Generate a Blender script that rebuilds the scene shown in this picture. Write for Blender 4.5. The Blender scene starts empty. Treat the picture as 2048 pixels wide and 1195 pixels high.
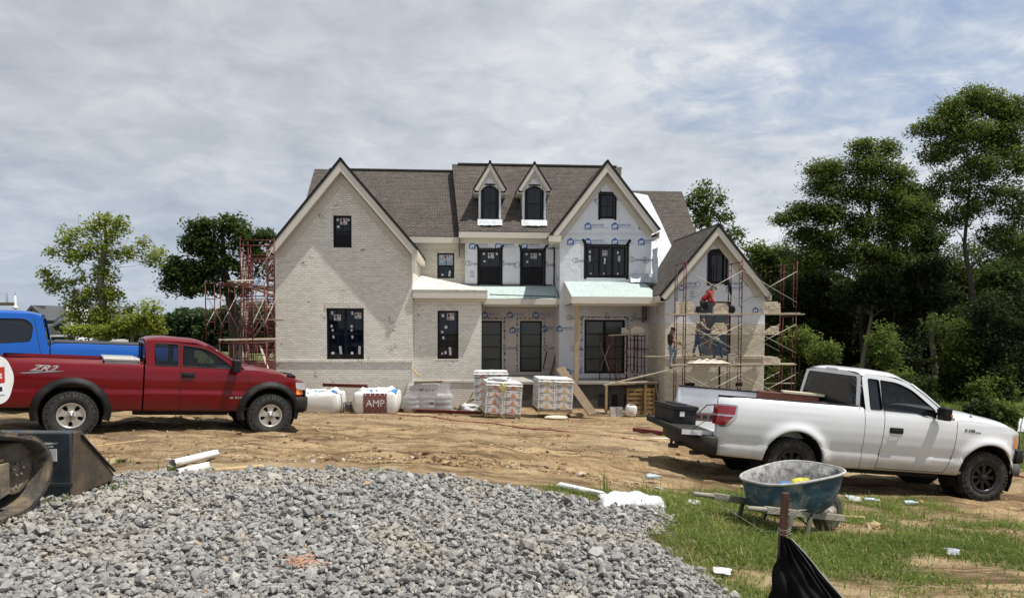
import bpy, bmesh, math, random
import numpy as np
from mathutils import Vector, Matrix
from mathutils.geometry import tessellate_polygon
random.seed(7); RNG = np.random.default_rng(7)
R = math.radians
SC = bpy.context.scene
COL = SC.collection
# ------------------------------------------------------------------ camera model
F = 1480.0; CX = 1024.0; PY = 709.6; EYE = 3.65
PITCH = R(2.5); ROLL = R(0.25)
cam_d = bpy.data.cameras.new('camera'); cam = bpy.data.objects.new('camera', cam_d); COL.objects.link(cam)
cam_d.sensor_width = 36; cam_d.lens = F / 2048 * 36
cam_d.shift_y = (PY - 597.5) / 2048
cam_d.clip_start = .05; cam_d.clip_end = 5000
CM = Matrix.Rotation(R(90) - PITCH, 3, 'X') @ Matrix.Rotation(ROLL, 3, 'Z')
cam.matrix_world = Matrix.Translation((0, 0, EYE)) @ CM.to_4x4()
SC.camera = cam
CO = Vector((0, 0, EYE))
def ray(px, py):
 return CM @ Vector(((px - CX) / F, -(py - PY) / F, -1))
def at(px, py, Y):
 """world point seen at photo position (px, py) at world depth Y"""
 d = ray(px, py); t = Y / d.y
 return CO + d * t
# ------------------------------------------------------------------ object helpers
def tag(o, label=None, cat=None, group=None, kind=None):
 if label: o['label'] = label
 if cat: o['category'] = cat
 if group: o['group'] = group
 if kind: o['kind'] = kind
 return o
def empty(name, loc=(0, 0, 0), rz=0, label=None, cat=None, group=None, rot=None):
 o = bpy.data.objects.new(name, None); COL.objects.link(o)
 o.empty_display_size = .2
 o.location = loc; o.rotation_euler = rot if rot else (0, 0, rz)
 return tag(o, label, cat, group)
def kids(o): return KIDS.get(o.name, [])
KIDS = {}
def setparent(o, p):
 if p is not None:
  o.parent = p; KIDS.setdefault(p.name, []).append(o)
def copy_tree(o, parent=None):
 c = o.copy(); COL.objects.link(c)
 if parent is not None: c.parent = parent; KIDS.setdefault(parent.name, []).append(c)
 for ch in list(KIDS.get(o.name, [])): copy_tree(ch, c)
 return c
def rot_to(z):
 z = Vector(z).normalized()
 return z.to_track_quat('Z', 'Y').to_matrix()
class MB:
 def __init__(s, M=None): s.v = []; s.f = []; s.m = []; s.s = []; s.M = M
 def add(s, vs, fs, mi=0, sm=False, M=None):
  b = len(s.v)
  if M is not None: vs = [M @ Vector(p) for p in vs]
  if s.M is not None: vs = [s.M @ Vector(p) for p in vs]
  s.v.extend([tuple(p) for p in vs])
  for f in fs: s.f.append([b + i for i in f]); s.m.append(mi); s.s.append(sm)
  return s
 def box(s, x0, x1, y0, y1, z0, z1, mi=0, M=None):
  vs = [(x, y, z) for z in (z0, z1) for y in (y0, y1) for x in (x0, x1)]
  return s.add(vs, [(0, 2, 3, 1), (4, 5, 7, 6), (0, 1, 5, 4), (1, 3, 7, 5), (3, 2, 6, 7), (2, 0, 4, 6)], mi, False, M)
 def beam(s, p, q, w, h, up=(0, 0, 1), mi=0):
  p = Vector(p); q = Vector(q); d = q - p; L = d.length
  if L < 1e-6: return s
  d.normalize(); up = Vector(up)
  if abs(d.dot(up)) > .98: up = Vector((0, 1, 0))
  a = d.cross(up).normalized(); b = a.cross(d).normalized()
  vs = []
  for c in (p, q):
   for i, j in ((-1, -1), (1, -1), (1, 1), (-1, 1)): vs.append(c + a * (i * w / 2) + b * (j * h / 2))
  return s.add(vs, [(0, 3, 2, 1), (4, 5, 6, 7), (0, 1, 5, 4), (1, 2, 6, 5), (2, 3, 7, 6), (3, 0, 4, 7)], mi)
 def cyl(s, p, q, r0, r1=None, n=8, mi=0, caps=True, sm=True):
  if r1 is None: r1 = r0
  p = Vector(p); q = Vector(q)
  if (q - p).length < 1e-6: return s
  Q = rot_to(q - p)
  vs = []
  for c, r in ((p, r0), (q, r1)):
   for i in range(n):
    a = 2 * math.pi * i / n; vs.append(c + Q @ Vector((r * math.cos(a), r * math.sin(a), 0)))
  s.add(vs, [(i, (i + 1) % n, n + (i + 1) % n, n + i) for i in range(n)], mi, sm)
  if caps: s.add(vs, [tuple(range(n - 1, -1, -1)), tuple(range(n, 2 * n))], mi)
  return s
 def tube(s, pts, r, n=6, mi=0):
  pts = [Vector(p) for p in pts]; m = len(pts)
  rs = r if isinstance(r, (list, tuple)) else [r] * m
  vs = []; prev = None
  for k, c in enumerate(pts):
   d = pts[min(k + 1, m - 1)] - pts[max(k - 1, 0)]
   if d.length < 1e-9: d = Vector((0, 0, 1))
   d.normalize()
   if prev is None:
    a = d.orthogonal().normalized()
   else:
    a = prev - d * prev.dot(d)
    a = a.normalized() if a.length > 1e-6 else d.orthogonal().normalized()
   prev = a; b = d.cross(a)
   for i in range(n):
    t = 2 * math.pi * i / n; vs.append(c + (a * math.cos(t) + b * math.sin(t)) * rs[k])
  fs = [(k * n + i, k * n + (i + 1) % n, (k + 1) * n + (i + 1) % n, (k + 1) * n + i) for k in range(m - 1) for i in range(n)]
  s.add(vs, fs, mi, True)
  return s.add(vs, [tuple(range(n - 1, -1, -1)), tuple((m - 1) * n + i for i in range(n))], mi)
 def lathe(s, prof, c=(0, 0, 0), axis=(0, 0, 1), n=24, mi=0, sm=True, a0=0, a1=2 * math.pi):
  """prof: (r, t) pairs, t along axis"""
  Q = rot_to(axis); c = Vector(c); full = abs(a1 - a0 - 2 * math.pi) < 1e-6
  k = n if full else n + 1
  vs = []
  for i in range(k):
   a = a0 + (a1 - a0) * i / n
   for r, t in prof: vs.append(c + Q @ Vector((r * math.cos(a), r * math.sin(a), t)))
  m = len(prof); fs = []
  for i in range(n):
   j = (i + 1) % k
   for q in range(m - 1): fs.append((i * m + q, j * m + q, j * m + q + 1, i * m + q + 1))
  return s.add(vs, fs, mi, sm)
 def sheet(s, grid, mi=0, sm=True, close=False):
  nr = len(grid); nc = len(grid[0]); vs = [p for r in grid for p in r]
  fs = [(i * nc + j, i * nc + j + 1, (i + 1) * nc + j + 1, (i + 1) * nc + j) for i in range(nr - 1) for j in range(nc - 1)]
  if close: fs += [(i * nc + nc - 1, i * nc, (i + 1) * nc, (i + 1) * nc + nc - 1) for i in range(nr - 1)]
  return s.add(vs, fs, mi, sm)
 def poly(s, loops, mapf, mi=0, sm=False):
  """flat polygon with holes, loops of 2-D points"""
  L = [[Vector((p[0], p[1], 0)) for p in lp] for lp in loops]
  tr = tessellate_polygon(L); flat = [p for lp in loops for p in lp]
  vs = [mapf(*p) for p in flat]
  fs = []
  for t in tr:
   a, b, c = [Vector((flat[i][0], flat[i][1], 0)) for i in t]
   fs.append(tuple(t) if (b - a).cross(c - a).z > 0 else (t[0], t[2], t[1]))
  return s.add(vs, fs, mi, sm)
 def prism(s, loops, mapf, d0, d1, mi=0, side_mi=None):
  """polygon with holes extruded from offset d0 to d1; mapf(x,y,d)"""
  s.poly(loops, lambda a, b: mapf(a, b, d0), mi); s.poly(loops, lambda a, b: mapf(a, b, d1), mi)
  for lp in loops:
   n = len(lp)
   for i in range(n):
    a, b = lp[i], lp[(i + 1) % n]
    s.add([mapf(a[0], a[1], d0), mapf(b[0], b[1], d0), mapf(b[0], b[1], d1), mapf(a[0], a[1], d1)], [(0, 1, 2, 3)], mi if side_mi is None else side_mi)
  return s
 def slab(s, pts, th, mi=0, mi_edge=None):
  """planar quad/tri thickened downward along its normal"""
  pts = [Vector(p) for p in pts]; n = (pts[1] - pts[0]).cross(pts[2] - pts[0]).normalized()
  if n.z < 0: n = -n
  lo = [p - n * th for p in pts]; k = len(pts)
  s.add(pts, [tuple(range(k))], mi)
  e = mi if mi_edge is None else mi_edge
  s.add(lo, [tuple(range(k))], e)
  s.add(pts + lo, [(i, (i + 1) % k, k + (i + 1) % k, k + i) for i in range(k)], e)
  return s
 def build(s, name, mats, parent=None, uv=False, bevel=0, seg=2, label=None, cat=None, group=None, kind=None, loc=None, rz=0, fixn=True, subsurf=0, rot=None, smooth=None):
  me = bpy.data.meshes.new(name)
  me.from_pydata(s.v, [], s.f)
  if not isinstance(mats, (list, tuple)): mats = [mats]
  for m in mats: me.materials.append(m)
  me.polygons.foreach_set('material_index', s.m)
  me.polygons.foreach_set('use_smooth', s.s if smooth is None else [smooth] * len(s.s))
  me.update()
  if fixn:
   bm = bmesh.new(); bm.from_mesh(me)
   bmesh.ops.remove_doubles(bm, verts=bm.verts, dist=1e-5)
   bmesh.ops.recalc_face_normals(bm, faces=bm.faces)
   bm.to_mesh(me); bm.free()
  if uv: slope_uv(me)
  o = bpy.data.objects.new(name, me); COL.objects.link(o)
  setparent(o, parent)
  if loc is not None: o.location = loc
  if rot is not None: o.rotation_euler = rot
  elif rz: o.rotation_euler = (0, 0, rz)
  if bevel:
   b = o.modifiers.new('bevel', 'BEVEL'); b.width = bevel; b.segments = seg; b.limit_method = 'ANGLE'; b.angle_limit = R(40); b.harden_normals = False
  if subsurf:
   b = o.modifiers.new('sub', 'SUBSURF'); b.levels = subsurf; b.render_levels = subsurf
  return tag(o, label, cat, group, kind)
def slope_uv(me):
 uvl = me.uv_layers.new(name='UVMap'); co = me.vertices
 for p in me.polygons:
  n = p.normal
  if abs(n.z) > .995: h = Vector((1, 0, 0)); u = Vector((0, 1, 0))
  else:
   h = Vector((0, 0, 1)).cross(n).normalized(); u = n.cross(h)
   if abs(h.x) > abs(h.y):
    if h.x < 0: h = -h
   elif h.y < 0: h = -h
   if u.z < 0: u = -u
  for li in p.loop_indices:
   c = co[me.loops[li].vertex_index].co
   uvl.data[li].uv = (c.dot(h), c.dot(u))
def np_mesh(name, V, Fc, mat, parent=None, tone=None, smooth=False, **kw):
 me = bpy.data.meshes.new(name); V = np.asarray(V, dtype=np.float32); Fc = np.asarray(Fc, dtype=np.int32); k = Fc.shape[1]
 me.vertices.add(len(V)); me.vertices.foreach_set('co', V.ravel())
 me.loops.add(Fc.size); me.loops.foreach_set('vertex_index', Fc.ravel())
 me.polygons.add(len(Fc)); me.polygons.foreach_set('loop_start', np.arange(0, Fc.size, k, dtype=np.int32))
 me.polygons.foreach_set('loop_total', np.full(len(Fc), k, dtype=np.int32))
 if smooth: me.polygons.foreach_set('use_smooth', np.ones(len(Fc), dtype=bool))
 me.update(calc_edges=True); me.validate()
 if not smooth: me.shade_flat()
 if tone is not None:
  a = me.attributes.new('tone', 'FLOAT', 'POINT'); a.data.foreach_set('value', np.asarray(tone, dtype=np.float32))
 for m in (mat if isinstance(mat, (list, tuple)) else [mat]): me.materials.append(m)
 o = bpy.data.objects.new(name, me); COL.objects.link(o); setparent(o, parent)
 return tag(o, **kw)
# ------------------------------------------------------------------ materials
MATS = {}
def nodes(m):
 m.use_nodes = True; nt = m.node_tree; return nt, nt.nodes, nt.links, nt.nodes['Principled BSDF']
def ramp(N, stops):
 r = N.new('ShaderNodeValToRGB'); e = r.color_ramp.elements
 while len(e) < len(stops): e.new(.5)
 for x, (p, c) in zip(e, stops): x.position = p; x.color = (*c, 1) if len(c) == 3 else c
 return r
def mixc(N, L, fac, a, b, mode='MIX'):
 x = N.new('ShaderNodeMix'); x.data_type = 'RGBA'; x.blend_type = mode
 for s, val in ((0, fac), (6, a), (7, b)):
  if hasattr(val, 'links') or hasattr(val, 'is_output'): L.new(val, x.inputs[s])
  elif s == 0: x.inputs[0].default_value = val
  else: x.inputs[s].default_value = (*val, 1)
 return x.outputs[2]
def noise(N, L, vec, scale, detail=4, rough=.55, dist=0):
 n = N.new('ShaderNodeTexNoise'); n.inputs['Scale'].default_value = scale; n.inputs['Detail'].default_value = detail
 n.inputs['Roughness'].default_value = rough; n.inputs['Distortion'].default_value = dist
 if vec is not None: L.new(vec, n.inputs['Vector'])
 return n.outputs['Fac']
def mathn(N, L, op, a, b=None, clamp=False):
 m = N.new('ShaderNodeMath'); m.operation = op; m.use_clamp = clamp
 for i, v in enumerate((a, b)):
  if v is None: continue
  if hasattr(v, 'is_output'): L.new(v, m.inputs[i])
  else: m.inputs[i].default_value = v
 return m.outputs[0]
def maprange(N, L, v, a, b, c=0., d=1.):
 m = N.new('ShaderNodeMapRange'); L.new(v, m.inputs[0])
 for i, x in enumerate((a, b, c, d)): m.inputs[i + 1].default_value = x
 return m.outputs[0]
def bumpn(N, L, h, strength, dist, B):
 b = N.new('ShaderNodeBump'); b.inputs['Strength'].default_value = strength; b.inputs['Distance'].default_value = dist
 L.new(h, b.inputs['Height']); L.new(b.outputs[0], B.inputs['Normal']); return b
def mt(name, col, rough=.6, metal=0, var=.18, vs=6, bump=0, bs=60, spec=.5, coat=0, dirt=None, stain=None, stretch=None, coatr=.04):
 """base colour broken up by noise; dirt=(colour, z0, z1): fades in below; stain=(colour, amount)"""
 if name in MATS: return MATS[name]
 m = bpy.data.materials.new(name); nt, N, L, B = nodes(m)
 tc = N.new('ShaderNodeTexCoord'); vec = tc.outputs['Object']
 if stretch:
  mp = N.new('ShaderNodeMapping'); mp.inputs['Scale'].default_value = stretch; L.new(vec, mp.inputs[0]); vec = mp.outputs[0]
 n1 = noise(N, L, vec, vs, 6, .6)
 f = maprange(N, L, n1, .3, .7)
 c = mixc(N, L, f, tuple(x * (1 - var) for x in col), tuple(min(1, x * (1 + var)) for x in col))
 if stain:
  n2 = noise(N, L, vec, vs * .7, 7, .7, .6)
  c = mixc(N, L, mathn(N, L, 'MULTIPLY', maprange(N, L, n2, .48, .62), stain[1]), c, stain[0])
 if dirt:
  sx = N.new('ShaderNodeSeparateXYZ'); L.new(tc.outputs['Object'], sx.inputs[0])
  n3 = noise(N, L, tc.outputs['Object'], 5, 6, .7)
  zz = mathn(N, L, 'ADD', sx.outputs[2], mathn(N, L, 'MULTIPLY', mathn(N, L, 'SUBTRACT', n3, .5), (dirt[2] - dirt[1]) * .9))
  g = maprange(N, L, zz, dirt[1], dirt[2], 1., 0.)
  g2 = mathn(N, L, 'MULTIPLY', g, dirt[3] if len(dirt) > 3 else .8)
  c = mixc(N, L, g2, c, dirt[0])
  L.new(maprange(N, L, g2, 0, 1, rough, .9), B.inputs['Roughness'])
  if coat: L.new(maprange(N, L, g2, 0, .7, coat, 0.), B.inputs['Coat Weight'])
 else:
  L.new(maprange(N, L, n1, .25, .75, max(0, rough - .06), min(1, rough + .06)), B.inputs['Roughness'])
  B.inputs['Coat Weight'].default_value = coat
 L.new(c, B.inputs['Base Color']); B.inputs['Metallic'].default_value = metal
 B.inputs['Specular IOR Level'].default_value = spec; B.inputs['Coat Roughness'].default_value = coatr
 if bump:
  bumpn(N, L, noise(N, L, vec, bs, 5, .6), bump, .01, B)
 MATS[name] = m; return m
def brick_mat(name, c1, c2, mortar, dark=.0):
 m = bpy.data.materials.new(name); nt, N, L, B = nodes(m); tc = N.new('ShaderNodeTexCoord'); uv = tc.outputs['UV']
 b = N.new('ShaderNodeTexBrick'); L.new(uv, b.inputs['Vector'])
 b.inputs['Scale'].default_value = 1; b.inputs['Brick Width'].default_value = .24; b.inputs['Row Height'].default_value = .09
 b.inputs['Mortar Size'].default_value = .010; b.inputs['Mortar Smooth'].default_value = .2; b.inputs['Bias'].default_value = -.1
 b.inputs['Color1'].default_value = (*c1, 1); b.inputs['Color2'].default_value = (*c2, 1); b.inputs['Mortar'].default_value = (*mortar, 1)
 n1 = noise(N, L, uv, 1.1, 5, .6); n2 = noise(N, L, uv, 16, 5, .7)
 c = mixc(N, L, maprange(N, L, n2, .35, .7, 0., .5), b.outputs[0], (c1[0] * .7, c1[1] * .68, c1[2] * .64))
 c = mixc(N, L, maprange(N, L, n1, .3, .75, 0., .25), c, (.82, .79, .73))
 # a few unpainted, dirty bricks
 n3 = noise(N, L, uv, 1.7, 3, .5); n4 = noise(N, L, uv, 9, 4, .7)
 s = mathn(N, L, 'MULTIPLY', maprange(N, L, n3, .64, .68), maprange(N, L, n4, .5, .56))
 c = mixc(N, L, mathn(N, L, 'MULTIPLY', s, .75), c, (.17, .14, .09))
 L.new(c, B.inputs['Base Color']); B.inputs['Roughness'].default_value = .9
 h = mathn(N, L, 'ADD', mathn(N, L, 'MULTIPLY', b.outputs['Fac'], -1.), mathn(N, L, 'MULTIPLY', n2, .9))
 bumpn(N, L, h, .9, .014, B)
 return m
def shingle_mat():
 m = bpy.data.materials.new('shingles'); nt, N, L, B = nodes(m); tc = N.new('ShaderNodeTexCoord'); uv = tc.outputs['UV']
 b = N.new('ShaderNodeTexBrick'); L.new(uv, b.inputs['Vector'])
 b.inputs['Brick Width'].default_value = .25; b.inputs['Row Height'].default_value = .13; b.inputs['Scale'].default_value = 1
 b.inputs['Mortar Size'].default_value = .016; b.inputs['Mortar Smooth'].default_value = .1; b.inputs['Bias'].default_value = 0
 b.inputs['Color1'].default_value = (.165, .148, .132, 1); b.inputs['Color2'].default_value = (.11, .098, .088, 1); b.inputs['Mortar'].default_value = (.015, .013, .012, 1)
 # the laminated shingle's darker lower tabs
 mp = N.new('ShaderNodeMapping'); mp.inputs['Scale'].default_value = (1.9, .9, 1); mp.inputs['Location'].default_value = (.11, .03, 0); L.new(uv, mp.inputs[0])
 b2 = N.new('ShaderNodeTexBrick'); L.new(mp.outputs[0], b2.inputs['Vector']); b2.inputs['Scale'].default_value = 1
 b2.inputs['Brick Width'].default_value = .42; b2.inputs['Row Height'].default_value = .117; b2.inputs['Mortar Size'].default_value = 0.001
 b2.inputs['Color1'].default_value = (1, 1, 1, 1); b2.inputs['Color2'].default_value = (.42, .42, .42, 1); b2.inputs['Bias'].default_value = .25
 c = mixc(N, L, .75, b.outputs[0], b2.outputs[0], 'MULTIPLY')
 n1 = noise(N, L, uv, .5, 4); c = mixc(N, L, maprange(N, L, n1, .3, .8, 0., .3), c, (.16, .13, .105))
 n2 = noise(N, L, uv, 60, 3, .7); c = mixc(N, L, maprange(N, L, n2, .3, .7, 0., .25), c, (.19, .165, .14))
 L.new(c, B.inputs['Base Color']); B.inputs['Roughness'].default_value = .95; B.inputs['Specular IOR Level'].default_value = .2
 h = mathn(N, L, 'ADD', mathn(N, L, 'MULTIPLY', b.outputs['Fac'], -1.), b2.outputs[0])
 bumpn(N, L, h, .8, .02, B)
 return m
def wrap_mat(name, col, rough=.38, crumple=1., text=None):
 m = bpy.data.materials.new(name); nt, N, L, B = nodes(m); tc = N.new('ShaderNodeTexCoord'); uv = tc.outputs['UV']
 n1 = noise(N, L, uv, 1.6, 6, .6, 1.2); n2 = noise(N, L, uv, 7, 4, .5, .8)
 c = mixc(N, L, maprange(N, L, n1, .3, .7, 0., 1.), tuple(x * .86 for x in col), col)
 if text:   # faint rows of tiny print
  b = N.new('ShaderNodeTexBrick'); L.new(uv, b.inputs['Vector']); b.inputs['Scale'].default_value = 1
  b.inputs['Brick Width'].default_value = .55; b.inputs['Row Height'].default_value = .21; b.inputs['Mortar Size'].default_value = .075; b.inputs['Mortar Smooth'].default_value = 0
  n5 = noise(N, L, uv, 20, 2, .4)
  t = mathn(N, L, 'MULTIPLY', mathn(N, L, 'SUBTRACT', 1., b.outputs['Fac']), maprange(N, L, n5, .5, .56))
  c = mixc(N, L, mathn(N, L, 'MULTIPLY', t, .85), c, text)
 L.new(c, B.inputs['Base Color']); B.inputs['Roughness'].default_value = rough
 h = mathn(N, L, 'ADD', n1, mathn(N, L, 'MULTIPLY', n2, .35))
 bumpn(N, L, h, .6 * crumple, .05, B)
 return m
def glass_mat(name, col, alpha=.5, rough=.02):
 m = bpy.data.materials.new(name); nt, N, L, B = nodes(m)
 B.inputs['Base Color'].default_value = (*col, 1); B.inputs['Roughness'].default_value = rough; B.inputs['Specular IOR Level'].default_value = .6
 tr = N.new('ShaderNodeBsdfTransparent'); tr.inputs[0].default_value = (.75, .8, .82, 1)
 mx = N.new('ShaderNodeMixShader'); mx.inputs[0].default_value = alpha
 L.new(tr.outputs[0], mx.inputs[1]); L.new(B.outputs[0], mx.inputs[2]); L.new(mx.outputs[0], N['Material Output'].inputs[0])
 return m
def leaf_mat(name, dark, light, trans=.35):
 m = bpy.data.materials.new(name); nt, N, L, B = nodes(m)
 a = N.new('ShaderNodeAttribute'); a.attribute_name = 'tone'
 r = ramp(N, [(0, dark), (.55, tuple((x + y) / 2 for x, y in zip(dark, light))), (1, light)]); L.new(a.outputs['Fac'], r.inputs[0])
 L.new(r.outputs[0], B.inputs['Base Color']); B.inputs['Roughness'].default_value = .6; B.inputs['Specular IOR Level'].default_value = .12
 t = N.new('ShaderNodeBsdfTranslucent'); L.new(mixc(N, L, .5, r.outputs[0], tuple(min(1, x * 1.5) for x in light)), t.inputs[0])
 mx = N.new('ShaderNodeMixShader'); mx.inputs[0].default_value = trans
 L.new(B.outputs[0], mx.inputs[1]); L.new(t.outputs[0], mx.inputs[2]); L.new(mx.outputs[0], N['Material Output'].inputs[0])
 return m
# text as mesh data
TXT = {}
def textgeo(st, shear=0., bold=0.):
 k = (st, shear, bold)
 if k not in TXT:
  c = bpy.data.curves.new('t', 'FONT'); c.body = st; c.size = 1; c.shear = shear; c.offset = bold; c.resolution_u = 2; c.fill_mode = 'FRONT'
  o = bpy.data.objects.new('t', c); COL.objects.link(o); bpy.context.view_layer.update()
  me = bpy.data.meshes.new_from_object(o.evaluated_get(bpy.context.evaluated_depsgraph_get()))
  vs = [v.co.copy() for v in me.vertices]; fs = [tuple(p.vertices) for p in me.polygons]
  x0 = min(v.x for v in vs); x1 = max(v.x for v in vs); y0 = min(v.y for v in vs); y1 = max(v.y for v in vs)
  vs = [((v.x - x0) / (x1 - x0), (v.y - y0) / (y1 - y0)) for v in vs]
  bpy.data.objects.remove(o); bpy.data.curves.remove(c); bpy.data.meshes.remove(me)
  TXT[k] = (vs, fs)
 return TXT[k]
def puttext(mb, st, mapf, x, y, w, h, shear=0., bold=0., mi=0):
 vs, fs = textgeo(st, shear, bold)
 mb.add([mapf(x + a * w, y + b * h) for a, b in vs], fs, mi)
def rpoly(pts, r, n=4):
 """round the corners of a 2-D polygon"""
 out = []; k = len(pts)
 for i in range(k):
  p = Vector(pts[i]); a = Vector(pts[i - 1]) - p; b = Vector(pts[(i + 1) % k]) - p
  rr = min(r[i] if isinstance(r, (list, tuple)) else r, a.length * .45, b.length * .45)
  if rr < 1e-4: out.append(tuple(p)); continue
  A = p + a.normalized() * rr; Bq = p + b.normalized() * rr
  for j in range(n + 1):
   t = j / n; out.append(tuple(A * (1 - t) ** 2 + p * 2 * t * (1 - t) + Bq * t * t))
 return out
def lerp(a, b, t): return a + (b - a) * t
def pw(x, pts):
 if x <= pts[0][0]: return pts[0][1]
 for (a, u), (b, v) in zip(pts, pts[1:]):
  if x <= b: return u + (v - u) * (x - a) / (b - a)
 return pts[-1][1]
def sw(x, pts):
 """smooth piecewise (cosine)"""
 if x <= pts[0][0]: return pts[0][1]
 for (a, u), (b, v) in zip(pts, pts[1:]):
  if x <= b:
   t = (x - a) / (b - a); t = t * t * (3 - 2 * t); return u + (v - u) * t
 return pts[-1][1]
# common materials
M = dict(
 trim=mt('cream_trim', (.60, .56, .48), .55, var=.04, vs=2),
 frame=mt('black_window_frame', (.005, .005, .006), .45, var=.2, spec=.2),
 tape=mt('black_flashing_tape', (.006, .006, .007), .6, var=.3, vs=12, bump=.3, bs=30, spec=.2),
 sticker=mt('white_sticker', (.55, .56, .56), .6, var=.1),
 stickred=mt('maroon_sticker_print', (.18, .06, .06), .6, var=.1),
 lumber=mt('pale_lumber', (.45, .31, .15), .8, var=.25, vs=5, stretch=(2, 2, 14)),
 plank=mt('weathered_plank', (.36, .30, .21), .85, var=.3, vs=4, bump=.3, stretch=(1, 6, 6), stain=((.5, .47, .4), .6)),
 dplank=mt('brown_plank', (.16, .115, .07), .85, var=.3, vs=4, stretch=(1, 6, 6)),
 redpaint=mt('red_scaffold_paint', (.085, .012, .014), .6, var=.4, vs=14, stain=((.10, .055, .04), .6), spec=.3),
 galv=mt('galvanised_steel', (.42, .39, .33), .5, metal=.3, var=.25, vs=18, stain=((.2, .12, .08), .5)),
 redbeam=mt('oxide_red_steel', (.15, .028, .018), .6, var=.3, vs=6),
 whiteplastic=mt('white_plastic', (.72, .72, .72), .4, var=.05, vs=4),
 black=mt('black_rubber', (.012, .012, .012), .6, var=.3, vs=20),
 blackpl=mt('black_plastic', (.011, .011, .012), .5, var=.3, vs=10, stain=((.06, .055, .045), .3), spec=.25),
 concrete=mt('concrete', (.33, .32, .29), .9, var=.2, vs=2.5, bump=.5),
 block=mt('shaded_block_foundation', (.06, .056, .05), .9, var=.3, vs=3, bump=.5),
 chrome=mt('worn_chrome', (.55, .55, .55), .15, metal=1, var=.1),
 blueprint=mt('blue_print', (.03, .12, .34), .5, var=.15),
 inkprint=mt('black_print', (.03, .035, .06), .5, var=.2),
 dark=mt('dark_interior', (.008, .008, .008), .9),
 darkgrey=mt('dark_grey_steel', (.05, .05, .05), .6, var=.3),
)
M['brick'] = brick_mat('whitewashed_brick', (.84, .81, .74), (.62, .59, .52), (.52, .49, .42))
M['brick2'] = brick_mat('cream_brick', (.76, .70, .59), (.58, .52, .42), (.50, .46, .37))
M['shingle'] = shingle_mat()
M['wrap'] = wrap_mat('white_house_wrap', (.70, .71, .74))
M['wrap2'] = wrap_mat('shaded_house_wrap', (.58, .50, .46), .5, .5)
M['teal'] = wrap_mat('pale_green_roof_underlayment', (.47, .56, .54), .6, .4, text=(.08, .15, .16))
M['silver'] = wrap_mat('white_roof_underlayment', (.56, .59, .62), .4, 1., text=(.12, .16, .26))
M['glass'] = glass_mat('window_glass', (.006, .010, .018), .66)
M['film'] = wrap_mat('film_covered_glass', (.07, .078, .07), .18, .8)
# ------------------------------------------------------------------ terrain
# control heights, metres below the eye, at (X, Y)
CT = [(-3.55, 5.0, 1.47), (-3.5, 6.5, 1.50), (-1.5, 4.3, 1.62), (0, 4.3, 1.66), (1.6, 4.4, 1.86), (3.4, 4.6, 1.95), (0, 6.3, 1.58), (-1.6, 7.6, 1.52), (0, 8.0, 1.62), (1.2, 7.6, 1.76),
 (2.8, 7.6, 2.14), (5, 7.5, 2.25), (8, 8.5, 2.5), (-7.15, 12.0, 1.86), (-4.37, 13.6, 2.05), (-8.0, 13.4, 1.86), (-5.3, 15.2, 2.05),
 (4.17, 11.2, 2.52), (7.36, 11.6, 2.79), (4.0, 13.1, 2.55), (7.2, 13.4, 2.80), (1.0, 11.0, 2.05), (-1.5, 11.5, 1.93), (-9, 16.5, 1.80), (-11, 17, 1.78),
 (-1.5, 16, 2.35), (2.5, 17, 2.62), (8, 17, 3.0), (-4, 20, 2.6), (4, 22, 3.05), (-9.0, 24, 2.9), (-10, 31, 3.62), (-3, 28, 3.5), (2, 27.5, 3.6), (6, 28, 3.65), (10, 29, 3.65),
 (0, 36, 3.65), (12, 36, 3.7), (-12, 38, 3.6), (18, 26, 3.3), (13, 14, 2.95), (16, 18, 3.0), (25, 34, 3.2), (45, 60, 2.0), (0, 60, 3.9), (-30, 50, 3.0), (-60, 90, 2.6), (-110, 150, 4.5),
 (0, 120, 6), (80, 120, 2), (-200, 300, 12), (0, 300, 14), (250, 300, 8), (0, 900, 25), (-900, 900, 25), (900, 900, 20),
 (-6, 0, 1.5), (0, 0, 1.6), (6, 0, 1.9), (-12, 8, 1.6), (14, 6, 2.3)]
def _ab(X, Y):
 Yp = np.maximum(Y, -3.) + 6
 return np.stack([X / Yp * 1.6, np.log(Yp)], -1)
_P = _ab(np.array([c[0] for c in CT], float), np.array([c[1] for c in CT], float)); _Z = EYE - np.array([c[2] for c in CT])
def _k(r): return np.where(r > 1e-9, r * r * np.log(r + 1e-12), 0)
_n = len(CT); _A = np.zeros((_n + 3, _n + 3))
_A[:_n, :_n] = _k(np.linalg.norm(_P[:, None] - _P[None], axis=-1)) + np.eye(_n) * .002
_A[:_n, _n] = 1; _A[:_n, _n + 1:] = _P; _A[_n, :_n] = 1; _A[_n + 1:, :_n] = _P.T
_W = np.linalg.solve(_A, np.concatenate([_Z, np.zeros(3)]))
def gzn(X, Y):
 X = np.asarray(X, float); Y = np.asarray(Y, float); sh = X.shape
 Q = _ab(X.ravel(), Y.ravel()); out = np.zeros(len(Q))
 for s in range(0, len(Q), 20000):
  q = Q[s:s + 20000]; out[s:s + 20000] = _k(np.linalg.norm(q[:, None] - _P[None], axis=-1)) @ _W[:_n] + _W[_n] + q @ _W[_n + 1:]
 return out.reshape(sh)
def gz(x, y): return float(gzn(np.array([x]), np.array([y]))[0])
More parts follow.
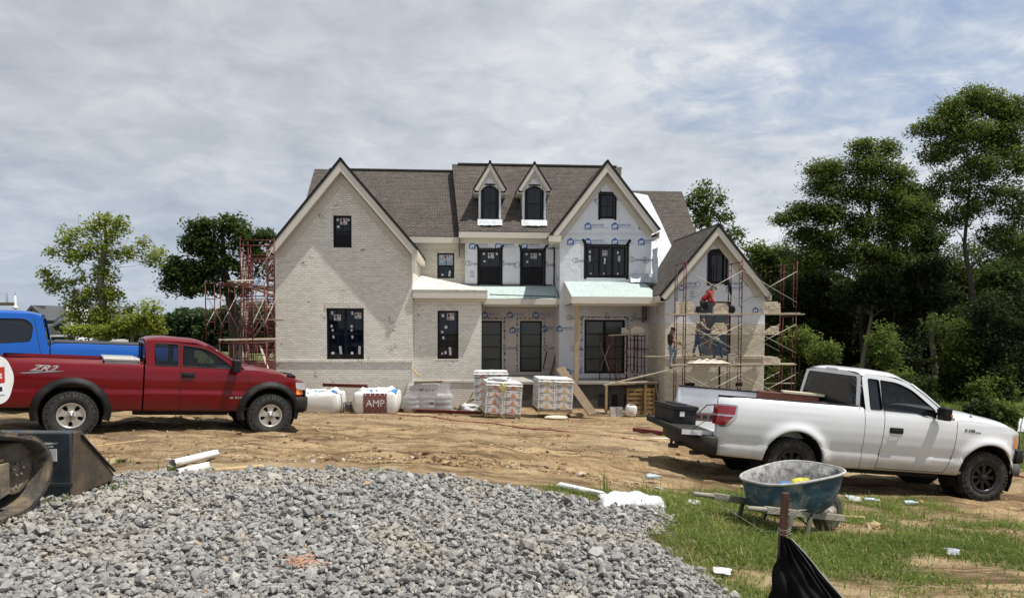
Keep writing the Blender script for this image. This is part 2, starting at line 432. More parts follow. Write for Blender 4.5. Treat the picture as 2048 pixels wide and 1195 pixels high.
def ghit(px, py):
 """ground point seen at a photo position"""
 d = ray(px, py); Ys = np.concatenate([np.arange(3.0, 40, .1), np.arange(40, 400, 2)])
 t = Ys / d.y; X = d.x * t; Z = EYE + d.z * t; g = gzn(X, Ys)
 i = int(np.argmax(Z <= g)) if np.any(Z <= g) else len(Ys) - 1
 if i > 0:
  a = Z[i - 1] - g[i - 1]; b = Z[i] - g[i]; w = a / (a - b) if a != b else 0; Y = Ys[i - 1] + (Ys[i] - Ys[i - 1]) * w
 else: Y = Ys[0]
 tt = Y / d.y
 return Vector((d.x * tt, Y, EYE + d.z * tt))
def gpoly(pts): return np.array([tuple(ghit(*p))[:2] for p in pts])
def inpoly(P, X, Y):
 ins = np.zeros(X.shape, bool); n = len(P)
 for i in range(n):
  x1, y1 = P[i]; x2, y2 = P[(i + 1) % n]
  c = ((y1 > Y) != (y2 > Y)) & (X < (x2 - x1) * (Y - y1) / (y2 - y1 + 1e-12) + x1); ins ^= c
 return ins
def pdist(P, X, Y):
 d = np.full(X.shape, 1e9); n = len(P)
 for i in range(n):
  a = P[i]; b = P[(i + 1) % n]; e = b - a; L = e @ e + 1e-12
  t = np.clip(((X - a[0]) * e[0] + (Y - a[1]) * e[1]) / L, 0, 1)
  d = np.minimum(d, np.hypot(X - a[0] - t * e[0], Y - a[1] - t * e[1]))
 return d
def sdf(P, X, Y): return np.where(inpoly(P, X, Y), 1, -1) * pdist(P, X, Y)
# value noise
def vnoise(X, Y, s, seed=0, oct=4):
 out = 0; amp = 1; tot = 0
 for o in range(oct):
  x = X * s * 2 ** o + seed * 17.3; y = Y * s * 2 ** o - seed * 9.1; xi = np.floor(x); yi = np.floor(y); fx = x - xi; fy = y - yi
  h = lambda a, b: np.modf(np.abs(np.sin(a * 127.1 + b * 311.7 + seed) * 43758.5453))[0]
  ux = fx * fx * (3 - 2 * fx); uy = fy * fy * (3 - 2 * fy)
  v = (h(xi, yi) * (1 - ux) + h(xi + 1, yi) * ux) * (1 - uy) + (h(xi, yi + 1) * (1 - ux) + h(xi + 1, yi + 1) * ux) * uy
  out = out + v * amp; tot += amp; amp *= .5
 return out / tot
GRAVEL = gpoly([(215, 957), (430, 949), (700, 943), (900, 957), (1080, 988), (1200, 1010), (1320, 1024), (1332, 1056), (1300, 1078), (1350, 1112), (1400, 1150), (1460, 1194)])
GRAVEL = np.concatenate([GRAVEL, np.array([(1.6, 3.2), (1.7, 0), (-12, 0), (-12, 7.2)])])
GRASS = gpoly([(1090, 978), (1250, 992), (1350, 985), (1500, 980), (1620, 985), (1700, 990), (1870, 1003), (1960, 1035), (2047, 1048)])
GRASS = np.concatenate([GRASS, np.array([(14, 7.6), (14, 0), (1.6, 0), (1.5, 3.4)]), gpoly([(1460, 1194), (1350, 1112), (1300, 1078), (1332, 1056), (1320, 1024), (1200, 1004), (1080, 980)])])
def gdens(X, Y, dg):
 return vnoise(X, Y, 1.1, 9) + .28 * np.exp(-np.abs(dg) / .5) - .13 * np.clip((X - 1.9) / .8, 0, 1) * np.clip((6.6 - Y) / .8, 0, 1) + .06 * np.clip((3.2 - X) / 1., 0, 1)
def gdetail(X, Y):
 """small relief of the ground"""
 near = np.clip((34 - Y) / 20, 0, 1)
 dg = sdf(GRAVEL, X, Y); dgr = sdf(GRASS, X, Y)
 n = (vnoise(X, Y, .9, 1) - .5) * .12 + (vnoise(X, Y, 3.5, 2) - .5) * .10
 # tyre ruts across the lot
 rut = np.zeros_like(X)
 for k, (y0, sl, am) in enumerate([(9.0, .10, .05), (9.6, .10, .06), (10.7, .06, .07), (11.4, .05, .06), (12.6, -.05, .06), (14.2, -.02, .07), (15.8, .03, .07), (17.3, .05, .06), (19.5, .08, .06), (21.2, .05, .05)]):
  w = vnoise(X, X * 0 + k, .25, 5) * 1.6
  q = Y - (y0 + sl * X + w); rut -= am * np.exp(-(q / .17) ** 2) * (.4 + .9 * vnoise(X, Y, 1.2, k + 3)); rut += am * .5 * np.exp(-((np.abs(q) - .32) / .1) ** 2)
 dirt = np.clip(-np.maximum(dg, dgr) * 2 + .3, 0, 1)
 return near * (n * (.35 + .65 * dirt) + rut * dirt) + np.clip(dg * .2, 0, .015) * near
def gzd(X, Y): return gzn(X, Y) + gdetail(np.asarray(X, float), np.asarray(Y, float))
def build_ground():
 a = np.concatenate([np.linspace(-2.2, -1.0, 30)[:-1], np.linspace(-1.0, 1.0, 430), np.linspace(1.0, 2.2, 30)[1:]])
 Ys = np.concatenate([np.linspace(-3, 3.5, 20)[:-1], np.arange(3.5, 9, .055), np.arange(9, 17, .075), np.arange(17, 34, .22), np.geomspace(34, 2500, 70)])
 A, Yg = np.meshgrid(a, Ys); Xg = A * (Yg + 3.2);
 Z = gzd(Xg, Yg); V = np.stack([Xg, Yg, Z], -1).reshape(-1, 3)
 nr, nc = Xg.shape; I = np.arange(nr * nc).reshape(nr, nc)
 Fc = np.stack([I[:-1, :-1], I[:-1, 1:], I[1:, 1:], I[1:, :-1]], -1).reshape(-1, 4)
 o = np_mesh('ground', V, Fc, ground_mat(), smooth=True, kind='structure')
 dg = sdf(GRAVEL, Xg, Yg); gr = sdf(GRASS, Xg, Yg)
 me = o.data
 at_ = me.attributes.new('gravel', 'FLOAT', 'POINT'); at_.data.foreach_set('value', np.clip(.5 + dg / .3 + (vnoise(Xg, Yg, 4, 4) - .5) * 1.6, 0, 1).ravel().astype(np.float32))
 patch = np.clip(.62 + gr / 1.2, 0, 1) * (gr > -.3) * np.clip((gdens(Xg, Yg, dg) - .36) * 4, 0, 1)
 far = np.clip((Yg - 38) / 12, 0, 1)
 off = np.maximum(np.clip((np.abs(Xg) - 13 - Yg * .12) / 4, 0, 1), np.clip((Xg - 7.6 - .1 * (Yg - 15)) / 1.2, 0, 1) * np.clip((Yg - 14.6) / 1.2, 0, 1) * np.clip((30 - Yg) / 3 + np.clip(Xg - 12.5, 0, 1), 0, 1))
 at_ = me.attributes.new('grass', 'FLOAT', 'POINT'); at_.data.foreach_set('value', np.clip(np.maximum(np.maximum(patch, far), off), 0, 1).ravel().astype(np.float32))
 return o
def ground_mat():
 m = bpy.data.materials.new('construction_dirt'); nt, N, L, B = nodes(m); tc = N.new('ShaderNodeTexCoord'); P = tc.outputs['Object']
 n1 = noise(N, L, P, .55, 7, .6, .4); n2 = noise(N, L, P, 3.2, 7, .68, .3); n3 = noise(N, L, P, 22, 6, .7)
 mp = N.new('ShaderNodeMapping'); mp.inputs['Scale'].default_value = (.22, 1.6, 1); mp.inputs['Rotation'].default_value = (0, 0, .06); L.new(P, mp.inputs[0])
 ns = noise(N, L, mp.outputs[0], 2.4, 7, .65, .5)
 r = ramp(N, [(.28, (.11, .072, .036)), (.41, (.22, .145, .075)), (.53, (.385, .275, .15)), (.72, (.52, .41, .26))]); L.new(mathn(N, L, 'ADD', mathn(N, L, 'MULTIPLY', n2, .45), mathn(N, L, 'MULTIPLY', n1, .55)), r.inputs[0])
 c = mixc(N, L, maprange(N, L, ns, .48, .60, 0., .9), r.outputs[0], (.10, .06, .032))
 c = mixc(N, L, maprange(N, L, noise(N, L, P, .35, 5, .6), .5, .68, 0., .6), c, (.42, .33, .21))
 c = mixc(N, L, maprange(N, L, n3, .50, .68, 0., .65), c, (.10, .062, .033)); n6 = noise(N, L, P, 60, 4, .8); c = mixc(N, L, maprange(N, L, n6, .6, .72, 0., .7), c, (.60, .50, .34))
 ga = N.new('ShaderNodeAttribute'); ga.attribute_name = 'gravel'; gg = N.new('ShaderNodeAttribute'); gg.attribute_name = 'grass'
 gc = ramp(N, [(.3, (.045, .07, .016)), (.6, (.085, .11, .03)), (.8, (.17, .14, .07))]); L.new(noise(N, L, P, 5, 6, .7), gc.inputs[0])
 c = mixc(N, L, mathn(N, L, 'MULTIPLY', gg.outputs['Fac'], .85), c, gc.outputs[0])
 sc = ramp(N, [(.3, (.07, .066, .06)), (.6, (.17, .16, .145)), (.8, (.24, .22, .19))]); L.new(noise(N, L, P, 30, 5, .7), sc.inputs[0])
 c = mixc(N, L, ga.outputs['Fac'], c, sc.outputs[0])
 L.new(c, B.inputs['Base Color']); B.inputs['Roughness'].default_value = .95; B.inputs['Specular IOR Level'].default_value = .2
 h = mathn(N, L, 'ADD', mathn(N, L, 'ADD', n2, mathn(N, L, 'MULTIPLY', ns, 1.3)), mathn(N, L, 'MULTIPLY', n3, .5))
 bumpn(N, L, h, 1., .07, B)
 return m
build_ground()
# ------------------------------------------------------------------ crushed stone, clods, grass
def ico():
 t = (1 + 5 ** .5) / 2
 v = np.array([(-1, t, 0), (1, t, 0), (-1, -t, 0), (1, -t, 0), (0, -1, t), (0, 1, t), (0, -1, -t), (0, 1, -t), (t, 0, -1), (t, 0, 1), (-t, 0, -1), (-t, 0, 1)], float)
 v /= np.linalg.norm(v[0])
 f = np.array([(0, 11, 5), (0, 5, 1), (0, 1, 7), (0, 7, 10), (0, 10, 11), (1, 5, 9), (5, 11, 4), (11, 10, 2), (10, 7, 6), (7, 1, 8), (3, 9, 4), (3, 4, 2), (3, 2, 6), (3, 6, 8), (3, 8, 9), (4, 9, 5), (2, 4, 11), (6, 2, 10), (8, 6, 7), (9, 8, 1)])
 return v, f
def rocks(X, Y, size, lift=.25, flat=(.45, .8), zadd=0.):
 n = len(X); v, f = ico(); rng = RNG
 Vv = np.repeat(v[None], n, 0) * (1 + rng.uniform(-.33, .33, (n, 12, 1)))
 # planar chips: clamp against random planes for angular faces
 for _ in range(4):
  nn = rng.normal(size=(n, 1, 3)); nn /= np.linalg.norm(nn, axis=-1, keepdims=True); d = (Vv * nn).sum(-1, keepdims=True); ex = np.maximum(d - rng.uniform(.35, .8, (n, 1, 1)), 0); Vv = Vv - nn * ex
 s = size[:, None, None] * np.stack([rng.uniform(.7, 1.25, n), rng.uniform(.6, 1., n), rng.uniform(*flat, n)], -1)[:, None, :]
 Vv = Vv * s
 # random rotation
 ax, ay, az = rng.normal(0, .45, n), rng.normal(0, .45, n), rng.uniform(0, 6.28, n)
 def rm(i, j, a):
  Rm = np.tile(np.eye(3), (n, 1, 1)); c, sn = np.cos(a), np.sin(a); Rm[:, i, i] = c; Rm[:, j, j] = c; Rm[:, i, j] = -sn; Rm[:, j, i] = sn; return Rm
 Rt = rm(0, 1, az) @ rm(1, 2, ax) @ rm(0, 2, ay)
 Vv = np.einsum('nij,nkj->nki', Rt, Vv)
 Z = gzd(X, Y) + size * lift + zadd
 Vv += np.stack([X, Y, Z], -1)[:, None, :]
 Fc = (f[None] + (np.arange(n) * 12)[:, None, None]).reshape(-1, 3)
 return Vv.reshape(-1, 3), Fc, n
def stone_mat():
 m = bpy.data.materials.new('crushed_limestone'); nt, N, L, B = nodes(m)
 a = N.new('ShaderNodeAttribute'); a.attribute_name = 'tone'; tc = N.new('ShaderNodeTexCoord')
 r = ramp(N, [(0, (.17, .17, .175)), (.4, (.29, .288, .28)), (.75, (.40, .395, .38)), (.90, (.48, .465, .43)), (.95, (.44, .37, .26)), (1., (.42, .28, .15))]); L.new(a.outputs['Fac'], r.inputs[0])
 n = noise(N, L, tc.outputs['Object'], 45, 6, .75)
 c = mixc(N, L, maprange(N, L, n, .35, .7, 0., .7), r.outputs[0], (.13, .13, .135))
 n2 = noise(N, L, tc.outputs['Object'], 14, 5, .7); c = mixc(N, L, maprange(N, L, n2, .55, .7, 0., .5), c, (.50, .48, .44)); n3 = noise(N, L, tc.outputs['Object'], 1.1, 6, .65, .5); c = mixc(N, L, maprange(N, L, n3, .5, .72, 0., .55), c, (.40, .345, .25)); c = mixc(N, L, 1., c, (1.0, .985, .95), 'MULTIPLY')
 L.new(c, B.inputs['Base Color']); B.inputs['Roughness'].default_value = .85
 bumpn(N, L, n, .8, .01, B); return m
def scatter_in(poly, n, x0, x1, y0, y1, margin=0., pw_=1.5):
 """random points inside a ground polygon, denser near the eye"""
 X = []; Y = []
 u = RNG.uniform(0, 1, n * 3); yy = y0 + (y1 - y0) * u ** pw_; xx = RNG.uniform(x0, x1, n * 3)
 s = sdf(poly, xx, yy) + (vnoise(xx, yy, 3., 6) - .5) * .5 + RNG.normal(0, .06, n * 3)
 k = s > margin
 return xx[k][:n], yy[k][:n]
def build_gravel():
 X, Y = scatter_in(GRAVEL, 230000, -7.5, 3.2, 3.3, 9.0, 0., 1.15)
 k = np.abs(X) < .78 * Y + .6; X, Y = X[k], Y[k]
 size = RNG.lognormal(-4.34, .45, len(X)); size = np.clip(size, .012, .055)
 V, Fc, n = rocks(X, Y, size, .3)
 # a second, sparse layer of larger stones and a heaped rim on the right
 tn = np.clip(vnoise(X, Y, .9, 12) * .5 + RNG.uniform(-.15, .5, n) , 0, .93)
 warm = (RNG.uniform(0, 1, n) < .03 + .16 * (vnoise(X, Y, 1.3, 15) > .66)); tn[warm] = RNG.uniform(.9, 1., warm.sum())
 X2, Y2 = scatter_in(GRAVEL, 12000, -6, 2.6, 3.3, 8.6, .05, 1.1)
 s2 = np.clip(RNG.lognormal(-3.75, .35, len(X2)), .025, .07)
 V2, F2, n2 = rocks(X2, Y2, s2, .55, (.4, .75), .02)
 t2 = np.clip(RNG.uniform(.15, .9, n2), 0, 1)
 Fa = np.concatenate([Fc, F2 + len(V)]); Va = np.concatenate([V, V2]); T = np.repeat(np.concatenate([tn, t2]), 12)
 np_mesh('gravel', Va, Fa, stone_mat(), tone=T, kind='stuff', label='grey crushed limestone spread over the near ground', cat='gravel')
def build_clods():
 n = 24000
 Y = 8.2 + 24 * RNG.uniform(0, 1, n) ** 1.7; X = RNG.uniform(-1, 1, n) * (Y * .72 + 1)
 k = (sdf(GRAVEL, X, Y) < .1) & (vnoise(X, Y, .7, 21) + RNG.uniform(-.2, .2, n) > .52); X, Y = X[k], Y[k]
 size = np.clip(RNG.lognormal(-4.15, .55, len(X)), .006, .08)
 V, Fc, m = rocks(X, Y, size, .15, (.5, .9))
 mat = bpy.data.materials.new('dirt_clods'); nt, N, L, B = nodes(mat); a = N.new('ShaderNodeAttribute'); a.attribute_name = 'tone'
 r = ramp(N, [(0, (.11, .065, .03)), (.5, (.27, .175, .085)), (.85, (.38, .27, .15)), (1, (.45, .42, .38))]); L.new(a.outputs['Fac'], r.inputs[0]); L.new(r.outputs[0], B.inputs['Base Color']); B.inputs['Roughness'].default_value = .95
 np_mesh('dirt_clods', V, Fc, mat, tone=np.repeat(RNG.uniform(0, 1, m), 12), kind='stuff', label='small brown clods and stones strewn over the bare dirt', cat='dirt clods')
def blades(X, Y, h, w, lean, zoff=0., gseed=0, base=None):
 n = len(X); rng = RNG; az = rng.uniform(0, 6.283, n); l = rng.uniform(.1, 1, n) * lean
 Z = gzd(X, Y) + zoff if base is None else base
 dx, dy = np.cos(az), np.sin(az); sx, sy = -dy, dx
 P = []
 for t, ww, bend in ((0, 1, 0), (.5, .8, .3), (1, .06, 1.)):
  cx = X + dx * l * h * bend; cy = Y + dy * l * h * bend; cz = Z + h * t * (1 - .35 * l * t)
  P.append(np.stack([cx - sx * w * ww, cy - sy * w * ww, cz], -1)); P.append(np.stack([cx + sx * w * ww, cy + sy * w * ww, cz], -1))
 V = np.stack(P, 1).reshape(-1, 3); o = np.arange(n)[:, None] * 6
 Fc = np.concatenate([o + np.array([[0, 1, 3, 2]]), o + np.array([[2, 3, 5, 4]])])
 return V, Fc
def build_grass():
 n = 290000
 Y = 3.3 + 9.5 * RNG.uniform(0, 1, n) ** 1.35; X = RNG.uniform(.6, 1., n) * 0 + RNG.uniform(.3, 9.5, n)
 k = (np.abs(X) < .75 * Y + .5); X, Y = X[k], Y[k]
 s = sdf(GRASS, X, Y); dgv = sdf(GRAVEL, X, Y); d = gdens(X, Y, dgv)
 keep = (s > -.05) & (RNG.uniform(0, 1, len(X)) < np.clip((d - .36) * 5, 0.06, 1) * np.clip(.5 + s * 1.2, .2, 1))
 X, Y = X[keep], Y[keep]; d = d[keep]; m = len(X)
 tall = vnoise(X, Y, 2.2, 31)
 h = RNG.uniform(.02, .085, m) * (.5 + 1.2 * np.clip(tall, 0, 1)) * (1 + 1.2 * (RNG.uniform(0, 1, m) < .03))
 V, Fc = blades(X, Y, h, RNG.uniform(.0022, .0055, m), 1.5)
 tone = np.clip(RNG.normal(.45, .22, m) + (vnoise(X, Y, .8, 33) - .5) * .9, 0, 1)
 tone[RNG.uniform(0, 1, m) < np.clip(.34 - (d - .36) * 1.1, .08, .4)] = 1.0
 mat = leaf_mat('grass_blades', (.040, .078, .012), (.20, .265, .055), .42)
 rr = [n_ for n_ in mat.node_tree.nodes if n_.type == 'VALTORGB'][0].color_ramp; e = rr.elements.new(.985); e.color = (.22, .27, .07, 1); rr.elements[-1].color = (.42, .34, .17, 1)
 # clover and weed leaves low down
 q = 60000; Yc = 3.4 + 8.6 * RNG.uniform(0, 1, q) ** 1.3; Xc = RNG.uniform(.6, 9, q)
 kc = (sdf(GRASS, Xc, Yc) > .05) & (vnoise(Xc, Yc, 1.1, 9) > .42) & (vnoise(Xc, Yc, 2.3, 41) > .46) & (Xc < .75 * Yc + .5); Xc, Yc = Xc[kc], Yc[kc]; q = len(Xc)
 Zc = gzd(Xc, Yc) + RNG.uniform(.01, .07, q); r_ = RNG.uniform(.006, .014, q); az = RNG.uniform(0, 6.28, q); ti = RNG.normal(0, .35, (q, 2))
 Vc = []
 for k4 in range(4):
  aa = az + k4 * math.pi / 2; ox = np.cos(aa) * r_; oy = np.sin(aa) * r_ * .8
  Vc.append(np.stack([Xc + ox, Yc + oy, Zc + ox * ti[:, 0] + oy * ti[:, 1]], -1))
 Vc = np.stack(Vc, 1).reshape(-1, 3); Fq = np.arange(q * 4).reshape(-1, 4)
 Yw = 15 + 17 * RNG.uniform(0, 1, 26000); Xw = RNG.uniform(8, 24, 26000); kw = (Xw > 8.2 + .12 * (Yw - 15)) & (Xw < .78 * Yw) & (vnoise(Xw, Yw, .5, 51) > .38) & ((Yw < 27) | (Xw > 13.5)); Xw, Yw = Xw[kw], Yw[kw]
 VW, FW = blades(Xw, Yw, RNG.uniform(.10, .42, len(Xw)), RNG.uniform(.008, .02, len(Xw)), 1.1)
 # a few seeding stalks standing up
 ks = 260; Ys = RNG.uniform(6.6, 9.3, ks); Xs = RNG.uniform(1.3, 6.8, ks); kk = sdf(GRASS, Xs, Ys) > -.2; Xs, Ys = Xs[kk], Ys[kk]
 V3, F3 = blades(Xs, Ys, RNG.uniform(.15, .42, len(Xs)), RNG.uniform(.0018, .0035, len(Xs)), .5)
 V3b, F3b = blades(*(lambda c: (c[0] + RNG.normal(0, .012, c[0].shape[0]), c[1] + RNG.normal(0, .012, c[0].shape[0])))((np.repeat(ghit(1517, 985).x, 14), np.repeat(ghit(1517, 985).y, 14))), RNG.uniform(.15, .34, 14), np.full(14, .005), .5)
 pr = ghit(1212, 985); V3c, F3c = blades(pr.x + RNG.normal(0, .02, 12), pr.y + RNG.normal(0, .02, 12), RNG.uniform(.14, .3, 12), np.full(12, .005), .5)
 parts = [(V, Fc, np.repeat(tone, 6)), (VW, FW, np.repeat(RNG.uniform(.0, .8, len(Xw)), 6)), (Vc, Fq, np.repeat(RNG.uniform(.1, .7, q), 4)), (V3, F3, np.full(len(V3), .75)), (V3b, F3b, np.full(len(V3b), .6)), (V3c, F3c, np.full(len(V3c), .6))]
 Vs = []; Fs = []; Ts = []; o = 0
 for v, f, t in parts: Vs.append(v); Fs.append(f + o); Ts.append(t); o += len(v)
 np_mesh('grass', np.concatenate(Vs), np.concatenate(Fs), mat, tone=np.concatenate(Ts), kind='stuff', label='patchy green grass and clover beside the gravel', cat='grass')
 MATS['grassblade'] = mat
 # small separate tufts
 for (px, py, lab, num) in [(108, 1022, 'small grass tuft growing through the gravel beside the rubber track', 46), (232, 988, 'small grass tuft in the gravel below the loader bucket', 40),
       (245, 930, 'low grass tuft at the gravel edge behind the bucket tip', 26), (742, 955, 'tiny grass tuft on the middle of the gravel edge', 22), (345, 945, 'grass tuft around the end of the white pipes', 26),
       (1835, 1040, 'weedy tuft on bare soil under the white pickup nose', 30)]:
  g = ghit(px, py); nn = num; v, f = blades(g.x + RNG.normal(0, .07, nn), g.y + RNG.normal(0, .06, nn), RNG.uniform(.04, .12, nn), RNG.uniform(.003, .006, nn), .9, base=np.full(nn, g.z + .03))
  v = v - np.array(g)
  o = np_mesh('grass_tuft', v, f, mat, tone=np.repeat(RNG.uniform(.2, .9, nn), 6), label=lab, cat='grass tuft'); o.location = g
build_gravel(); build_clods(); build_grass()
# ------------------------------------------------------------------ the house
HYAW = R(3.5); HO = Vector((0, 31, 0))
HU = Vector((math.cos(HYAW), math.sin(HYAW), 0)); HV = Vector((-math.sin(HYAW), math.cos(HYAW), 0))
house = empty('unfinished_house', HO, HYAW, 'large unfinished house, whitewashed brick on its left and printed white wrap on its right', 'house')
def hplane(px, py, p0, n):
 d = ray(px, py); n = Vector(n); P0 = HO + HU * p0[0] + HV * p0[1] + Vector((0, 0, p0[2])); N3 = HU * n[0] + HV * n[1] + Vector((0, 0, n[2]))
 t = (P0 - CO).dot(N3) / d.dot(N3); w = CO + d * t - HO
 return Vector((w.dot(HU), w.dot(HV), w.z))
def hp(px, py, v):
 q = hplane(px, py, (0, v, 0), (0, 1, 0)); return (q.x, q.z)
def hu(px, v, py=645): return hp(px, py, v)[0]
def hz(py, v, px=1000): return hp(px, py, v)[1]
def H2W(u, v, z): return HO + HU * u + HV * v + Vector((0, 0, z))
def win_style(u0, u1, z0, z1, arch=0, n=8):
 if not arch: return [(u0, z0), (u1, z0), (u1, z1), (u0, z1)]
 pts = [(u0, z0), (u1, z0)]
 for i in range(n + 1):
  t = i / n; a = t * math.pi; pts.append(((u0 + u1) / 2 + (u1 - u0) / 2 * math.cos(a), z1 - arch + arch * math.sin(a)))
 return pts
def window(rect, v, cols=1, rows=1, arch=0, inset=.07, tape=None, stickers=(), sill=False, glass='glass', double=False, fr=.07, label=None, lintel=False, studs=True, boarded=0, muntin=.016):
 """rect=(u0,u1,z0,z1) on wall plane v; returns hole loop; builds frame > glass, stickers, tape"""
 u0, u1, z0, z1 = rect
 mf = lambda a, b, d: (a, v + d, b)
 mb = MB(); outer = win_style(u0, u1, z0, z1, arch); W = (u1 - u0) / cols
 panes = []
 for c in range(cols):
  a0 = u0 + W * c + fr * (1 if c == 0 else .55); a1 = u0 + W * (c + 1) - fr * (1 if c == cols - 1 else .55)
  panes.append((a0, a1, z0 + fr, z1 - fr))
 loops = [outer] + [win_style(a0, a1, b0, b1, max(0, arch - .01) if arch else 0)[::-1] for a0, a1, b0, b1 in panes]
 mb.prism(loops, mf, inset - .055, inset + .05)
 for a0, a1, b0, b1 in panes:
  if double: zm = (b0 + b1) / 2; mb.box(a0, a1, v + inset - .02, v + inset + .03, zm - .028, zm + .028)
  for r in range(1, rows):
   z = b0 + (b1 - b0) * r / rows; mb.box(a0, a1, v + inset + .0, v + inset + .025, z - muntin / 2, z + muntin / 2)
  if glass != 'film' and muntin > 0: um = (a0 + a1) / 2; mb.box(um - muntin / 2, um + muntin / 2, v + inset + .002, v + inset + .024, (b0 + b1) / 2 if double else b0, b1)
 if sill: mb.box(u0 - .03, u1 + .03, v - .05, v + .1, z0 - .055, z0 - .002, 1)
 fo = mb.build('window', [M['frame'], M['trim']], house, bevel=.004, seg=1, label=label)
 for a0, a1, b0, b1 in panes:
  g = MB(); g.poly([win_style(a0 - .01, a1 + .01, b0 - .01, b1 + .01, arch)], lambda a, b: (a, v + inset + .03, b)); g.build('glass_pane', M[glass], fo)
 if boarded:
  for a0, a1, b0, b1 in panes:
   b = MB(); b.box(a0, a1, v + inset + .005, v + inset + .02, b0, b0 + (b1 - b0) * boarded)
   b.build('black_lower_sash', M['frame'], fo)
 if stickers:
  for (fu, fz, w, h, k) in stickers:
   s = MB()
   cu = u0 + (u1 - u0) * fu; cz = z0 + (z1 - z0) * fz; yy = v + inset + .018
   tl = random.uniform(-.12, .12) if k < 2 else 0
   Mx = Matrix.Translation((cu, yy, cz)) @ Matrix.Rotation(tl, 4, 'Y')
   s.box(-w / 2, w / 2, 0, .003, -h / 2, h / 2, 0, Mx)
   if k == 2:
    s.box(-w * .40, -w * .02, -.003, 0, -h * .1, h * .38, 1, Mx)
    s.add([(w * .05, -.003, h * .38), (w * .40, -.003, h * .38), (w * .40, -.003, -h * .1)], [(0, 1, 2)], 1, False, Mx)
    s.box(-w * .35, w * .35, -.003, 0, -h * .38, -h * .26, 1, Mx)
   s.build('sticker', [M['sticker'], M['stickred']], fo)
 if tape:
  t = MB(); tw = tape; y0, y1 = v - .046, v - .041; e = tw * .9
  for (a, b) in ((u0 - tw, u0 - .001), (u1 + .001, u1 + tw)):
   t.box(a, b, y0, y1, z0 - e * 1.1, z1 + e * 1.5)
  t.box(u0 - tw * 1.2, u1 + tw * 1.2, y0 - .002, y0 - .0005, z1 + .001, z1 + tw * .75)
  t.box(u0 - .001, u1 + .001, y0 - .002, y0 - .0005, z0 - tw * .5, z0 - .001)
  for sgn, uc in ((-1, u0 - tw * .6), (1, u1 + tw * .6)):
   Mx = Matrix.Translation((uc, v - .054, z1 + e * 1.3)) @ Matrix.Rotation(sgn * .6, 4, 'Y')
   t.box(-tw * .5, tw * .5, 0, .004, -tw * .8, tw * 1.7, 0, Mx)
  t.build('flashing_tape', M['tape'], fo)
 return outer
STK = [(.22, .88, .09, .10, 1), (.55, .83, .28, .26, 2), (.82, .88, .09, .1, 1), (.25, .66, .10, .1, 1), (.3, .14, .1, .1, 1), (.72, .2, .09, .28, 1)]
ROOM = MB()
def studs(u0, u1, z0, z1, v):
 k = int((u1 - u0) / .42) + 1
 for i in range(k + 1):
  u = u0 + (u1 - u0) * i / k; ROOM.box(u - .02, u + .02, v + .5, v + .6, z0 - .3, z1 + .3)
def wall(name, outer, holes, v, mat, th=.12, uv=True, mats=None):
 mb = MB(); mb.prism([outer] + [h[::-1] for h in holes], lambda a, b, d: (a, v + d, b), 0, th)
 return mb.build(name, [mat] if mats is None else mats, house, uv=uv)
def sidewall(name, u, v0, v1, z0, z1, mat, th=.12):
 mb = MB(); mb.box(min(u, u + th), max(u, u + th), v0, v1, z0, z1); return mb.build(name, mat, house, uv=True)
def roofslab(name, pts, mat=None, th=.10, edge=None):
 mb = MB(); mb.slab(pts, th, 0, 1); return mb.build(name, [mat or M['shingle'], edge or M['dark']], house, uv=True)
def rake(ap, tl, tr, v, w=.30, oh=.35, fz=.22, ret=.25, name='rake_trim', drop=.05):
 """gable trim: rake boards at the overhang front, soffit, stepped frieze on the wall. ap/tl/tr are (u,z) of the roof edge at plane v"""
 mb = MB()
 for (a, b, sg) in ((ap, tl, -1), (ap, tr, 1)):
  a = Vector(a); b = Vector(b); d = (b - a).normalized(); n = Vector((d.y, -d.x)) if sg < 0 else Vector((-d.y, d.x))
  if n.y > 0: n = -n
  def band(o0, o1, y0, y1, ext=0.):
   # mitre at the apex with a vertical cut
   def apx(o): # point on line offset o at u=a.x
    p = a + n * o; t = (a.x - p.x) / d.x; return p + d * t
   def low(o):
    return b + n * o + d * ext
   q = [apx(o0), low(o0), low(o1), apx(o1)]
   mb.prism([[tuple(x) for x in q]], lambda s, t, dd: (s, dd, t), y0, y1)
  band(drop, drop + w, v, v + .04)
  band(drop + .01, drop + .05, v + .04, v + oh - .001)           # soffit
  band(drop + .05, drop + w + fz * .45, v + oh - .045, v + oh - .001, -.05)
  band(drop + w + fz * .45 - .05, drop + w + fz * .52, v + oh - .085, v + oh - .046, -.05)
  band(drop + w + fz * .52, drop + w + fz, v + oh - .035, v + oh - .001, -.12)
  band(drop + w + fz, drop + w + fz + .035, v + oh - .07, v + oh - .001, -.12)
 return mb.build(name, M['trim'], house)
def eave(name, u0, u1, z, v, h=.24, d=.4, fr=.22, caps=True):
 """fascia board, soffit and frieze along a level eave; z = top of fascia"""
 mb = MB(); mb.box(u0, u1, v, v + .03, z - h, z)
 mb.box(u0, u1, v + .03, v + d, z - h + .01, z - h + .04)
 mb.box(u0 + .05, u1 - .05, v + d - .05, v + d - .001, z - h - fr, z - h + .01)
 mb.box(u0 + .05, u1 - .05, v + d - .09, v + d - .051, z - h - .09, z - h + .005)
 mb.box(u0 - .002, u0 + .02, v + .01, v + d, z - h - .002, z - .01); mb.box(u1 - .02, u1 + .002, v + .01, v + d, z - h - .002, z - .01)
 return mb.build(name, M['trim'], house)
ZB = -.6
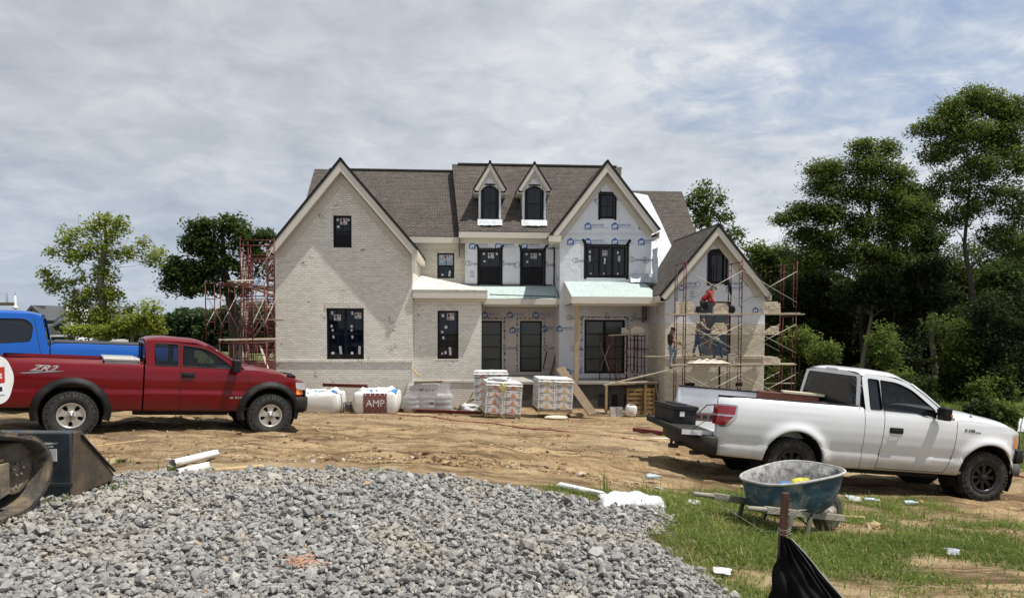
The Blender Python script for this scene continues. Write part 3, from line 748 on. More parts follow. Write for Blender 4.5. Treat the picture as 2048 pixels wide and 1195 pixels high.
# ---- wing A: whitewashed brick gable, left
vA = 0.
aL, aR = hu(550, vA), hu(825, vA); OH = .42
apA = hp(680.5, 315, vA - OH); tlA = hp(533, 496, vA - OH); trA = hp(836, 496, vA - OH)
mL = (apA[1] - tlA[1]) / (apA[0] - tlA[0]); mR = (apA[1] - trA[1]) / (trA[0] - apA[0])
def under(ap, m, u, sg): return ap[1] - m * abs(u - ap[0]) - .14
wA1 = (*[hu(x, vA) for x in (667.5, 704)], hz(498, vA), hz(435, vA))
wA2 = (*[hu(x, vA) for x in (653, 727.5)], hz(718.5, vA), hz(618, vA))
h1 = window(wA1, vA + .04, stickers=[s for s in STK], sill=True, double=True, boarded=.42, label='small black framed window high in the brick gable')
h2 = window(wA2, vA + .04, cols=2, double=True, sill=False, stickers=[(.14, .91, .08, .13, 1), (.28, .82, .28, .24, 2), (.12, .65, .09, .11, 1), (.15, .57, .08, .09, 1), (.17, .44, .08, .12, 1), (.15, .12, .12, .1, 1), (.36, .18, .1, .34, 1),
 (.68, .91, .08, .13, 1), (.83, .86, .28, .24, 2), (.66, .65, .09, .11, 1), (.66, .57, .08, .09, 1), (.68, .44, .08, .12, 1), (.67, .12, .1, .1, 1), (.87, .18, .1, .34, 1)], label='tall double black framed window low in the brick gable')
wall('brick_wall', [(aL, ZB), (aR, ZB), (aR, under(apA, mR, aR, 1)), (apA[0], apA[1] - .14), (aL, under(apA, mL, aL, -1))], [h1, h2], vA, M['brick'])
studs(wA1[0], wA1[1], wA1[2], wA1[3], vA); studs(wA2[0], wA2[1], wA2[2], wA2[3], vA)
sidewall('brick_side_wall', aL, vA + .12, 12, ZB, under(apA, mL, aL, -1), M['brick'])
sidewall('brick_side_wall', aR - .12, vA + .12, 5.3, ZB, under(apA, mR, aR, 1), M['brick'])
zbelt = hz(722, vA)
b = MB(); b.box(aL - .03, aR + .03, vA - .045, vA - .002, zbelt - .04, zbelt + .045); b.build('brick_ledge', M['brick'], house, uv=True)
for w_, hh in ((wA1, .24), (wA2, .24)):
 b = MB()
 n = int((w_[1] - w_[0] + .1) / .083)
 for i in range(n):
  u = w_[0] - .05 + (w_[1] - w_[0] + .1) * i / n; b.box(u + .005, u + .076, vA - .018 - random.uniform(0, .006), vA - .002, w_[3] + .012, w_[3] + .012 + hh)
 b.build('brick_lintel', M['brick'], house, uv=True)
q = MB(); m_ = .0
for y0 in range(0, 44):   # toothed brick ends on the left corner
 z = zbelt - .9 + y0 * .166
 if z < under(apA, mL, aL, -1) - .1: q.box(aL - .05, aL - .003, vA + .02, vA + .12, z, z + .07)
q.build('toothed_brick_corner', M['brick2'], house, uv=True)
def gable_roof(ap, tl, tr, v0, v1, nameid='shingle_roof', th=.1):
 for t in (tl, tr):
  d = Vector(t) - Vector(ap); e = d.normalized() * .03
  roofslab(nameid, [(ap[0], v0 - .03, ap[1] + .02), (t[0] + e.x, v0 - .03, t[1] + e.y + .02), (t[0] + e.x, v1, t[1] + e.y + .02), (ap[0], v1, ap[1] + .02)], th=th)
gable_roof(apA, tlA, trA, vA - OH, 8.4)
rake(apA, tlA, trA, vA - OH, w=.30, oh=OH, fz=.26)
# side eave boards of wing A
b = MB()
b.box(tlA[0] + .0, tlA[0] + .05, vA - OH + .04, 8, tlA[1] - .30, tlA[1] - .03); b.box(tlA[0] + .05, aL - .001, vA - OH + .04, 8, tlA[1] - .30, tlA[1] - .27)
b.box(aR + .001, aR + .16, vA - OH + .04, vA + .02, hz(548, vA), trA[1] - .12); b.box(aR + .05, trA[0] - .02, vA - OH + .05, 5, trA[1] - .33, trA[1] - .06)
b.build('eave_trim', M['trim'], house)
# ---- main block B (left) roof and wall
zBe = hz(473, 5.0, 870); vBr = 9.3; zBr = hp(760, 340, vBr)[1]
uBl = hu(621, 8); uBr = hu(918, 4.5)
roofslab('shingle_roof', [(uBl, 4.9, zBe), (uBr + .6, 4.9, zBe), (uBr + .6, vBr, zBr), (uBl, vBr, zBr)])
roofslab('shingle_roof', [(uBl, vBr, zBr), (uBr + .6, vBr, zBr), (uBr + .6, 13.8, zBe), (uBl, 13.8, zBe)])
b = MB(); b.box(uBl + .8, uBr + .3, vBr - .13, vBr + .13, zBr - .02, zBr + .045); b.build('ridge_cap', M['shingle'], house, uv=True)
eave('eave_trim', hu(815, 4.9), hu(919, 4.9), hz(473, 4.9, 870) - .02, 4.88, h=.28, d=.42, fr=.26)
wBs = (*[hu(x, 5.3) for x in (874.5, 908.5)], hz(557, 5.3), hz(507, 5.3))
h = window(wBs, 5.34, stickers=STK, double=True, sill=True, label='small black framed window in the recessed upper brick wall')
bl, br = hu(815, 5.3), hu(931, 5.3)
wall('brick_wall', [(bl, 3.4), (br, 3.4), (br, hz(478, 5.3)), (bl, hz(478, 5.3))], [h], 5.3, M['brick2'])
studs(*wBs, 5.3)
b = MB(); zt = hz(487, 5.3)
for i in range(30): b.box(bl + .1 + i * .083, bl + .17 + i * .083, 5.28, 5.298, zt - .32, zt - .10)
for i in range(9): b.box(wBs[0] - .06 + i * .105, wBs[0] + .03 + i * .105, 5.28, 5.298, wBs[3] + .02, wBs[3] + .24)
b.build('soldier_course', M['brick2'], house, uv=True)
# ---- block F: taller centre roof, dormers, wrapped upper wall
vFe = 4.45; vFr = 8.9; zFe = hz(463, vFe, 1010); zFr = hp(1070, 331, vFr)[1]; mF = (zFr - zFe) / (vFr - vFe)
fE0, fE1 = hu(918, vFe), hu(1320, vFe); fR0, fR1 = hu(904, vFr), hu(1240, vFr)
roofslab('shingle_roof', [(fE0, vFe, zFe), (hu(1235, vFe), vFe, zFe), (fR1, vFr, zFr), (fR0, vFr, zFr)], th=.14)
roofslab('shingle_roof', [(fR0, vFr, zFr), (fR1, vFr, zFr), (fR1, 13.8, zFe), (fR0, 13.8, zFe)])
b = MB(); b.box(fR0 + .3, fR1 - .3, vFr - .14, vFr + .14, zFr - .02, zFr + .05); b.build('ridge_cap', M['shingle'], house, uv=True)
# left gable wall closing the step between the two roofs
b = MB(); b.add([(fE0 + .02, vFe + .1, zFe - .1), (fR0 + .05, vFr, zFr - .1), (fR0 + .05, 13.6, zFe - .1), (fE0 + .02, vFe + .1, zFe - 1.2), (fR0 + .05, 13.6, zFe - 1.2)], [(0, 1, 2, 4, 3)]); b.build('gable_step', M['shingle'], house, uv=True)
eave('eave_trim', fE0 - .01, hu(1113, vFe), zFe - .03, vFe - .02, h=.27, d=.47, fr=.22)
wF = [(*[hu(x, 4.9) for x in (958, 1001)], hz(568, 4.9), hz(499, 4.9)), (*[hu(x, 4.9) for x in (1043, 1087)], hz(568, 4.9), hz(499, 4.9))]
hs = [window(w, 4.93, double=True, boarded=.5, tape=.09, stickers=STK[:4] + ([(.45, .15, .12, .16, 1), (.62, .15, .1, .16, 1), (.78, .15, .06, .16, 1)] if k == 0 else []), inset=.05, label=('taped black window over the porch with stickers at its foot', 'taped black window over the porch nearest the tall gable')[k]) for k, w in enumerate(wF)]
fl, fr_ = hu(930, 4.9), hu(1106, 4.9)
wall('house_wrap_wall', [(fl, 4.6), (fr_, 4.6), (fr_, zFe - .2), (fl, zFe - .2)], hs, 4.9, M['wrap'])
for w in wF: studs(*w, 4.9)
sidewall('house_wrap_side_wall', fl, 5.02, 9, 4.6, zFe - .1, M['wrap'])
# ---- wing E: tall wrapped gable
vE = 3.0
eL, eR = hu(1119, vE), hu(1301, vE); apE = hp(1215.5, 319.5, vE - OH); tlE = hp(1103, 465, vE - OH); trE = hp(1321, 458, vE - OH)
mEL = (apE[1] - tlE[1]) / (apE[0] - tlE[0]); mER = (apE[1] - trE[1]) / (trE[0] - apE[0])
wE1 = (*[hu(x, vE) for x in (1199, 1226)], hz(432, vE), hz(384, vE)); wE2 = (*[hu(x, vE) for x in (1172, 1251)], hz(551, vE), hz(490, vE))
wE3 = (*[hu(x, vE) for x in (1169, 1250)], hz(746, vE), hz(638, vE))
hs = [window(wE1, vE + .03, rows=2, tape=.11, inset=.05, label='small taped window high in the wrapped gable', fr=.05),
 window(wE2, vE + .03, cols=3, rows=2, tape=.12, inset=.05, stickers=[(.09, .82, .09, .11, 1), (.09, .6, .09, .3, 1), (.47, .78, .22, .24, 2), (.47, .52, .08, .26, 1), (.8, .80, .09, .12, 1), (.83, .6, .1, .26, 1), (.12, .1, .07, .08, 1), (.45, .1, .07, .08, 1), (.8, .1, .07, .08, 1)], label='wide triple taped window in the wrapped gable'),
 window(wE3, vE + .03, cols=2, rows=4, inset=.05, fr=.09, glass='film', label='large double glazed door under the right porch roof, covered with film', muntin=.03)]
zE0 = 1.0
wall('house_wrap_wall', [(eL, zE0), (eR + .6, zE0), (eR + .6, hz(600, vE)), (eR, hz(600, vE)), (eR, apE[1] - .14 - mER * (eR - apE[0])), (apE[0], apE[1] - .14), (eL, apE[1] - .14 - mEL * (apE[0] - eL))], hs, vE, M['wrap'])
studs(*wE1, vE); studs(*wE2, vE)
sidewall('house_wrap_side_wall', eL, vE + .12, 6, zE0, apE[1] - .16 - mEL * (apE[0] - eL), M['wrap'])
sidewall('house_wrap_side_wall', eR - .12, vE + .12, 9, zE0, apE[1] - .16 - mER * (eR - apE[0]), M['wrap'])
gable_roof(apE, tlE, trE, vE - OH, 8.6)
rake(apE, tlE, trE, vE - OH, w=.28, oh=OH, fz=.24)
# return of the eave trim from the centre eave round to the gable
b = MB(); zz = zFe - .03
b.prism([[(tlE[0] + .02, tlE[1] - .12), (hu(1096, vE - OH), tlE[1] - .14), (hu(1096, vE - OH), tlE[1] - .40), (eL + .0, tlE[1] - .40), (eL, tlE[1] - .12)]], lambda s, t, d: (s, d, t), vE - OH, vE - OH + .05)
b.box(eL - .35, eL - .31, vE - OH + .05, vFe - .02, tlE[1] - .42, tlE[1] - .14); b.box(eL - .31, eL, vE - OH + .05, vFe + .4, tlE[1] - .42, tlE[1] - .38)
b.box(eR + .001, trE[0] - .03, vE - OH + .05, 8, trE[1] - .4, trE[1] - .36); b.box(trE[0] - .06, trE[0] - .02, vE - OH + .05, 8, trE[1] - .4, trE[1] - .12)
b.build('eave_trim', M['trim'], house)
# ---- dormers
def plF(v): return zFe + mF * (v - vFe)
for k, (xc, xw0, xw1, ya, lab) in enumerate([(977.5, 957, 1001, 321, 'left'), (1066, 1044, 1090, 323, 'right')]):
 vd = 5.0; u0, u1 = hu(xw0, vd), hu(xw1, vd); zb = plF(vd) - .15; ap = hp(xc + (1 if k == 0 else 0), ya, vd - .16)
 tw = (u1 - u0) / 2 + .27; zt = hz(379, vd, xc); ap = ((u0 + u1) / 2, ap[1]); tl = (ap[0] - tw, zt); tr = (ap[0] + tw, zt); m2 = (ap[1] - zt) / tw
 wd = (u0 + .20, u1 - .20, hz(441, vd), hz(371, vd))
 hole = window(wd, vd + .02, rows=2, arch=.20, tape=.10, inset=.04, fr=.05, label='arched window in the %s dormer' % lab)
 wall('dormer_wrap_wall', [(u0, zb), (u1, zb), (u1, ap[1] - .12 - m2 * (u1 - ap[0])), (ap[0], ap[1] - .12), (u0, ap[1] - .12 - m2 * (ap[0] - u0))], [hole], vd, M['wrap'], th=.08)
 studs(*wd, vd)
 for uu in (u0, u1 - .06):
  zt2 = ap[1] - .13 - m2 * abs(uu + .03 - ap[0]); mb = MB(); ve = vFe + (zt2 - zFe) / mF + .2
  mb.prism([[(vd + .08, zb), (vd + .08, zt2), (ve, zt2)]], lambda a, b_, d: (d, a, b_), uu, uu + .06); mb.build('dormer_side', M['wrap'], house, uv=True)
 gable_roof(ap, tl, tr, vd - .16, vFe + (ap[1] - zFe) / mF + .1, th=.07)
 rake(ap, tl, tr, vd - .16, w=.17, oh=.16, fz=.10)
 mb = MB(); mb.box(tl[0] + .02, tl[0] + .05, vd - .12, vd + 1.9, zt - .2, zt - .05); mb.box(tl[0] + .05, u0, vd - .12, vd + 1.9, zt - .2, zt - .17); mb.box(tr[0] - .05, tr[0] - .02, vd - .12, vd + 1.9, zt - .2, zt - .05); mb.box(u1, tr[0] - .05, vd - .12, vd + 1.9, zt - .2, zt - .17); mb.build('dormer_eave_trim', M['trim'], house)
 # crumpled apron of wrap lying on the shingles
 g = [];
 for i in range(3):
  row = []
  for j in range(13):
   u = lerp(u0 - .06, u1 + .06, j / 12); vv = vd - .03 - i * .12; s = .02 + .04 * random.random() if i else 0
   row.append((u, vv - (.05 * math.sin(j / 12 * math.pi) if i == 2 else 0), plF(vv) + .03 + s + (.14 if i == 0 else 0)))
  g.append(row)
 mb = MB(); mb.sheet(g); mb.build('wrap_apron', M['silver'], house, uv=True)
# ---- J: right rear roof with unfinished valley
vJ = 9.2; zJ = hp(1315, 382, vJ)[1]; mJ = .98; vJe = 4.0
j0, j1 = hu(1255, vJ), hu(1360, vJ)
roofslab('shingle_roof', [(j0, vJe, zJ - mJ * (vJ - vJe)), (j1, vJe, zJ - mJ * (vJ - vJe)), (j1, vJ, zJ), (j0, vJ, zJ)])
roofslab('shingle_roof', [(j0, vJ, zJ), (j1, vJ, zJ), (j1, 13.8, zJ - 4), (j0, 13.8, zJ - 4)])
mb = MB(); mb.prism([[(vJe + .3, zJ - mJ * (vJ - vJe)), (vJ, zJ - .12), (13.6, zJ - 4.2), (13.6, 0), (vJe + .3, 0)]], lambda a, b_, d: (d, a, b_), j1 - .25, j1 - .15); mb.build('rear_side_wall', M['wrap'], house, uv=True)
def onJ(px, py, o=.03):
 q = hplane(px, py, (0, vJ, zJ), (0, -mJ, 1)); return (q.x, q.y - o * .7, q.z + o * .7)
mb = MB(); P = [onJ(*p) for p in ((1266, 386), (1295, 391), (1322, 445), (1346, 500), (1330, 545), (1295, 560))]; mb.add(P, [(0, 1, 2, 3, 4, 5)]); mb.build('valley_underlayment', M['silver'], house, uv=True)
# ---- C: low brick bay
vC = .25; cL, cR = aR - .02, hu(963, vC)
wC = (*[hu(x, vC) for x in (875, 917)], hz(717.5, vC), hz(621.5, vC))
zCe = hz(580, vC - .35, 900)
h = window(wC, vC + .04, double=True, sill=True, stickers=[(.25, .9, .09, .13, 1), (.62, .88, .3, .28, 2), (.4, .66, .12, .12, 1), (.22, .56, .09, .09, 1), (.27, .44, .09, .12, 1), (.38, .13, .1, .12, 1), (.22, .11, .08, .09, 1), (.6, .16, .1, .34, 1)], label='tall narrow black window in the low brick bay')
wall('brick_wall', [(cL, ZB), (cR, ZB), (cR, zCe - .1), (cL, zCe - .1)], [h], vC, M['brick'])
studs(*wC, vC)
sidewall('brick_side_wall', cR - .12, vC + .12, 4.9, ZB, zCe - .1, M['brick'])
b = MB(); zc = hz(762, vC); b.box(cL + .01, cR + .03, vC - .04, vC - .002, zc - .04, zc + .04); b.box(cR + .002, cR + .04, vC + 0, 3.5, zc - .04, zc + .04)
zt = hz(597, vC)
n = int((cR - cL) / .083)
for i in range(n): b.box(cL + i * .083 + .005, cL + i * .083 + .077, vC - .02 - random.uniform(0, .006), vC - .002, zt - .26, zt - .03)
b.build('brick_ledge', M['brick'], house, uv=True); b = MB()
n = int((wC[1] - wC[0] + .1) / .083)
for i in range(n): u = wC[0] - .04 + i * .086; b.box(u + .005, u + .076, vC - .02, vC - .003, wC[3] + .015, wC[3] + .22)
b.build('brick_lintel', M['brick'], house, uv=True)
cFR = hp(975, 580, vC - .35); cBL = hp(824, 550, 5.25)
mb = MB(); mb.slab([(aR, vC - .37, zCe + .02), (cFR[0], vC - .37, zCe + .02), (aR, 5.25, cBL[1])], .06); mb.slab([(cFR[0], vC - .37, zCe + .021), (cFR[0], 5.25, zCe + .021), (aR + .02, 5.25, cBL[1])], .06)
roof_c = mb.build('bay_roof_deck', mt('dusty_white_roof_deck', (.66, .66, .62), .8, var=.1, vs=2, stain=((.35, .25, .14), .7)), house, uv=True)
eave('eave_trim', aR + .02, cFR[0], zCe - .03, vC - .35, h=.30, d=.35, fr=.12)
mb = MB(); mb.box(cFR[0] - .03, cFR[0] + .001, vC - .31, 4.8, zCe - .33, zCe - .03); mb.box(cR, cFR[0] - .03, vC, 4.8, zCe - .33, zCe - .30); mb.build('eave_trim', M['trim'], house)
# ---- D: recessed centre entrance wall and its low roof
vD = 4.9; dE = 3.02; zDe = hz(597, dE, 1050); zDt = hz(571, vD, 1050)
mb = MB(); mb.slab([(hu(964, dE), dE, zDe), (hu(1119, dE), dE, zDe), (hu(1108, vD), vD, zDt), (fl - .3, vD, zDt), (hu(945, dE), dE + .4, zDe)], .08); mb.build('porch_roof', [M['teal'], M['trim']], house, uv=True)
eave('eave_trim', hu(964, dE), hu(1119, dE), zDe - .02, dE - .01, h=.24, d=.4, fr=.05)
mb = MB(); mb.box(hu(964, dE), hu(1119, dE), dE + .4, vD, zDe - .3, zDe - .27); mb.build('porch_ceiling', M['dplank'], house, uv=True)
mb = MB(); mb.beam((hu(979, 3.3), 3.25, zDe + .19), (hu(1112, 3.2), 3.15, zDe + .11), .08, .04); mb.beam((hu(1112, 4.8), 4.7, zDt + .04), (hu(1118, 3.15), 3.1, zDe + .1), .07, .05); mb.box(fl - .2, hu(1104, 4.86), 4.80, 4.86, zDt + .02, zDt + .06); mb.build('roof_edge_flashing', M['frame'], house)
wD = [(*[hu(x, vD) for x in (956, 1004)], hz(746, vD), hz(641, vD)), (*[hu(x, vD) for x in (1040, 1084)], hz(743, vD), hz(641, vD))]
hs = [window(w, vD + .02, rows=4, inset=.05, fr=.08, glass='film', muntin=.03, label=('film covered tall window beside the brick bay', 'film covered tall window in the middle of the recessed wall')[k]) for k, w in enumerate(wD)]
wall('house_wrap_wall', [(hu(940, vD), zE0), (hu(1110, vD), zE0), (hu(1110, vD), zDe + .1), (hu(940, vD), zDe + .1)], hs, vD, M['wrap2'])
mb = MB()
for w in wD + [wE3]:
 vv = vD if w is not wE3 else vE
 for s in range(2):
  e = .10 + s * .02
 z = w[2]
 for side in (w[0] - .13, w[1] + .13):
  zz = w[2]
  while zz < w[3] + .15:
   mb.box(side - .035 + random.uniform(-.03, .03), side + random.uniform(0, .05), vv - .004, vv - .001, zz, zz + random.uniform(.03, .08)); zz += random.uniform(.07, .14)
 uu = w[0] - .15
 while uu < w[1] + .12:
  mb.box(uu, uu + random.uniform(.03, .08), vv - .004, vv - .001, w[3] + .09 + random.uniform(-.02, .02), w[3] + .15); uu += random.uniform(.07, .14)
mb.build('torn_tape_marks', M['frame'], house, kind='stuff')
# ---- G: right porch
gE = .5; zGe = hz(593, gE, 1220); zGt = hz(563, vE, 1200); g0, g1 = hu(1143, gE), hu(1319, gE)
mb = MB(); mb.slab([(g0, gE, zGe), (g1, gE, zGe), (g1 - .12, vE, zGt), (g0, vE, zGt)], .08); mb.build('porch_roof', [M['teal'], M['trim']], house, uv=True)
eave('eave_trim', g0, g1, zGe - .02, gE - .01, h=.27, d=.3, fr=.02)
mb = MB(); mb.box(g0 + .01, g0 + .05, gE + .02, vE - .01, zGe - .29, zGe - .04); mb.prism([[(gE + .05, zGe - .04), (vE - .01, zGt - .09), (vE - .01, zGe - .04)]], lambda a, b_, d: (d, a, b_), g0 + .02, g0 + .05); mb.build('porch_roof_end', M['trim'], house)
mb = MB(); mb.box(g0 + .1, g1 - .05, gE + .3, vE - .01, zGe - .30, zGe - .27); mb.build('porch_ceiling', M['dplank'], house, uv=True)
zS = 1.12
mb = MB(); up = hu(1153.5, .8); mb.box(up - .08, up + .08, .72, .88, zS, zGe - .27); mb.build('timber_porch_post', mt('fresh_timber_post', (.42, .30, .16), .75, var=.2, vs=4, stretch=(6, 6, 1)), house)
mb = MB(); mb.box(hu(1287, vE) + .0, hu(1291, vE), vE - .3, vE - .2, hz(640, vE), hz(607, vE)); mb.box(hu(1282, vE), hu(1285, vE), vE - .3, vE - .15, hz(643, vE), hz(605, vE)); mb.build('porch_bracing', M['dplank'], house)
# slab and foundation
mb = MB(); mb.box(cR + .0, hu(1331, 0) + .0, .9, 5.0, zS - .14, zS); mb.build('porch_slab', M['concrete'], house, bevel=.02)
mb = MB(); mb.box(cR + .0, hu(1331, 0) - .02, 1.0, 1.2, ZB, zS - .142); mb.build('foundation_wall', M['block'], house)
for px0, px1 in ((1199, 1215), (1225, 1236), (1250, 1262)):
 mb = MB(); mb.box(hu(px0, 1), hu(px1, 1), .98, .999, .05, .55)
 mb.build('crawlspace_opening', M['dark'], house)
# ---- I: right gable wing
iL, iR = hu(1331, 0), hu(1530, 0); apI = hp(1437.5, 446.5, -OH); tlI = hp(1319, 589, -OH); trI = hp(1545, 584, -OH)
mIL = (apI[1] - tlI[1]) / (apI[0] - tlI[0]); mIR = (apI[1] - trI[1]) / (trI[0] - apI[0]); zIb = hz(644, 0)
wI = (*[hu(x, 0) for x in (1419, 1448)], hz(561, 0), hz(502, 0)); wI2 = (*[hu(x, 0) for x in (1400, 1461)], hz(712, 0), hz(600, 0))
h3 = window(wI, .03, arch=.0, inset=.05, fr=.06, tape=.13, label='tall window in the right gable above the workers', double=False)
mb = MB(); ua, ub = wI[0] - .1, wI[1] + .1; pts = [(ua, wI[3] + .02), (ub, wI[3] + .02)] + [(lerp(ub, ua, t / 8), wI[3] + .10 + .09 * math.sin(math.pi * t / 8)) for t in range(9)]
mb.prism([pts], lambda a, b_, d: (a, d, b_), -.014, -.002); mb.build('arched_flashing', M['tape'], house)
h4 = window(wI2, .03, inset=.05, fr=.05, cols=1, rows=1, label='wide unglazed opening covered in grey film behind the scaffold', muntin=0, glass='glass')
mb = MB(); mb.poly([[(wI2[0] + .02, wI2[2] + .02), (wI2[1] - .02, wI2[2] + .02), (wI2[1] - .02, wI2[3] - .02), (wI2[0] + .02, wI2[3] - .02)]], lambda a, b_: (a, .035, b_)); mb.build('window_film', mt('grey_blue_film', (.07, .08, .10), .3, var=.4, vs=3, bump=.6, bs=5), house)
topI = [(iR, apI[1] - .14 - mIR * (iR - apI[0])), (apI[0], apI[1] - .14), (iL, apI[1] - .14 - mIL * (apI[0] - iL))]
def zstep(u):  # unfinished brick top edge
 return zIb
brick_out = [(iL, ZB), (iR, ZB), (iR, zIb)]
mb = MB(); mb.prism([[(iL, zIb + .0), (iR, zIb + .0)] + topI, h3[::-1]] if wI2[3] <= zIb else [[(iL, zIb), (wI2[0], zIb), (wI2[0], wI2[3]), (wI2[1], wI2[3]), (wI2[1], zIb), (iR, zIb)] + topI, h3[::-1]], lambda a, b_, d: (a, d, b_), .03, .12)
mb.build('house_wrap_wall', M['wrap'], house, uv=True)
mb = MB(); mb.prism([[(iL, ZB), (iR, ZB), (iR, zIb), (wI2[1], zIb), (wI2[1], wI2[2]), (wI2[0], wI2[2]), (wI2[0], zIb), (iL, zIb)]], lambda a, b_, d: (a, d, b_), 0, .11)
mb.build('brick_wall', M['brick2'], house, uv=True)
studs(*wI, 0)
for u0, u1 in ((1372, 1391), (1473, 1487)):
 mb = MB(); mb.box(hu(u0, 0), hu(u1, 0), -.004, -.001, hz(772, 0), hz(765, 0)); mb.build('foundation_vent', M['dark'], house)
mb = MB(); mb.box(hu(1439, 0), hu(1442, 0), -.03, -.005, hz(780, 0), hz(732, 0)); mb.build('drain_pipe', M['dark'], house)
mb = MB(); mb.box(iL - .03, iR + .03, -.05, -.002, hz(716, 0), hz(711, 0)); mb.box(iL - .04, iL - .002, -.03, 3.2, hz(716, 0), hz(711, 0)); mb.build('brick_ledge', M['brick2'], house, uv=True)
sidewall('brick_side_wall', iL, .12, 3.12, ZB, zIb, M['brick2']); sidewall('house_wrap_side_wall', iL + .02, .12, 8, zIb, tlI[1] - .1, M['wrap']); sidewall('brick_side_wall', iR - .12, .12, 9, ZB, topI[0][1], M['brick2'])
gable_roof(apI, tlI, trI, -OH, 7.7)
rake(apI, tlI, trI, -OH, w=.26, oh=OH, fz=.16)
mb = MB(); mb.box(tlI[0] + .0, tlI[0] + .05, -OH + .04, 3.0, tlI[1] - .30, tlI[1] - .04); mb.box(tlI[0] + .05, iL, -OH + .04, 4, tlI[1] - .3, tlI[1] - .27); mb.box(iR, trI[0] - .03, -OH + .04, 8, trI[1] - .34, trI[1] - .31); mb.box(trI[0] - .06, trI[0] - .02, -OH + .04, 8, trI[1] - .32, trI[1] - .08); mb.build('eave_trim', M['trim'], house)
# torn wrap in the valley between porch, tall gable and right wing
mb = MB(); g = [[(eR + .01 + .03 * math.sin(i * 2 + j), vE - .1 - j * .35, lerp(zGt + 1.5, zGt - .1, i / 6) - j * .12 * (i / 6)) for j in range(4)] for i in range(7)]
mb.sheet(g); g = [[(lerp(eR - 1.0, eR + .25, j / 8), vE - .06 - .25 * (i / 4) ** 2 - .04 * math.sin(j * 1.7 + i), lerp(hz(545, vE), zGt - .03, i / 4)) for j in range(9)] for i in range(5)]; mb.sheet(g)
mb.build('loose_wrap', M['silver'], house, uv=True)
# ---- rear body so that the house is closed from any side
ROOM.build('stud_framing', mt('blue_grey_studs', (.20, .22, .26), .8, var=.15), house)
mb = MB(); mb.box(aL, iR, 13.5, 13.6, ZB, 7); mb.box(aL + .2, iR - .2, 5.2, 13.4, 3.9, 4.0); mb.box(aL + .2, aR - .2, .3, 5.2, 3.9, 4.0); mb.box(aL + .2, iR - .2, 5.3, 13.4, .9, 1.0); mb.box(iL + .2, iR - .2, .3, 5.2, 3.9, 4.0); mb.build('floor_decks_and_rear_wall', M['dark'], house)
for (a, b_, v) in ((aL + .2, aR - .3, 2.6), (iL + .3, iR - .3, 2.6), (fl, eR, 7.0)):
 mb = MB(); mb.box(a, b_, v, v + .1, 1.0, (6.4 if a < 0 else 4.6) if v < 5 else 8.6); mb.build('inner_partition', M['dark'], house)
# ---- printing on the wrap
def bear_house(mb, mapf, x, y, s, mi=0):
 o = [(0, 0), (1, 0), (1, .62), (.5, 1), (0, .62)]; o = [(x + a * s, y + b * s) for a, b in o]
 iq = [(.10, .08), (.90, .08), (.90, .55), (.5, .84), (.10, .55)]
 bear = [(.16, .08), (.16, .38), (.26, .56), (.42, .62), (.60, .58), (.66, .66), (.74, .58), (.84, .50), (.84, .38), (.74, .34), (.70, .30), (.72, .08), (.60, .08), (.56, .24), (.42, .26), (.36, .08)]
 mb.poly([o, [(x + a * s, y + b * s) for a, b in bear][::-1]], mapf, mi)
 mb.add([mapf(x, y - .10 * s), mapf(x + s, y - .10 * s), mapf(x + s, y - .05 * s), mapf(x, y - .05 * s)], [(0, 1, 2, 3)], mi)
def barricade(mb, mapf, x, y, s):
 bear_house(mb, mapf, x, y, s)
 puttext(mb, 'BARRICADE', mapf, x + s * 1.12, y + s * .45, s * 1.65, s * .28, bold=.012)
 puttext(mb, 'BUILDING WRAP PLUS UP', mapf, x + s * 1.12, y + s * .18, s * 2.2, s * .13, bold=.01)
def turnberry(mb, mapf, x, y, w):
 """script name with a looping flourish"""
 puttext(mb, 'Turnberry', mapf, x, y, w * .8, w * .22, shear=.45, bold=.004)
 pts = []
 for i in range(27):
  a = lerp(-2.6, 4.2, i / 26); r = w * lerp(.19, .10, i / 26); pts.append((x + w * .80 + r * math.cos(a), y + w * .10 + r * .95 * math.sin(a)))
 p2 = [(x + w * .04 + w * .17 * math.cos(a), y + w * .15 + w * .13 * math.sin(a)) for a in [lerp(.6, 5.4, i / 16) for i in range(17)]]
 th = w * .009
 for P in (pts, p2):
  for a, b_ in zip(P, P[1:]):
   d = Vector((b_[0] - a[0], b_[1] - a[1])).normalized(); n = Vector((-d.y, d.x)) * th
   mb.add([mapf(a[0] + n.x, a[1] + n.y), mapf(a[0] - n.x, a[1] - n.y), mapf(b_[0] - n.x, b_[1] - n.y), mapf(b_[0] + n.x, b_[1] + n.y)], [(0, 1, 2, 3)])
def crest(mb, mapf, x, y, w):
 """small round crest and two words below the script"""
 for a0 in range(10):
  a = a0 * .63; mb.add([mapf(x + w * .09 * math.cos(a), y + w * .09 * math.sin(a)), mapf(x + w * .065 * math.cos(a), y + w * .065 * math.sin(a)), mapf(x + w * .065 * math.cos(a + .63), y + w * .065 * math.sin(a + .63)), mapf(x + w * .09 * math.cos(a + .63), y + w * .09 * math.sin(a + .63))], [(0, 1, 2, 3)])
 puttext(mb, 'HOMES', mapf, x - w * .13, y - w * .19, w * .26, w * .05, bold=.02)
PR = []
def onv(v, off=.005): return lambda a, b_: (a, v - off, b_)
def put(px, py, v, wpx, fn=barricade, off=.005, mbx=None):
 """photo position of the print's lower left corner, on wall plane v"""
 u, z = hp(px, py, v); s = wpx / F * (31 + v); q = MB(); fn(q, onv(v, off), u, z, s); q.build('wrap_logo' if fn is barricade else 'wrap_script', M['blueprint' if fn is barricade else 'inkprint'], house, fixn=False)
for px in (938, 990, 1042, 1094): put(px, 497, 4.9, 13.5)
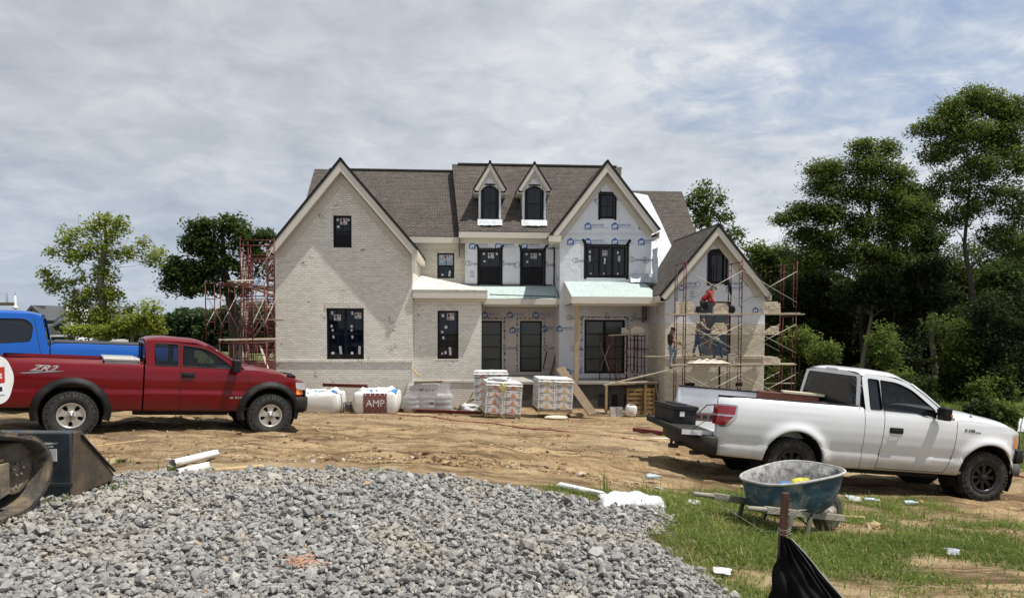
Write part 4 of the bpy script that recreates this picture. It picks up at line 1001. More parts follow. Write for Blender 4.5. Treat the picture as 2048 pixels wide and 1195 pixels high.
for px, py in ((1169, 458), (1223, 458), (1277, 458), (1134, 489), (1169, 489), (1223, 489), (1276, 489), (1199, 363)): put(px, py, 3.0, 14)
for px, py in ((966, 358), (1049, 359)): put(px, py, 5.0, 8)
for px, py in ((963, 635), (1013, 635), (1065, 635), (1019, 665), (1082, 662)): put(px, py, 4.9, 13)
for px, py in ((1130, 748), (1113, 662)): put(px, py, 3.0, 12)
for px, py in ((1424, 488), (1395, 627), (1505, 625), (1357, 580), (1452, 582)): put(px, py, .03, 12)
for px, py, v in ((936, 532, 4.9), (1003, 532, 4.9), (1090, 534, 4.9), (1262, 524, 3.0), (1150, 526, 3.0), (1287, 524, 3.0), (1220, 403, 3.0), (1165, 404, 3.0),
    (1365, 571, .03), (1456, 571, .03), (1495, 572, .03), (1006, 700, 4.9), (1090, 700, 4.9), (1137, 640, 3.0), (1262, 642, 3.0), (1145, 702, 3.0), (1270, 702, 3.0)):
 put(px, py, v, 38, turnberry)
for px, py, v in ((944, 545, 4.9), (1384, 585, .03), (1512, 586, .03), (1213, 628, 3.0), (1270, 628, 3.0)): put(px, py, v, 44, crest)
# crosswise print on the left side wall of the tall gable and the right wing's side
for (v0, z0) in ((3.4, hz(500, 4)), (3.5, hz(560, 4)), (3.4, hz(660, 4)), (3.5, hz(610, 4))):
 q = MB(); turnberry(q, lambda a, b_: (eL - .006, a, b_), v0, z0, .8); q.build('wrap_script', M['inkprint'], house, fixn=False)
for (v0, z0) in ((.6, hz(635, 1)), (1.6, hz(625, 2)), (2.4, hz(632, 2))):
 q = MB(); puttext(q, 'Turnberry', lambda a, b_: (iL + .012, v0 - b_ + z0, a), z0, z0 - .0, .75, .2, shear=.4); q.build('wrap_script', M['inkprint'], house, fixn=False)
# dotted nailing lines on the wrap
mb = MB()
for (x0, x1, y, v) in ((1122, 1300, 467.5, 3.0), (966, 1106, 613, 4.9)):
 x = x0
 while x < x1:
  u, z = hp(x, y, v); mb.box(u, u + .03, v - .006, v - .002, z, z + .04); mb.box(u + .03, u + .06, v - .006, v - .002, z - .07, z - .04); x += 3.4
for (x, y0, y1, v) in ((1162, 470, 560, 3.0), (933, 476, 575, 4.9)):
 y = y0
 while y < y1:
  u, z = hp(x, y, v); mb.box(u, u + .03, v - .006, v - .002, z, z + .03); y += 3.4
mb.build('wrap_staple_line', mt('grey_print', (.35, .38, .42), .5), house)
# ------------------------------------------------------------------ pickups
def wheel_meshes(r, w, rr, style, parent, x, y, z, side, mats):
 """wheel > tyre, rim.  side=-1: outer face towards -y"""
 wh = MB(); S = side
 # tyre cross section (r, t) with t along the axle
 h = w / 2
 prof = [(rr, -h * .8), (rr + .012, -h * .92), (rr + (r - rr) * .45, -h * 1.04), (r - .05, -h * .98), (r - .018, -h * .80), (r - .004, -h * .6), (r, 0), (r - .004, h * .6), (r - .018, h * .80), (r - .05, h * .98), (rr + (r - rr) * .45, h * 1.04), (rr + .012, h * .92), (rr, h * .8)]
 wh.lathe(prof, (0, 0, 0), (0, 1, 0), 56)
 nb = 44
 for i in range(nb):
  a = 2 * math.pi * i / nb
  for t0, t1, off in ((-h * .98, -h * .5, 0), (-h * .42, h * .02, .5), (h * .06, h * .45, 0), (h * .5, h * .98, .5)):
   aa = a + off * 2 * math.pi / nb; Mx = Matrix.Rotation(aa, 4, 'Y')
   e = -.014 if abs((t0 + t1) / 2) > h * .6 else 0
   wh.box(-.018, .018, t0, t1, r - .022 + e, r + .007 + e, 0, Mx)
  if i % 2 == 0:
   Mx = Matrix.Rotation(a, 4, 'Y'); wh.box(-.011, .011, S * h * 1.0, S * h * 1.055, r - .075, r - .04, 0, Mx)
 o = wh.build('wheel', mats['tyre'], parent, loc=(x, y, z), fixn=True)
 rm = MB(); f = S * h * .72
 rm.lathe([(rr + .006, S * h * .96), (rr - .012, S * h * .98), (rr - .022, S * h * .8), (rr - .035, S * h * .1), (rr - .05, -S * h * .5)], (0, 0, 0), (0, 1, 0), 40)
 if style == 'five':
  rm.lathe([(.0, f + S * .015), (.075, f + S * .012), (.085, f - S * .005)], (0, 0, 0), (0, 1, 0), 24)
  for k in range(5):
   a = math.pi / 2 + k * 2 * math.pi / 5
   dx, dz = math.cos(a), math.sin(a); tx, tz = -dz, dx
   P = [(.055, .052), (.11, .045), (.15, .07), (rr - .02, .085)]
   pts = [(dx * q + tx * ww, dz * q + tz * ww) for q, ww in P] + [(dx * q - tx * ww, dz * q - tz * ww) for q, ww in P[::-1]]
   rm.prism([pts], lambda s, t, d: (s, d, t), f - S * .03, f + S * .012)
  rm.lathe([(.0, f + S * .05), (.034, f + S * .045), (.036, f)], (0, 0, 0), (0, 1, 0), 20, mi=1)
  for k in range(5):
   a = math.pi / 2 + (k + .5) * 2 * math.pi / 5; rm.cyl((math.cos(a) * .062, f, math.sin(a) * .062), (math.cos(a) * .062, f + S * .028, math.sin(a) * .062), .012, n=8, mi=1)
 else:
  rm.lathe([(rr - .01, S * h * .97), (rr - .035, S * h * .93), (rr - .04, S * h * .80)], (0, 0, 0), (0, 1, 0), 40)
  for k in range(8):
   a = k * 2 * math.pi / 8; dx, dz = math.cos(a), math.sin(a); tx, tz = -dz, dx
   P = [(.05, .03), (.12, .022), (rr - .03, .036)]
   pts = [(dx * q + tx * ww, dz * q + tz * ww) for q, ww in P] + [(dx * q - tx * ww, dz * q - tz * ww) for q, ww in P[::-1]]
   rm.prism([pts], lambda s, t, d: (s, d, t), f - S * .045, f - S * .005)
  rm.lathe([(.0, f + S * .03), (.05, f + S * .025), (.06, f - S * .02)], (0, 0, 0), (0, 1, 0), 20)
  for k in range(16):
   a = k * 2 * math.pi / 16; rm.cyl((math.cos(a) * (rr - .022), f, math.sin(a) * (rr - .022)), (math.cos(a) * (rr - .022), f + S * .04, math.sin(a) * (rr - .022)), .006, n=6, mi=1)
 rm.build('rim', [mats['rim'], mats['bolt']], o)
 d = MB(); d.lathe([(0, -S * .01), (rr - .05, -S * .01), (rr - .05, -S * .03)], (0, 0, 0), (0, 1, 0), 24); d.build('brake_disc', M['darkgrey'], o)
 return o
def pickup(sp):
 T = empty(sp['name'], sp['loc'], label=sp['label'], cat='pickup truck', group=None)
 T.rotation_euler = (sp.get('roll', 0), sp['pitch'], sp['yaw']); T.rotation_mode = 'XYZ'
 hw = sp['hw']; r = sp['r']; wb = sp['wb']; paint = sp['paint']; zr = sp['z_rock']
 xr, xg, xf = sp['x_rear'], sp['x_gap'], sp['x_front']; ar = sp['arch_r']; az = sp['arch_z']; top = sp['top']
 prof = sp['prof']; flare = sp.get('flare', .0)
 def yin(x, z):
  i = pw(z, prof)
  e = 0
  if x > xf - .55: e += sp.get('ftaper', .22) * ((x - xf + .55) / .55) ** 2.2
  if x < xr + .2: e += .05 * ((xr + .2 - x) / .2) ** 2
  if flare:
   for xa in (0, wb):
    d = math.hypot(x - xa, max(z - az, 0) if z > az else (z - az) * .35)
    e -= flare * math.exp(-((d - ar - .015) / .085) ** 2)
  return i + e
 def S(x, z, s=-1, off=0): return Vector((x, s * (hw - yin(x, z) + off), z))
 def zbot(x):
  b = pw(x, sp['bot']) if 'bot' in sp else zr
  for xa in (0, wb):
   if abs(x - xa) < ar: b = max(b, az + math.sqrt(max(0, ar * ar - (x - xa) ** 2)))
  return b
 def ztop(x): return sw(x, top)
 def cols(x0, x1):
  c = set(np.round(np.arange(x0, x1, .05), 4)) | {x0, x1}
  for xa in (0, wb):
   for t in np.linspace(0, math.pi, 33):
    c.add(round(xa + ar * math.cos(t), 4))
  c = sorted(q for q in c if x0 - 1e-6 <= q <= x1 + 1e-6)
  o = [c[0]]
  for q in c[1:]:
   if q - o[-1] > .004: o.append(q)
  return o
 zlv = sorted(set([p[0] for p in prof]))
 def side(mb, x0, x1):
  for s in (-1, 1):
   g = []
   for x in cols(x0, x1):
    b, t = zbot(x), ztop(x); zz = [lerp(b, t, k / 22) for k in range(23)]
    # snap rows on to the creases so they stay straight
    for zc in sp['creases']:
     k = min(range(1, 22), key=lambda i: abs(zz[i] - zc))
     if b < zc < t and abs(zz[k] - zc) < (t - b) / 22: zz[k] = zc
    g.append([S(x, z, s) for z in zz])
   mb.sheet(g)
   # rolled lower lip into the arch
   g = []
   for x in cols(x0, x1):
    z = zbot(x); p = S(x, z, s); g.append([p, p + Vector((0, -s * .025, .004)), p + Vector((0, -s * .05, .02))])
   mb.sheet(g)
 # --- bed
 bed = MB(); side(bed, xr, xg - sp.get('gap', .012))
 zf = sp['bed_floor']; bw = hw - .10; rail = ztop(xg - .1)
 for s in (-1, 1):
  # rail top and inner wall
  g = []
  for x, zw in ((xr, zf), (-.56, zf), (-.555, az + ar + .03), (.555, az + ar + .03), (.56, zf), (xg - .012, zf)):
   p = S(x, ztop(x), s); g.append([p, p + Vector((0, -s * .012, .012)), Vector((x, s * (bw - .035), p.z + .012)), Vector((x, s * (bw - .045), p.z - .04)), Vector((x, s * (bw - .02), az + ar + .1)), Vector((x, s * (bw - .02), zw))])
  bed.sheet(g, sm=False)
  bed.box(-.555, .555, min(s * (bw - .02), s * (bw - .32)), max(s * (bw - .02), s * (bw - .32)), az + ar + .015, az + ar + .035); bed.box(-.555, .555, min(s * (bw - .32), s * (bw - .30)), max(s * (bw - .32), s * (bw - .30)), zf, az + ar + .03)
  bed.box(xr + .001, xr + .05, min(s * (hw - .13), s * (bw - .05)), max(s * (hw - .13), s * (bw - .05)), zr + .2, ztop(xr) - .01); bed.sheet([[S(xr, z, s), Vector((xr + .004, s * (hw - .16), z))] for z in (zr + .1, .7, .9, 1.1, ztop(xr))], sm=False)
 bed.box(xr, xg - .02, -bw + .31, bw - .31, zf - .04, zf)
 for x0_, x1_ in ((xr, -.55), (.55, xg - .02)):
  for s in (-1, 1): bed.box(x0_, x1_, min(s * bw, s * (bw - .31)), max(s * bw, s * (bw - .31)), zf - .04, zf)
 bed.box(xg - .06, xg - .012, -bw - .02, bw + .02, zr + .1, rail)
 body = bed.build('cargo_bed', [paint], T, bevel=.0)
 rc = MB()
 for s in (-1, 1):
  p0 = S(xr + .02, ztop(xr), s); p1 = S(xg - .03, ztop(xg), s)
  rc = MB(); yo = abs(p0.y) - .004; rc.box(xr + .01, xg - .03, min(s * (yo + .012), s * (bw - .06)), max(s * (yo + .012), s * (bw - .06)), rail + .006, rail + .034)
  if sp.get('railcap', True): rc.build('bed_rail_cap', M['blackpl'], T, bevel=.006)
 # --- cab and front clip
 cab = MB(); side(cab, xg + sp.get('gap', .012), sp['x_seam']);
 gr = sp['green']; zs = sp['z_sill']; tum = sp['tumble']
 def G(x, z, s=-1, off=0):
  base = yin(x, zs); return Vector((x, s * (hw - base - max(0, z - zs) * tum + off), z))
 hl = sp['windows']
 for s in (-1, 1):
  cab.poly([gr] + [w[::-1] for w in hl], lambda a, b: G(a, b, s), 0)
  # window reveals
  for w in hl:
   n = len(w)
   for i in range(n):
    a, b = w[i], w[(i + 1) % n]
    cab.add([G(*a, s), G(*b, s), G(*b, s) + Vector((0, -s * .03, 0)), G(*a, s) + Vector((0, -s * .03, 0))], [(0, 1, 2, 3)], 1)
 # roof: cross sections between rear header and windscreen header
 xa, xb = sp['roof'];
 def roofz(x): return sw(x, sp['roofline'])
 g = []
 for i in range(13):
  x = lerp(xa, xb, i / 12); zt = roofz(x) - .0; zl = zt - .075; yl = abs(G(x, zl).y)
  row = []
  for j in range(17):
   t = -1 + 2 * j / 16; a = abs(t); yy = yl * (1 - (1 - a) ** 1) if 0 else yl * t
   zz_ = zl + .075 * (1 - a ** 5) ** .6 * (1 - .0 * a)
   if i in (0, 12): zz_ -= .025 * (1 - a ** 4)
   row.append(Vector((x, yy, zz_)))
  g.append(row)
 cab.sheet(g)
 # rear cab wall with window opening
 xw0, xw1 = sp['x_back_low'], xa; zb0 = zf + .0; zlr = roofz(xa) - .075; ysl = abs(G(xw0 + .05, zs).y); ytl = abs(G(xa, zlr).y)
 def Bk(y, z):
  t = max(0, (z - zs)) / (zlr - zs); return Vector((lerp(xw0, xw1, t) - .02 * (1 - (abs(y) / hw) ** 2), y, z))
 outer = [(-ysl - .0, zb0), (ysl + .0, zb0), (ysl, zs), (ytl, zlr), (ytl * .5, zlr + .05), (0, zlr + .055), (-ytl * .5, zlr + .05), (-ytl, zlr), (-ysl, zs)]
 rw = rpoly([(-ysl + .11, zs + .03), (ysl - .11, zs + .03), (ytl - .09, zlr - .02), (-ytl + .09, zlr - .02)], .06)
 cab.poly([outer, rw[::-1]], Bk, 0)
 cab.box(xg + .012, sp['x_seam'] + .2, -hw + .08, hw - .08, zr + .02, zr + .06)
 # A pillar to cowl: closes the windscreen sides; dash / firewall
 xc, zc = sp['cowl']; zlf = roofz(xb) - .07; yc_ = abs(S(xc, zs).y) - .03; yt_ = abs(G(xb, zlf).y)
 AP = sp['apil']; WSR = []
 for (x, z) in AP:
  y = abs(G(x, z).y); WSR.append((x, z, y))
 for s in (-1, 1): cab.tube([(x, s * (y - .012), z) for x, z, y in WSR], .022, 8)
 cabo = cab.build('cab', [paint, M['blackpl']], T)
 fr = MB(); side(fr, sp['x_seam'], xf - .0)
 # hood
 g = []
 nx = 14
 for i in range(nx + 1):
  x = lerp(xc - .05, xf - .02, i / nx); t = i / nx; row = []
  for j in range(19):
   q = -1 + 2 * j / 18; p = S(x, ztop(x), -1); yy = abs(p.y) * q; cr = sp['crown'] * (1 - abs(q) ** 3.2) * (1 - .75 * t ** 4)
   xx = x + (.16 * (1 - q * q)) * t ** 2 * .9
   row.append(Vector((xx, yy, ztop(x) + cr)))
  g.append(row)
 fr.sheet(g)
 front = g[-1]
 g2 = [[p for p in front], [p + Vector((.05, 0, -.09)) for p in front], [Vector((p.x + .06, p.y * .99, ztop(xf) - .30)) for p in front], [Vector((p.x + .04, p.y * .98, zr + .22)) for p in front], [Vector((p.x + .0, p.y * .98, zr)) for p in front]]
 fr.sheet(g2)
 fr.build('front_body', [paint], T)
 grl = MB(); grl.sheet([[Vector((p.x + .075, p.y * .62, z)) for p in front] for z in (ztop(xf) - .05, ztop(xf) - .16, ztop(xf) - .30)]); grl.build('grille', M['frame'], T)
 # windscreen, rear glass, side glass
 gl = MB(); gl.sheet([[Vector((x + .10 * (1 - abs(q) ** 2.2), q * (y - .02), z + .035 * (1 - q * q))) for q in np.linspace(-1, 1, 11)] for x, z, y in WSR]); gl.build('windscreen', sp['glass'], T)
 gl = MB(); gl.poly([rw], lambda a, b: Bk(a, b) + Vector((.012, 0, 0))); ro = gl.build('rear_window', sp['backglass'], T)
 if sp.get('slider'):
  gl = MB()
  for yy in (-.2, .2): gl.beam(Bk(yy, zs + .04), Bk(yy * .95, zlr - .03), .02, .02)
  gl.build('slider_frame', M['blackpl'], ro)
 for k, w in enumerate(hl):
  for s in (-1, 1):
   sl = MB(); sl.poly([w], lambda a, b: G(a, b, s, -.022), 0)
   so_ = sl.build('side_window', mt('gloss_black_panel', (.012, .013, .016), .12, var=.05) if k in sp.get('blackwin', ()) else sp['glass'], T)
   n = len(w); tr = MB(); tr.tube([G(*w[i % n], s, .001) for i in range(n + 1)], .007, 5); tr.build('window_seal', M['blackpl'], so_)
 # interior: seats, dash, wheel
 it = MB(); zfl = zs - .45
 it.box(xg + .06, xg + .22, -hw + .25, -.06, zfl, zs + .12); it.box(xg + .06, xg + .22, .06, hw - .25, zfl, zs + .12)
 xs = sp['x_seat']
 for s in (-1, 1): it.box(xs, xs + .14, min(s * .16, s * (hw - .24)), max(s * .16, s * (hw - .24)), zfl, zs + .16); it.box(xs + .02, xs + .10, min(s * .28, s * .48), max(s * .28, s * .48), zs + .15, zs + .30)
 it.box(sp['x_dash'], xc + .02, -hw + .15, hw - .15, zs - .25, zs - .02)
 it.lathe([(.175, 0), (.19, .012), (.175, .024), (.165, .012), (.175, 0)], (sp['x_dash'] - .12, .40, zs + .02), (-.8, 0, .5), 18)
 it.box(xg + .05, xc, -hw + .1, hw - .1, zfl - .1, zfl - .05)
 it.build('interior', sp.get('inmat', mt('dark_grey_upholstery', (.035, .035, .04), .8)), T, bevel=.02)
 # wheel wells, underbody
 uw = MB()
 for xa_ in (0, wb):
  for s in (-1, 1):
   g = [[Vector((xa_ + (ar + .005) * math.cos(t), s * y, az + (ar + .005) * math.sin(t))) for y in (hw - .055, hw - .45)] for t in np.linspace(-.5, math.pi + .5, 15)]; uw.sheet(g)
   uw.add([(xa_ + (ar + .02) * math.cos(t), s * (hw - .45), az + (ar + .02) * math.sin(t)) for t in np.linspace(0, 2 * math.pi, 17)[:-1]], [tuple(range(16))])
 uw.box(xr + .1, xf - .25, -hw + .42, hw - .42, zr - .04, zr + .10); uw.cyl((0, -hw + .2, r), (0, hw - .2, r), .06); uw.cyl((wb, -hw + .2, r), (wb, hw - .2, r), .05); uw.lathe([(0, -.12), (.11, -.08), (.14, 0), (.11, .08), (0, .12)], (0, 0, r), (0, 1, 0), 12)
 uw.cyl((-1.15, -hw + .45, r + .08), (1.6, -hw + .5, r + .1), .045, n=10); uw.box(.9, wb - .7, -hw + .18, -hw + .4, zr - .08, zr + .05)
 uw.build('underbody', M['dark'], T)
 mats = dict(tyre=sp['tyre'], rim=sp['rimmat'], bolt=sp['bolt'])
 for xa_ in (0, wb):
  for s in (-1, 1): wheel_meshes(r, sp['tw'], sp['rr'], sp['rim'], T, xa_, s * (hw - sp['tw'] / 2 - sp.get('tin', .03)), r, s, mats)
 # seams
 for pts in sp['seams']:
  for s in (-1, 1):
   sm = MB()
   P = [(G(x, z, s, .002) if z > zs else S(x, z, s, .002)) for x, z in pts]
   Q = []
   for a, b in zip(P, P[1:]):
    pass
   full = []
   for (x0, z0), (x1, z1) in zip(pts, pts[1:]):
    n = max(1, int(math.hypot(x1 - x0, z1 - z0) / .05))
    for k in range(n): x, z = lerp(x0, x1, k / n), lerp(z0, z1, k / n); full.append(G(x, z, s, -.002) if z > zs else S(x, z, s, -.002))
   x, z = pts[-1]; full.append(G(x, z, s, -.002) if z > zs else S(x, z, s, -.002)); sm.tube(full, .0055, 5)
   sm.build('door_seam', M['dark'], T)
 for x, z in sp['handles']:
  for s in (-1, 1):
   h = MB(); Mx = Matrix.Translation(S(x, z, s, .0))
   h.box(-.11, .11, -.012, .012, -.045, .045, 0, Mx); h.box(-.09, .09, s * .035 - .010, s * .035 + .010, -.012, .02, 0, Mx); h.box(-.09, -.065, -.02, s * .035, -.012, .02, 0, Mx) ; h.box(.065, .09, -.02, s * .035, -.012, .02, 0, Mx)
   h.build('door_handle', M['blackpl'], T, bevel=.008)
 mx_, mz_ = sp['mirror']
 for s in (-1, 1):
  h = MB(); b = G(mx_, mz_, s)
  h.box(mx_ - .02, mx_ + .03, b.y - .02 if s > 0 else b.y - .12, b.y + .12 if s > 0 else b.y + .02, mz_ - .03, mz_ + .02)
  h.box(mx_ - .02, mx_ + .11, min(b.y + s * .07, b.y + s * .25), max(b.y + s * .07, b.y + s * .25), mz_ - .09, mz_ + sp.get('mirh', .15))
  mo = h.build('wing_mirror', [M['blackpl']], T, bevel=.025, seg=3)
  if s < 0 and sp.get('mirlamp'): q = MB(); q.box(mx_ + .075, mx_ + .112, b.y - .255, b.y - .24, mz_ - .02, mz_ + .01); q.build('marker_lamp', MATS['amber'], mo)
 # bumpers
 def bumper(name, x0, dx, z0, z1, w, mat, curve=.12, wrap=.0):
  g = []; sg = 1 if dx > 0 else -1
  for zq, inn in ((z0, .04), (z0 + .02, 0), ((z0 + z1) / 2, -.008), (z1 - .02, 0), (z1, .04)):
   row = []
   for q in np.linspace(-1, 1, 25):
    a = abs(q); row.append(Vector((x0 + dx - sg * (curve * a ** 4 + inn), q * w, zq)))
   for_w = wrap
   L0 = Vector((x0 - sg * for_w, -w + .0 + inn, zq)); R0 = Vector((x0 - sg * for_w, w - inn, zq))
   g.append([L0] + row + [R0])
  g = [[Vector((p.x - sg * .1, p.y * .9, p.z)) for p in g[0]]] + g + [[Vector((p.x - sg * .1, p.y * .9, p.z)) for p in g[-1]]]
  mb = MB(); mb.sheet(g); return mb.build(name, mat, T)
 for b in sp['bumpers']: bumper(*b)
 T['_'] = 0; del T['_']
 return T, S, G
amber = mt('amber', (.75, .22, .03), .2, var=.1, coat=.5); redlens = mt('red_lens', (.28, .005, .012), .12, var=.25, vs=18, coat=1.)
clearlens = mt('clear_lens', (.5, .52, .55), .08, var=.3, vs=20, coat=1.)
def spatch(mb, S, pts, s=-1, off=.004, mi=0, res=.04):
 """closed outline laid on the body side, subdivided so that it follows the curve"""
 o = []
 for (x0, z0), (x1, z1) in zip(pts, pts[1:] + pts[:1]):
  n = max(1, int(math.hypot(x1 - x0, z1 - z0) / res))
  for k in range(n): o.append((lerp(x0, x1, k / n), lerp(z0, z1, k / n)))
 cx = sum(p[0] for p in o) / len(o); cz = sum(p[1] for p in o) / len(o)
 vs = [S(cx, cz, s, off)] + [S(lerp(cx, x, .5), lerp(cz, z, .5), s, off) for x, z in o] + [S(x, z, s, off) for x, z in o]; n = len(o)
 mb.add(vs, [(0, 1 + i, 1 + (i + 1) % n) for i in range(n)] + [(1 + i, 1 + n + i, 1 + n + (i + 1) % n, 1 + (i + 1) % n) for i in range(n)], mi, True)
def stext(mb, S, st, x, z, w, h, s=-1, off=.006, shear=0, bold=.02, mi=0): puttext(mb, st, lambda a, b: S(a, b, s, off), x, z, w, h, shear, bold, mi)
dust = (.30, .21, .13)
# ---- white pickup, nose down the slope to the right
YW = R(7); PW = .082
rc_ = at(1575, 926, 11.2)    # near rear wheel hub
fw = Vector((math.cos(YW), math.sin(YW), 0)); nn_ = Vector((-math.sin(YW), math.cos(YW), 0))
r_w = .395
def place(hub, yaw, pitch, hw, tw, r):
 """truck origin on the ground below the rear axle centre"""
 rx = Matrix.Rotation(yaw, 3, 'Z') @ Matrix.Rotation(pitch, 3, 'Y')
 return hub - rx @ Vector((0, -(hw - tw / 2 - .03), r))
paintw = mt('white_truck_paint', (.70, .71, .73), .28, var=.02, vs=2, coat=.7, dirt=((.36, .28, .20), .38, .72, .75))
gw = glass_mat('truck_glass', (.006, .007, .008), .55)
top_w = [(-1.3, 1.332), (1.10, 1.328), (1.16, 1.30), (1.45, 1.30), (2.15, 1.285), (2.35, 1.245), (2.62, 1.245), (2.66, 1.275), (2.95, 1.27), (3.5, 1.215), (3.8, 1.14), (3.98, 1.02)]
sw_ = dict(gap=.004, name='white_pickup_truck', label='white single cab pickup truck with its tailgate lowered, parked on the dirt at right', loc=place(rc_, YW, PW, 1.0, .28, r_w), yaw=YW, pitch=PW,
 hw=1.0, r=r_w, wb=3.2, tw=.28, rr=.235, rim='eight', z_rock=.40, x_rear=-1.22, x_gap=1.10, x_front=3.86, arch_r=.485, arch_z=.43, top=top_w, paint=paintw,
 bot=[(-1.3, .47), (-.49, .44), (.5, .40), (2.6, .40), (3.7, .47), (3.9, .62)],
 prof=[(.38, .085), (.50, .045), (.655, .030), (.665, .048), (.80, .018), (.96, .008), (1.10, .016), (1.2, .032), (1.30, .065), (1.36, .10)], creases=[.655, .665, .96, 1.2], flare=.045, ftaper=.20, bed_floor=.80, railin=.04,
 x_seam=2.64, green=rpoly([(1.12, 1.28), (2.62, 1.24), (2.60, 1.27), (1.92, 1.735), (1.60, 1.83), (1.14, 1.865), (1.075, 1.80)], [0, 0, .02, .25, .2, .04, .03], 5), z_sill=1.28, tumble=.25,
 windows=[rpoly([(1.20, 1.325), (1.395, 1.325), (1.355, 1.775), (1.175, 1.785)], .03), rpoly([(1.42, 1.325), (1.98, 1.315), (2.13, 1.268), (2.29, 1.262), (2.28, 1.38), (1.90, 1.665), (1.66, 1.752), (1.385, 1.773)], [.02, .05, .05, .02, .05, .12, .08, .02])], blackwin=(0,),
 apil=[(1.90, 1.75), (2.12, 1.61), (2.36, 1.43), (2.60, 1.265)], roof=(1.07, 1.93), roofline=[(1.05, 1.90), (1.3, 1.93), (1.6, 1.915), (1.95, 1.81)], x_back_low=1.02, cowl=(2.66, 1.30), crown=.11, glass=gw, backglass=glass_mat('dark_back_glass', (.012, .014, .016), .8), slider=False,
 x_seat=1.42, x_dash=2.15, tyre=mt('dusty_tyre', (.028, .026, .024), .85, var=.35, vs=9, stain=((.12, .09, .065), .5)), rimmat=mt('black_alloy', (.012, .012, .013), .35, var=.2), bolt=mt('bolt_grey', (.10, .10, .10), .4, metal=.6),
 seams=[[(1.36, .42), (1.40, .8), (1.43, 1.30), (1.405, 1.32)], [(2.50, .43), (2.60, .70), (2.64, 1.24)], [(1.38, 1.78), (1.405, 1.32)], [(1.12, .665), (2.6, .665)][:0] or [(1.36, .43), (2.50, .43)]],
 handles=[(1.62, 1.03)], mirror=(2.27, 1.34), mirh=.11, mirlamp=True,
 bumpers=[('rear_bumper', -1.22, -.22, .46, .74, .97, mt('dark_bumper', (.026, .021, .017), .6, var=.35, vs=5, spec=.3), .06, .02), ('front_bumper', 3.80, .26, .44, .64, .90, mt('grey_plastic', (.10, .10, .10), .6), .22, .10), ('front_bumper_top', 3.82, .27, .645, .86, .90, M['blackpl'], .22, .06)])
TW, SW, GW = pickup(sw_)
lm = MB(); spatch(lm, SW, rpoly([(-1.225, .90), (-1.225, 1.24), (-.93, 1.235), (-.95, 1.03), (-1.10, .90)], .04)); lm.build('tail_light_surround', M['chrome'], TW)
for z0, z1, xx in ((1.085, 1.215, -.965), (.925, 1.06, -1.0)):
 lm = MB(); spatch(lm, SW, rpoly([(-1.22, z0), (-1.22, z1), (xx, z1), (xx - (.02 if z0 > 1.05 else .14), z0)], .02), off=.012); lm.box(-1.245, -1.222, -.955, -.80, z0, z1); lm.build('tail_light', redlens, TW)
lm = MB(); spatch(lm, SW, rpoly([(3.66, .86), (3.63, 1.10), (3.895, 1.09), (3.895, .86)], .03), off=.004); lm.build('headlight', clearlens, TW)
lm = MB(); spatch(lm, SW, rpoly([(3.70, .87), (3.69, 1.07), (3.80, 1.06), (3.81, .87)], .03), off=.008); lm.build('side_marker', amber, TW)
lm = MB(); stext(lm, SW, 'F-150', 2.76, 1.085, .17, .055, shear=.1, bold=.05); lm.box(2.93, 3.03, 0, .001, 1.085, 1.10, 0, Matrix.Translation((0, SW(2.98, 1.09).y - .006, 0))); lm.build('fender_badge', M['darkgrey'], TW)
for s in (-1, 1):
 lm = MB(); lm.poly([[(2.31, 1.262), (2.50, 1.262), (2.31, 1.42)]], lambda a, b: GW(a, b, s, .004)); lm.build('mirror_sail', M['blackpl'], TW)
lm = MB(); lm.box(1.04, 1.075, -.16, .16, 1.855, 1.90); lm.build('cargo_lamp', clearlens, TW, bevel=.01)
lm = MB(); lm.cyl((2.98, -.80, 1.30), (3.0, -.80, 1.62), .004, .002); lm.lathe([(.04, 0), (.02, .03), (0, .05)], (2.98, -.8, 1.29), (0, 0, 1), 10); lm.build('aerial', M['blackpl'], TW)
# tailgate down
tg = MB(); tg.box(-1.72, -1.22, -.78, .78, .735, .80); tg.box(-1.76, -1.70, -.78, .78, .72, .815)
tgo = tg.build('tailgate', [mt('scuffed_dark_tailgate', (.03, .03, .028), .75, var=.4, vs=7, spec=.2)], TW, bevel=.015)
tg = MB(); tg.box(-1.70, -1.23, -.795, -.782, .725, .80); tg.box(-1.70, -1.23, .782, .795, .725, .80); tg.build('tailgate_edge', paintw, tgo)
tg = MB()
for s in (-1, 1): tg.tube([(-1.55, s * .80, .80), (-1.24, s * .86, 1.06)], .005, 5)
tg.build('tailgate_cable', M['black'], tgo)
lm = MB(); lm.box(-1.50, -1.22, -.03, .03, .44, .50); lm.box(-1.60, -1.45, -.035, .035, .40, .46); lm.cyl((-1.56, 0, .46), (-1.56, 0, .52), .025); lm.cyl((-1.2, -.45, .42), (-1.42, -.47, .41), .035, n=10); lm.build('tow_hitch', M['darkgrey'], TW)
def on(T, x, y, z):
 return (Matrix.Translation(T.location) @ T.rotation_euler.to_matrix().to_4x4()) @ Vector((x, y, z))
def on_rot(T, rz=0): return (T.rotation_euler.to_matrix() @ Matrix.Rotation(rz, 3, 'Z')).to_euler()
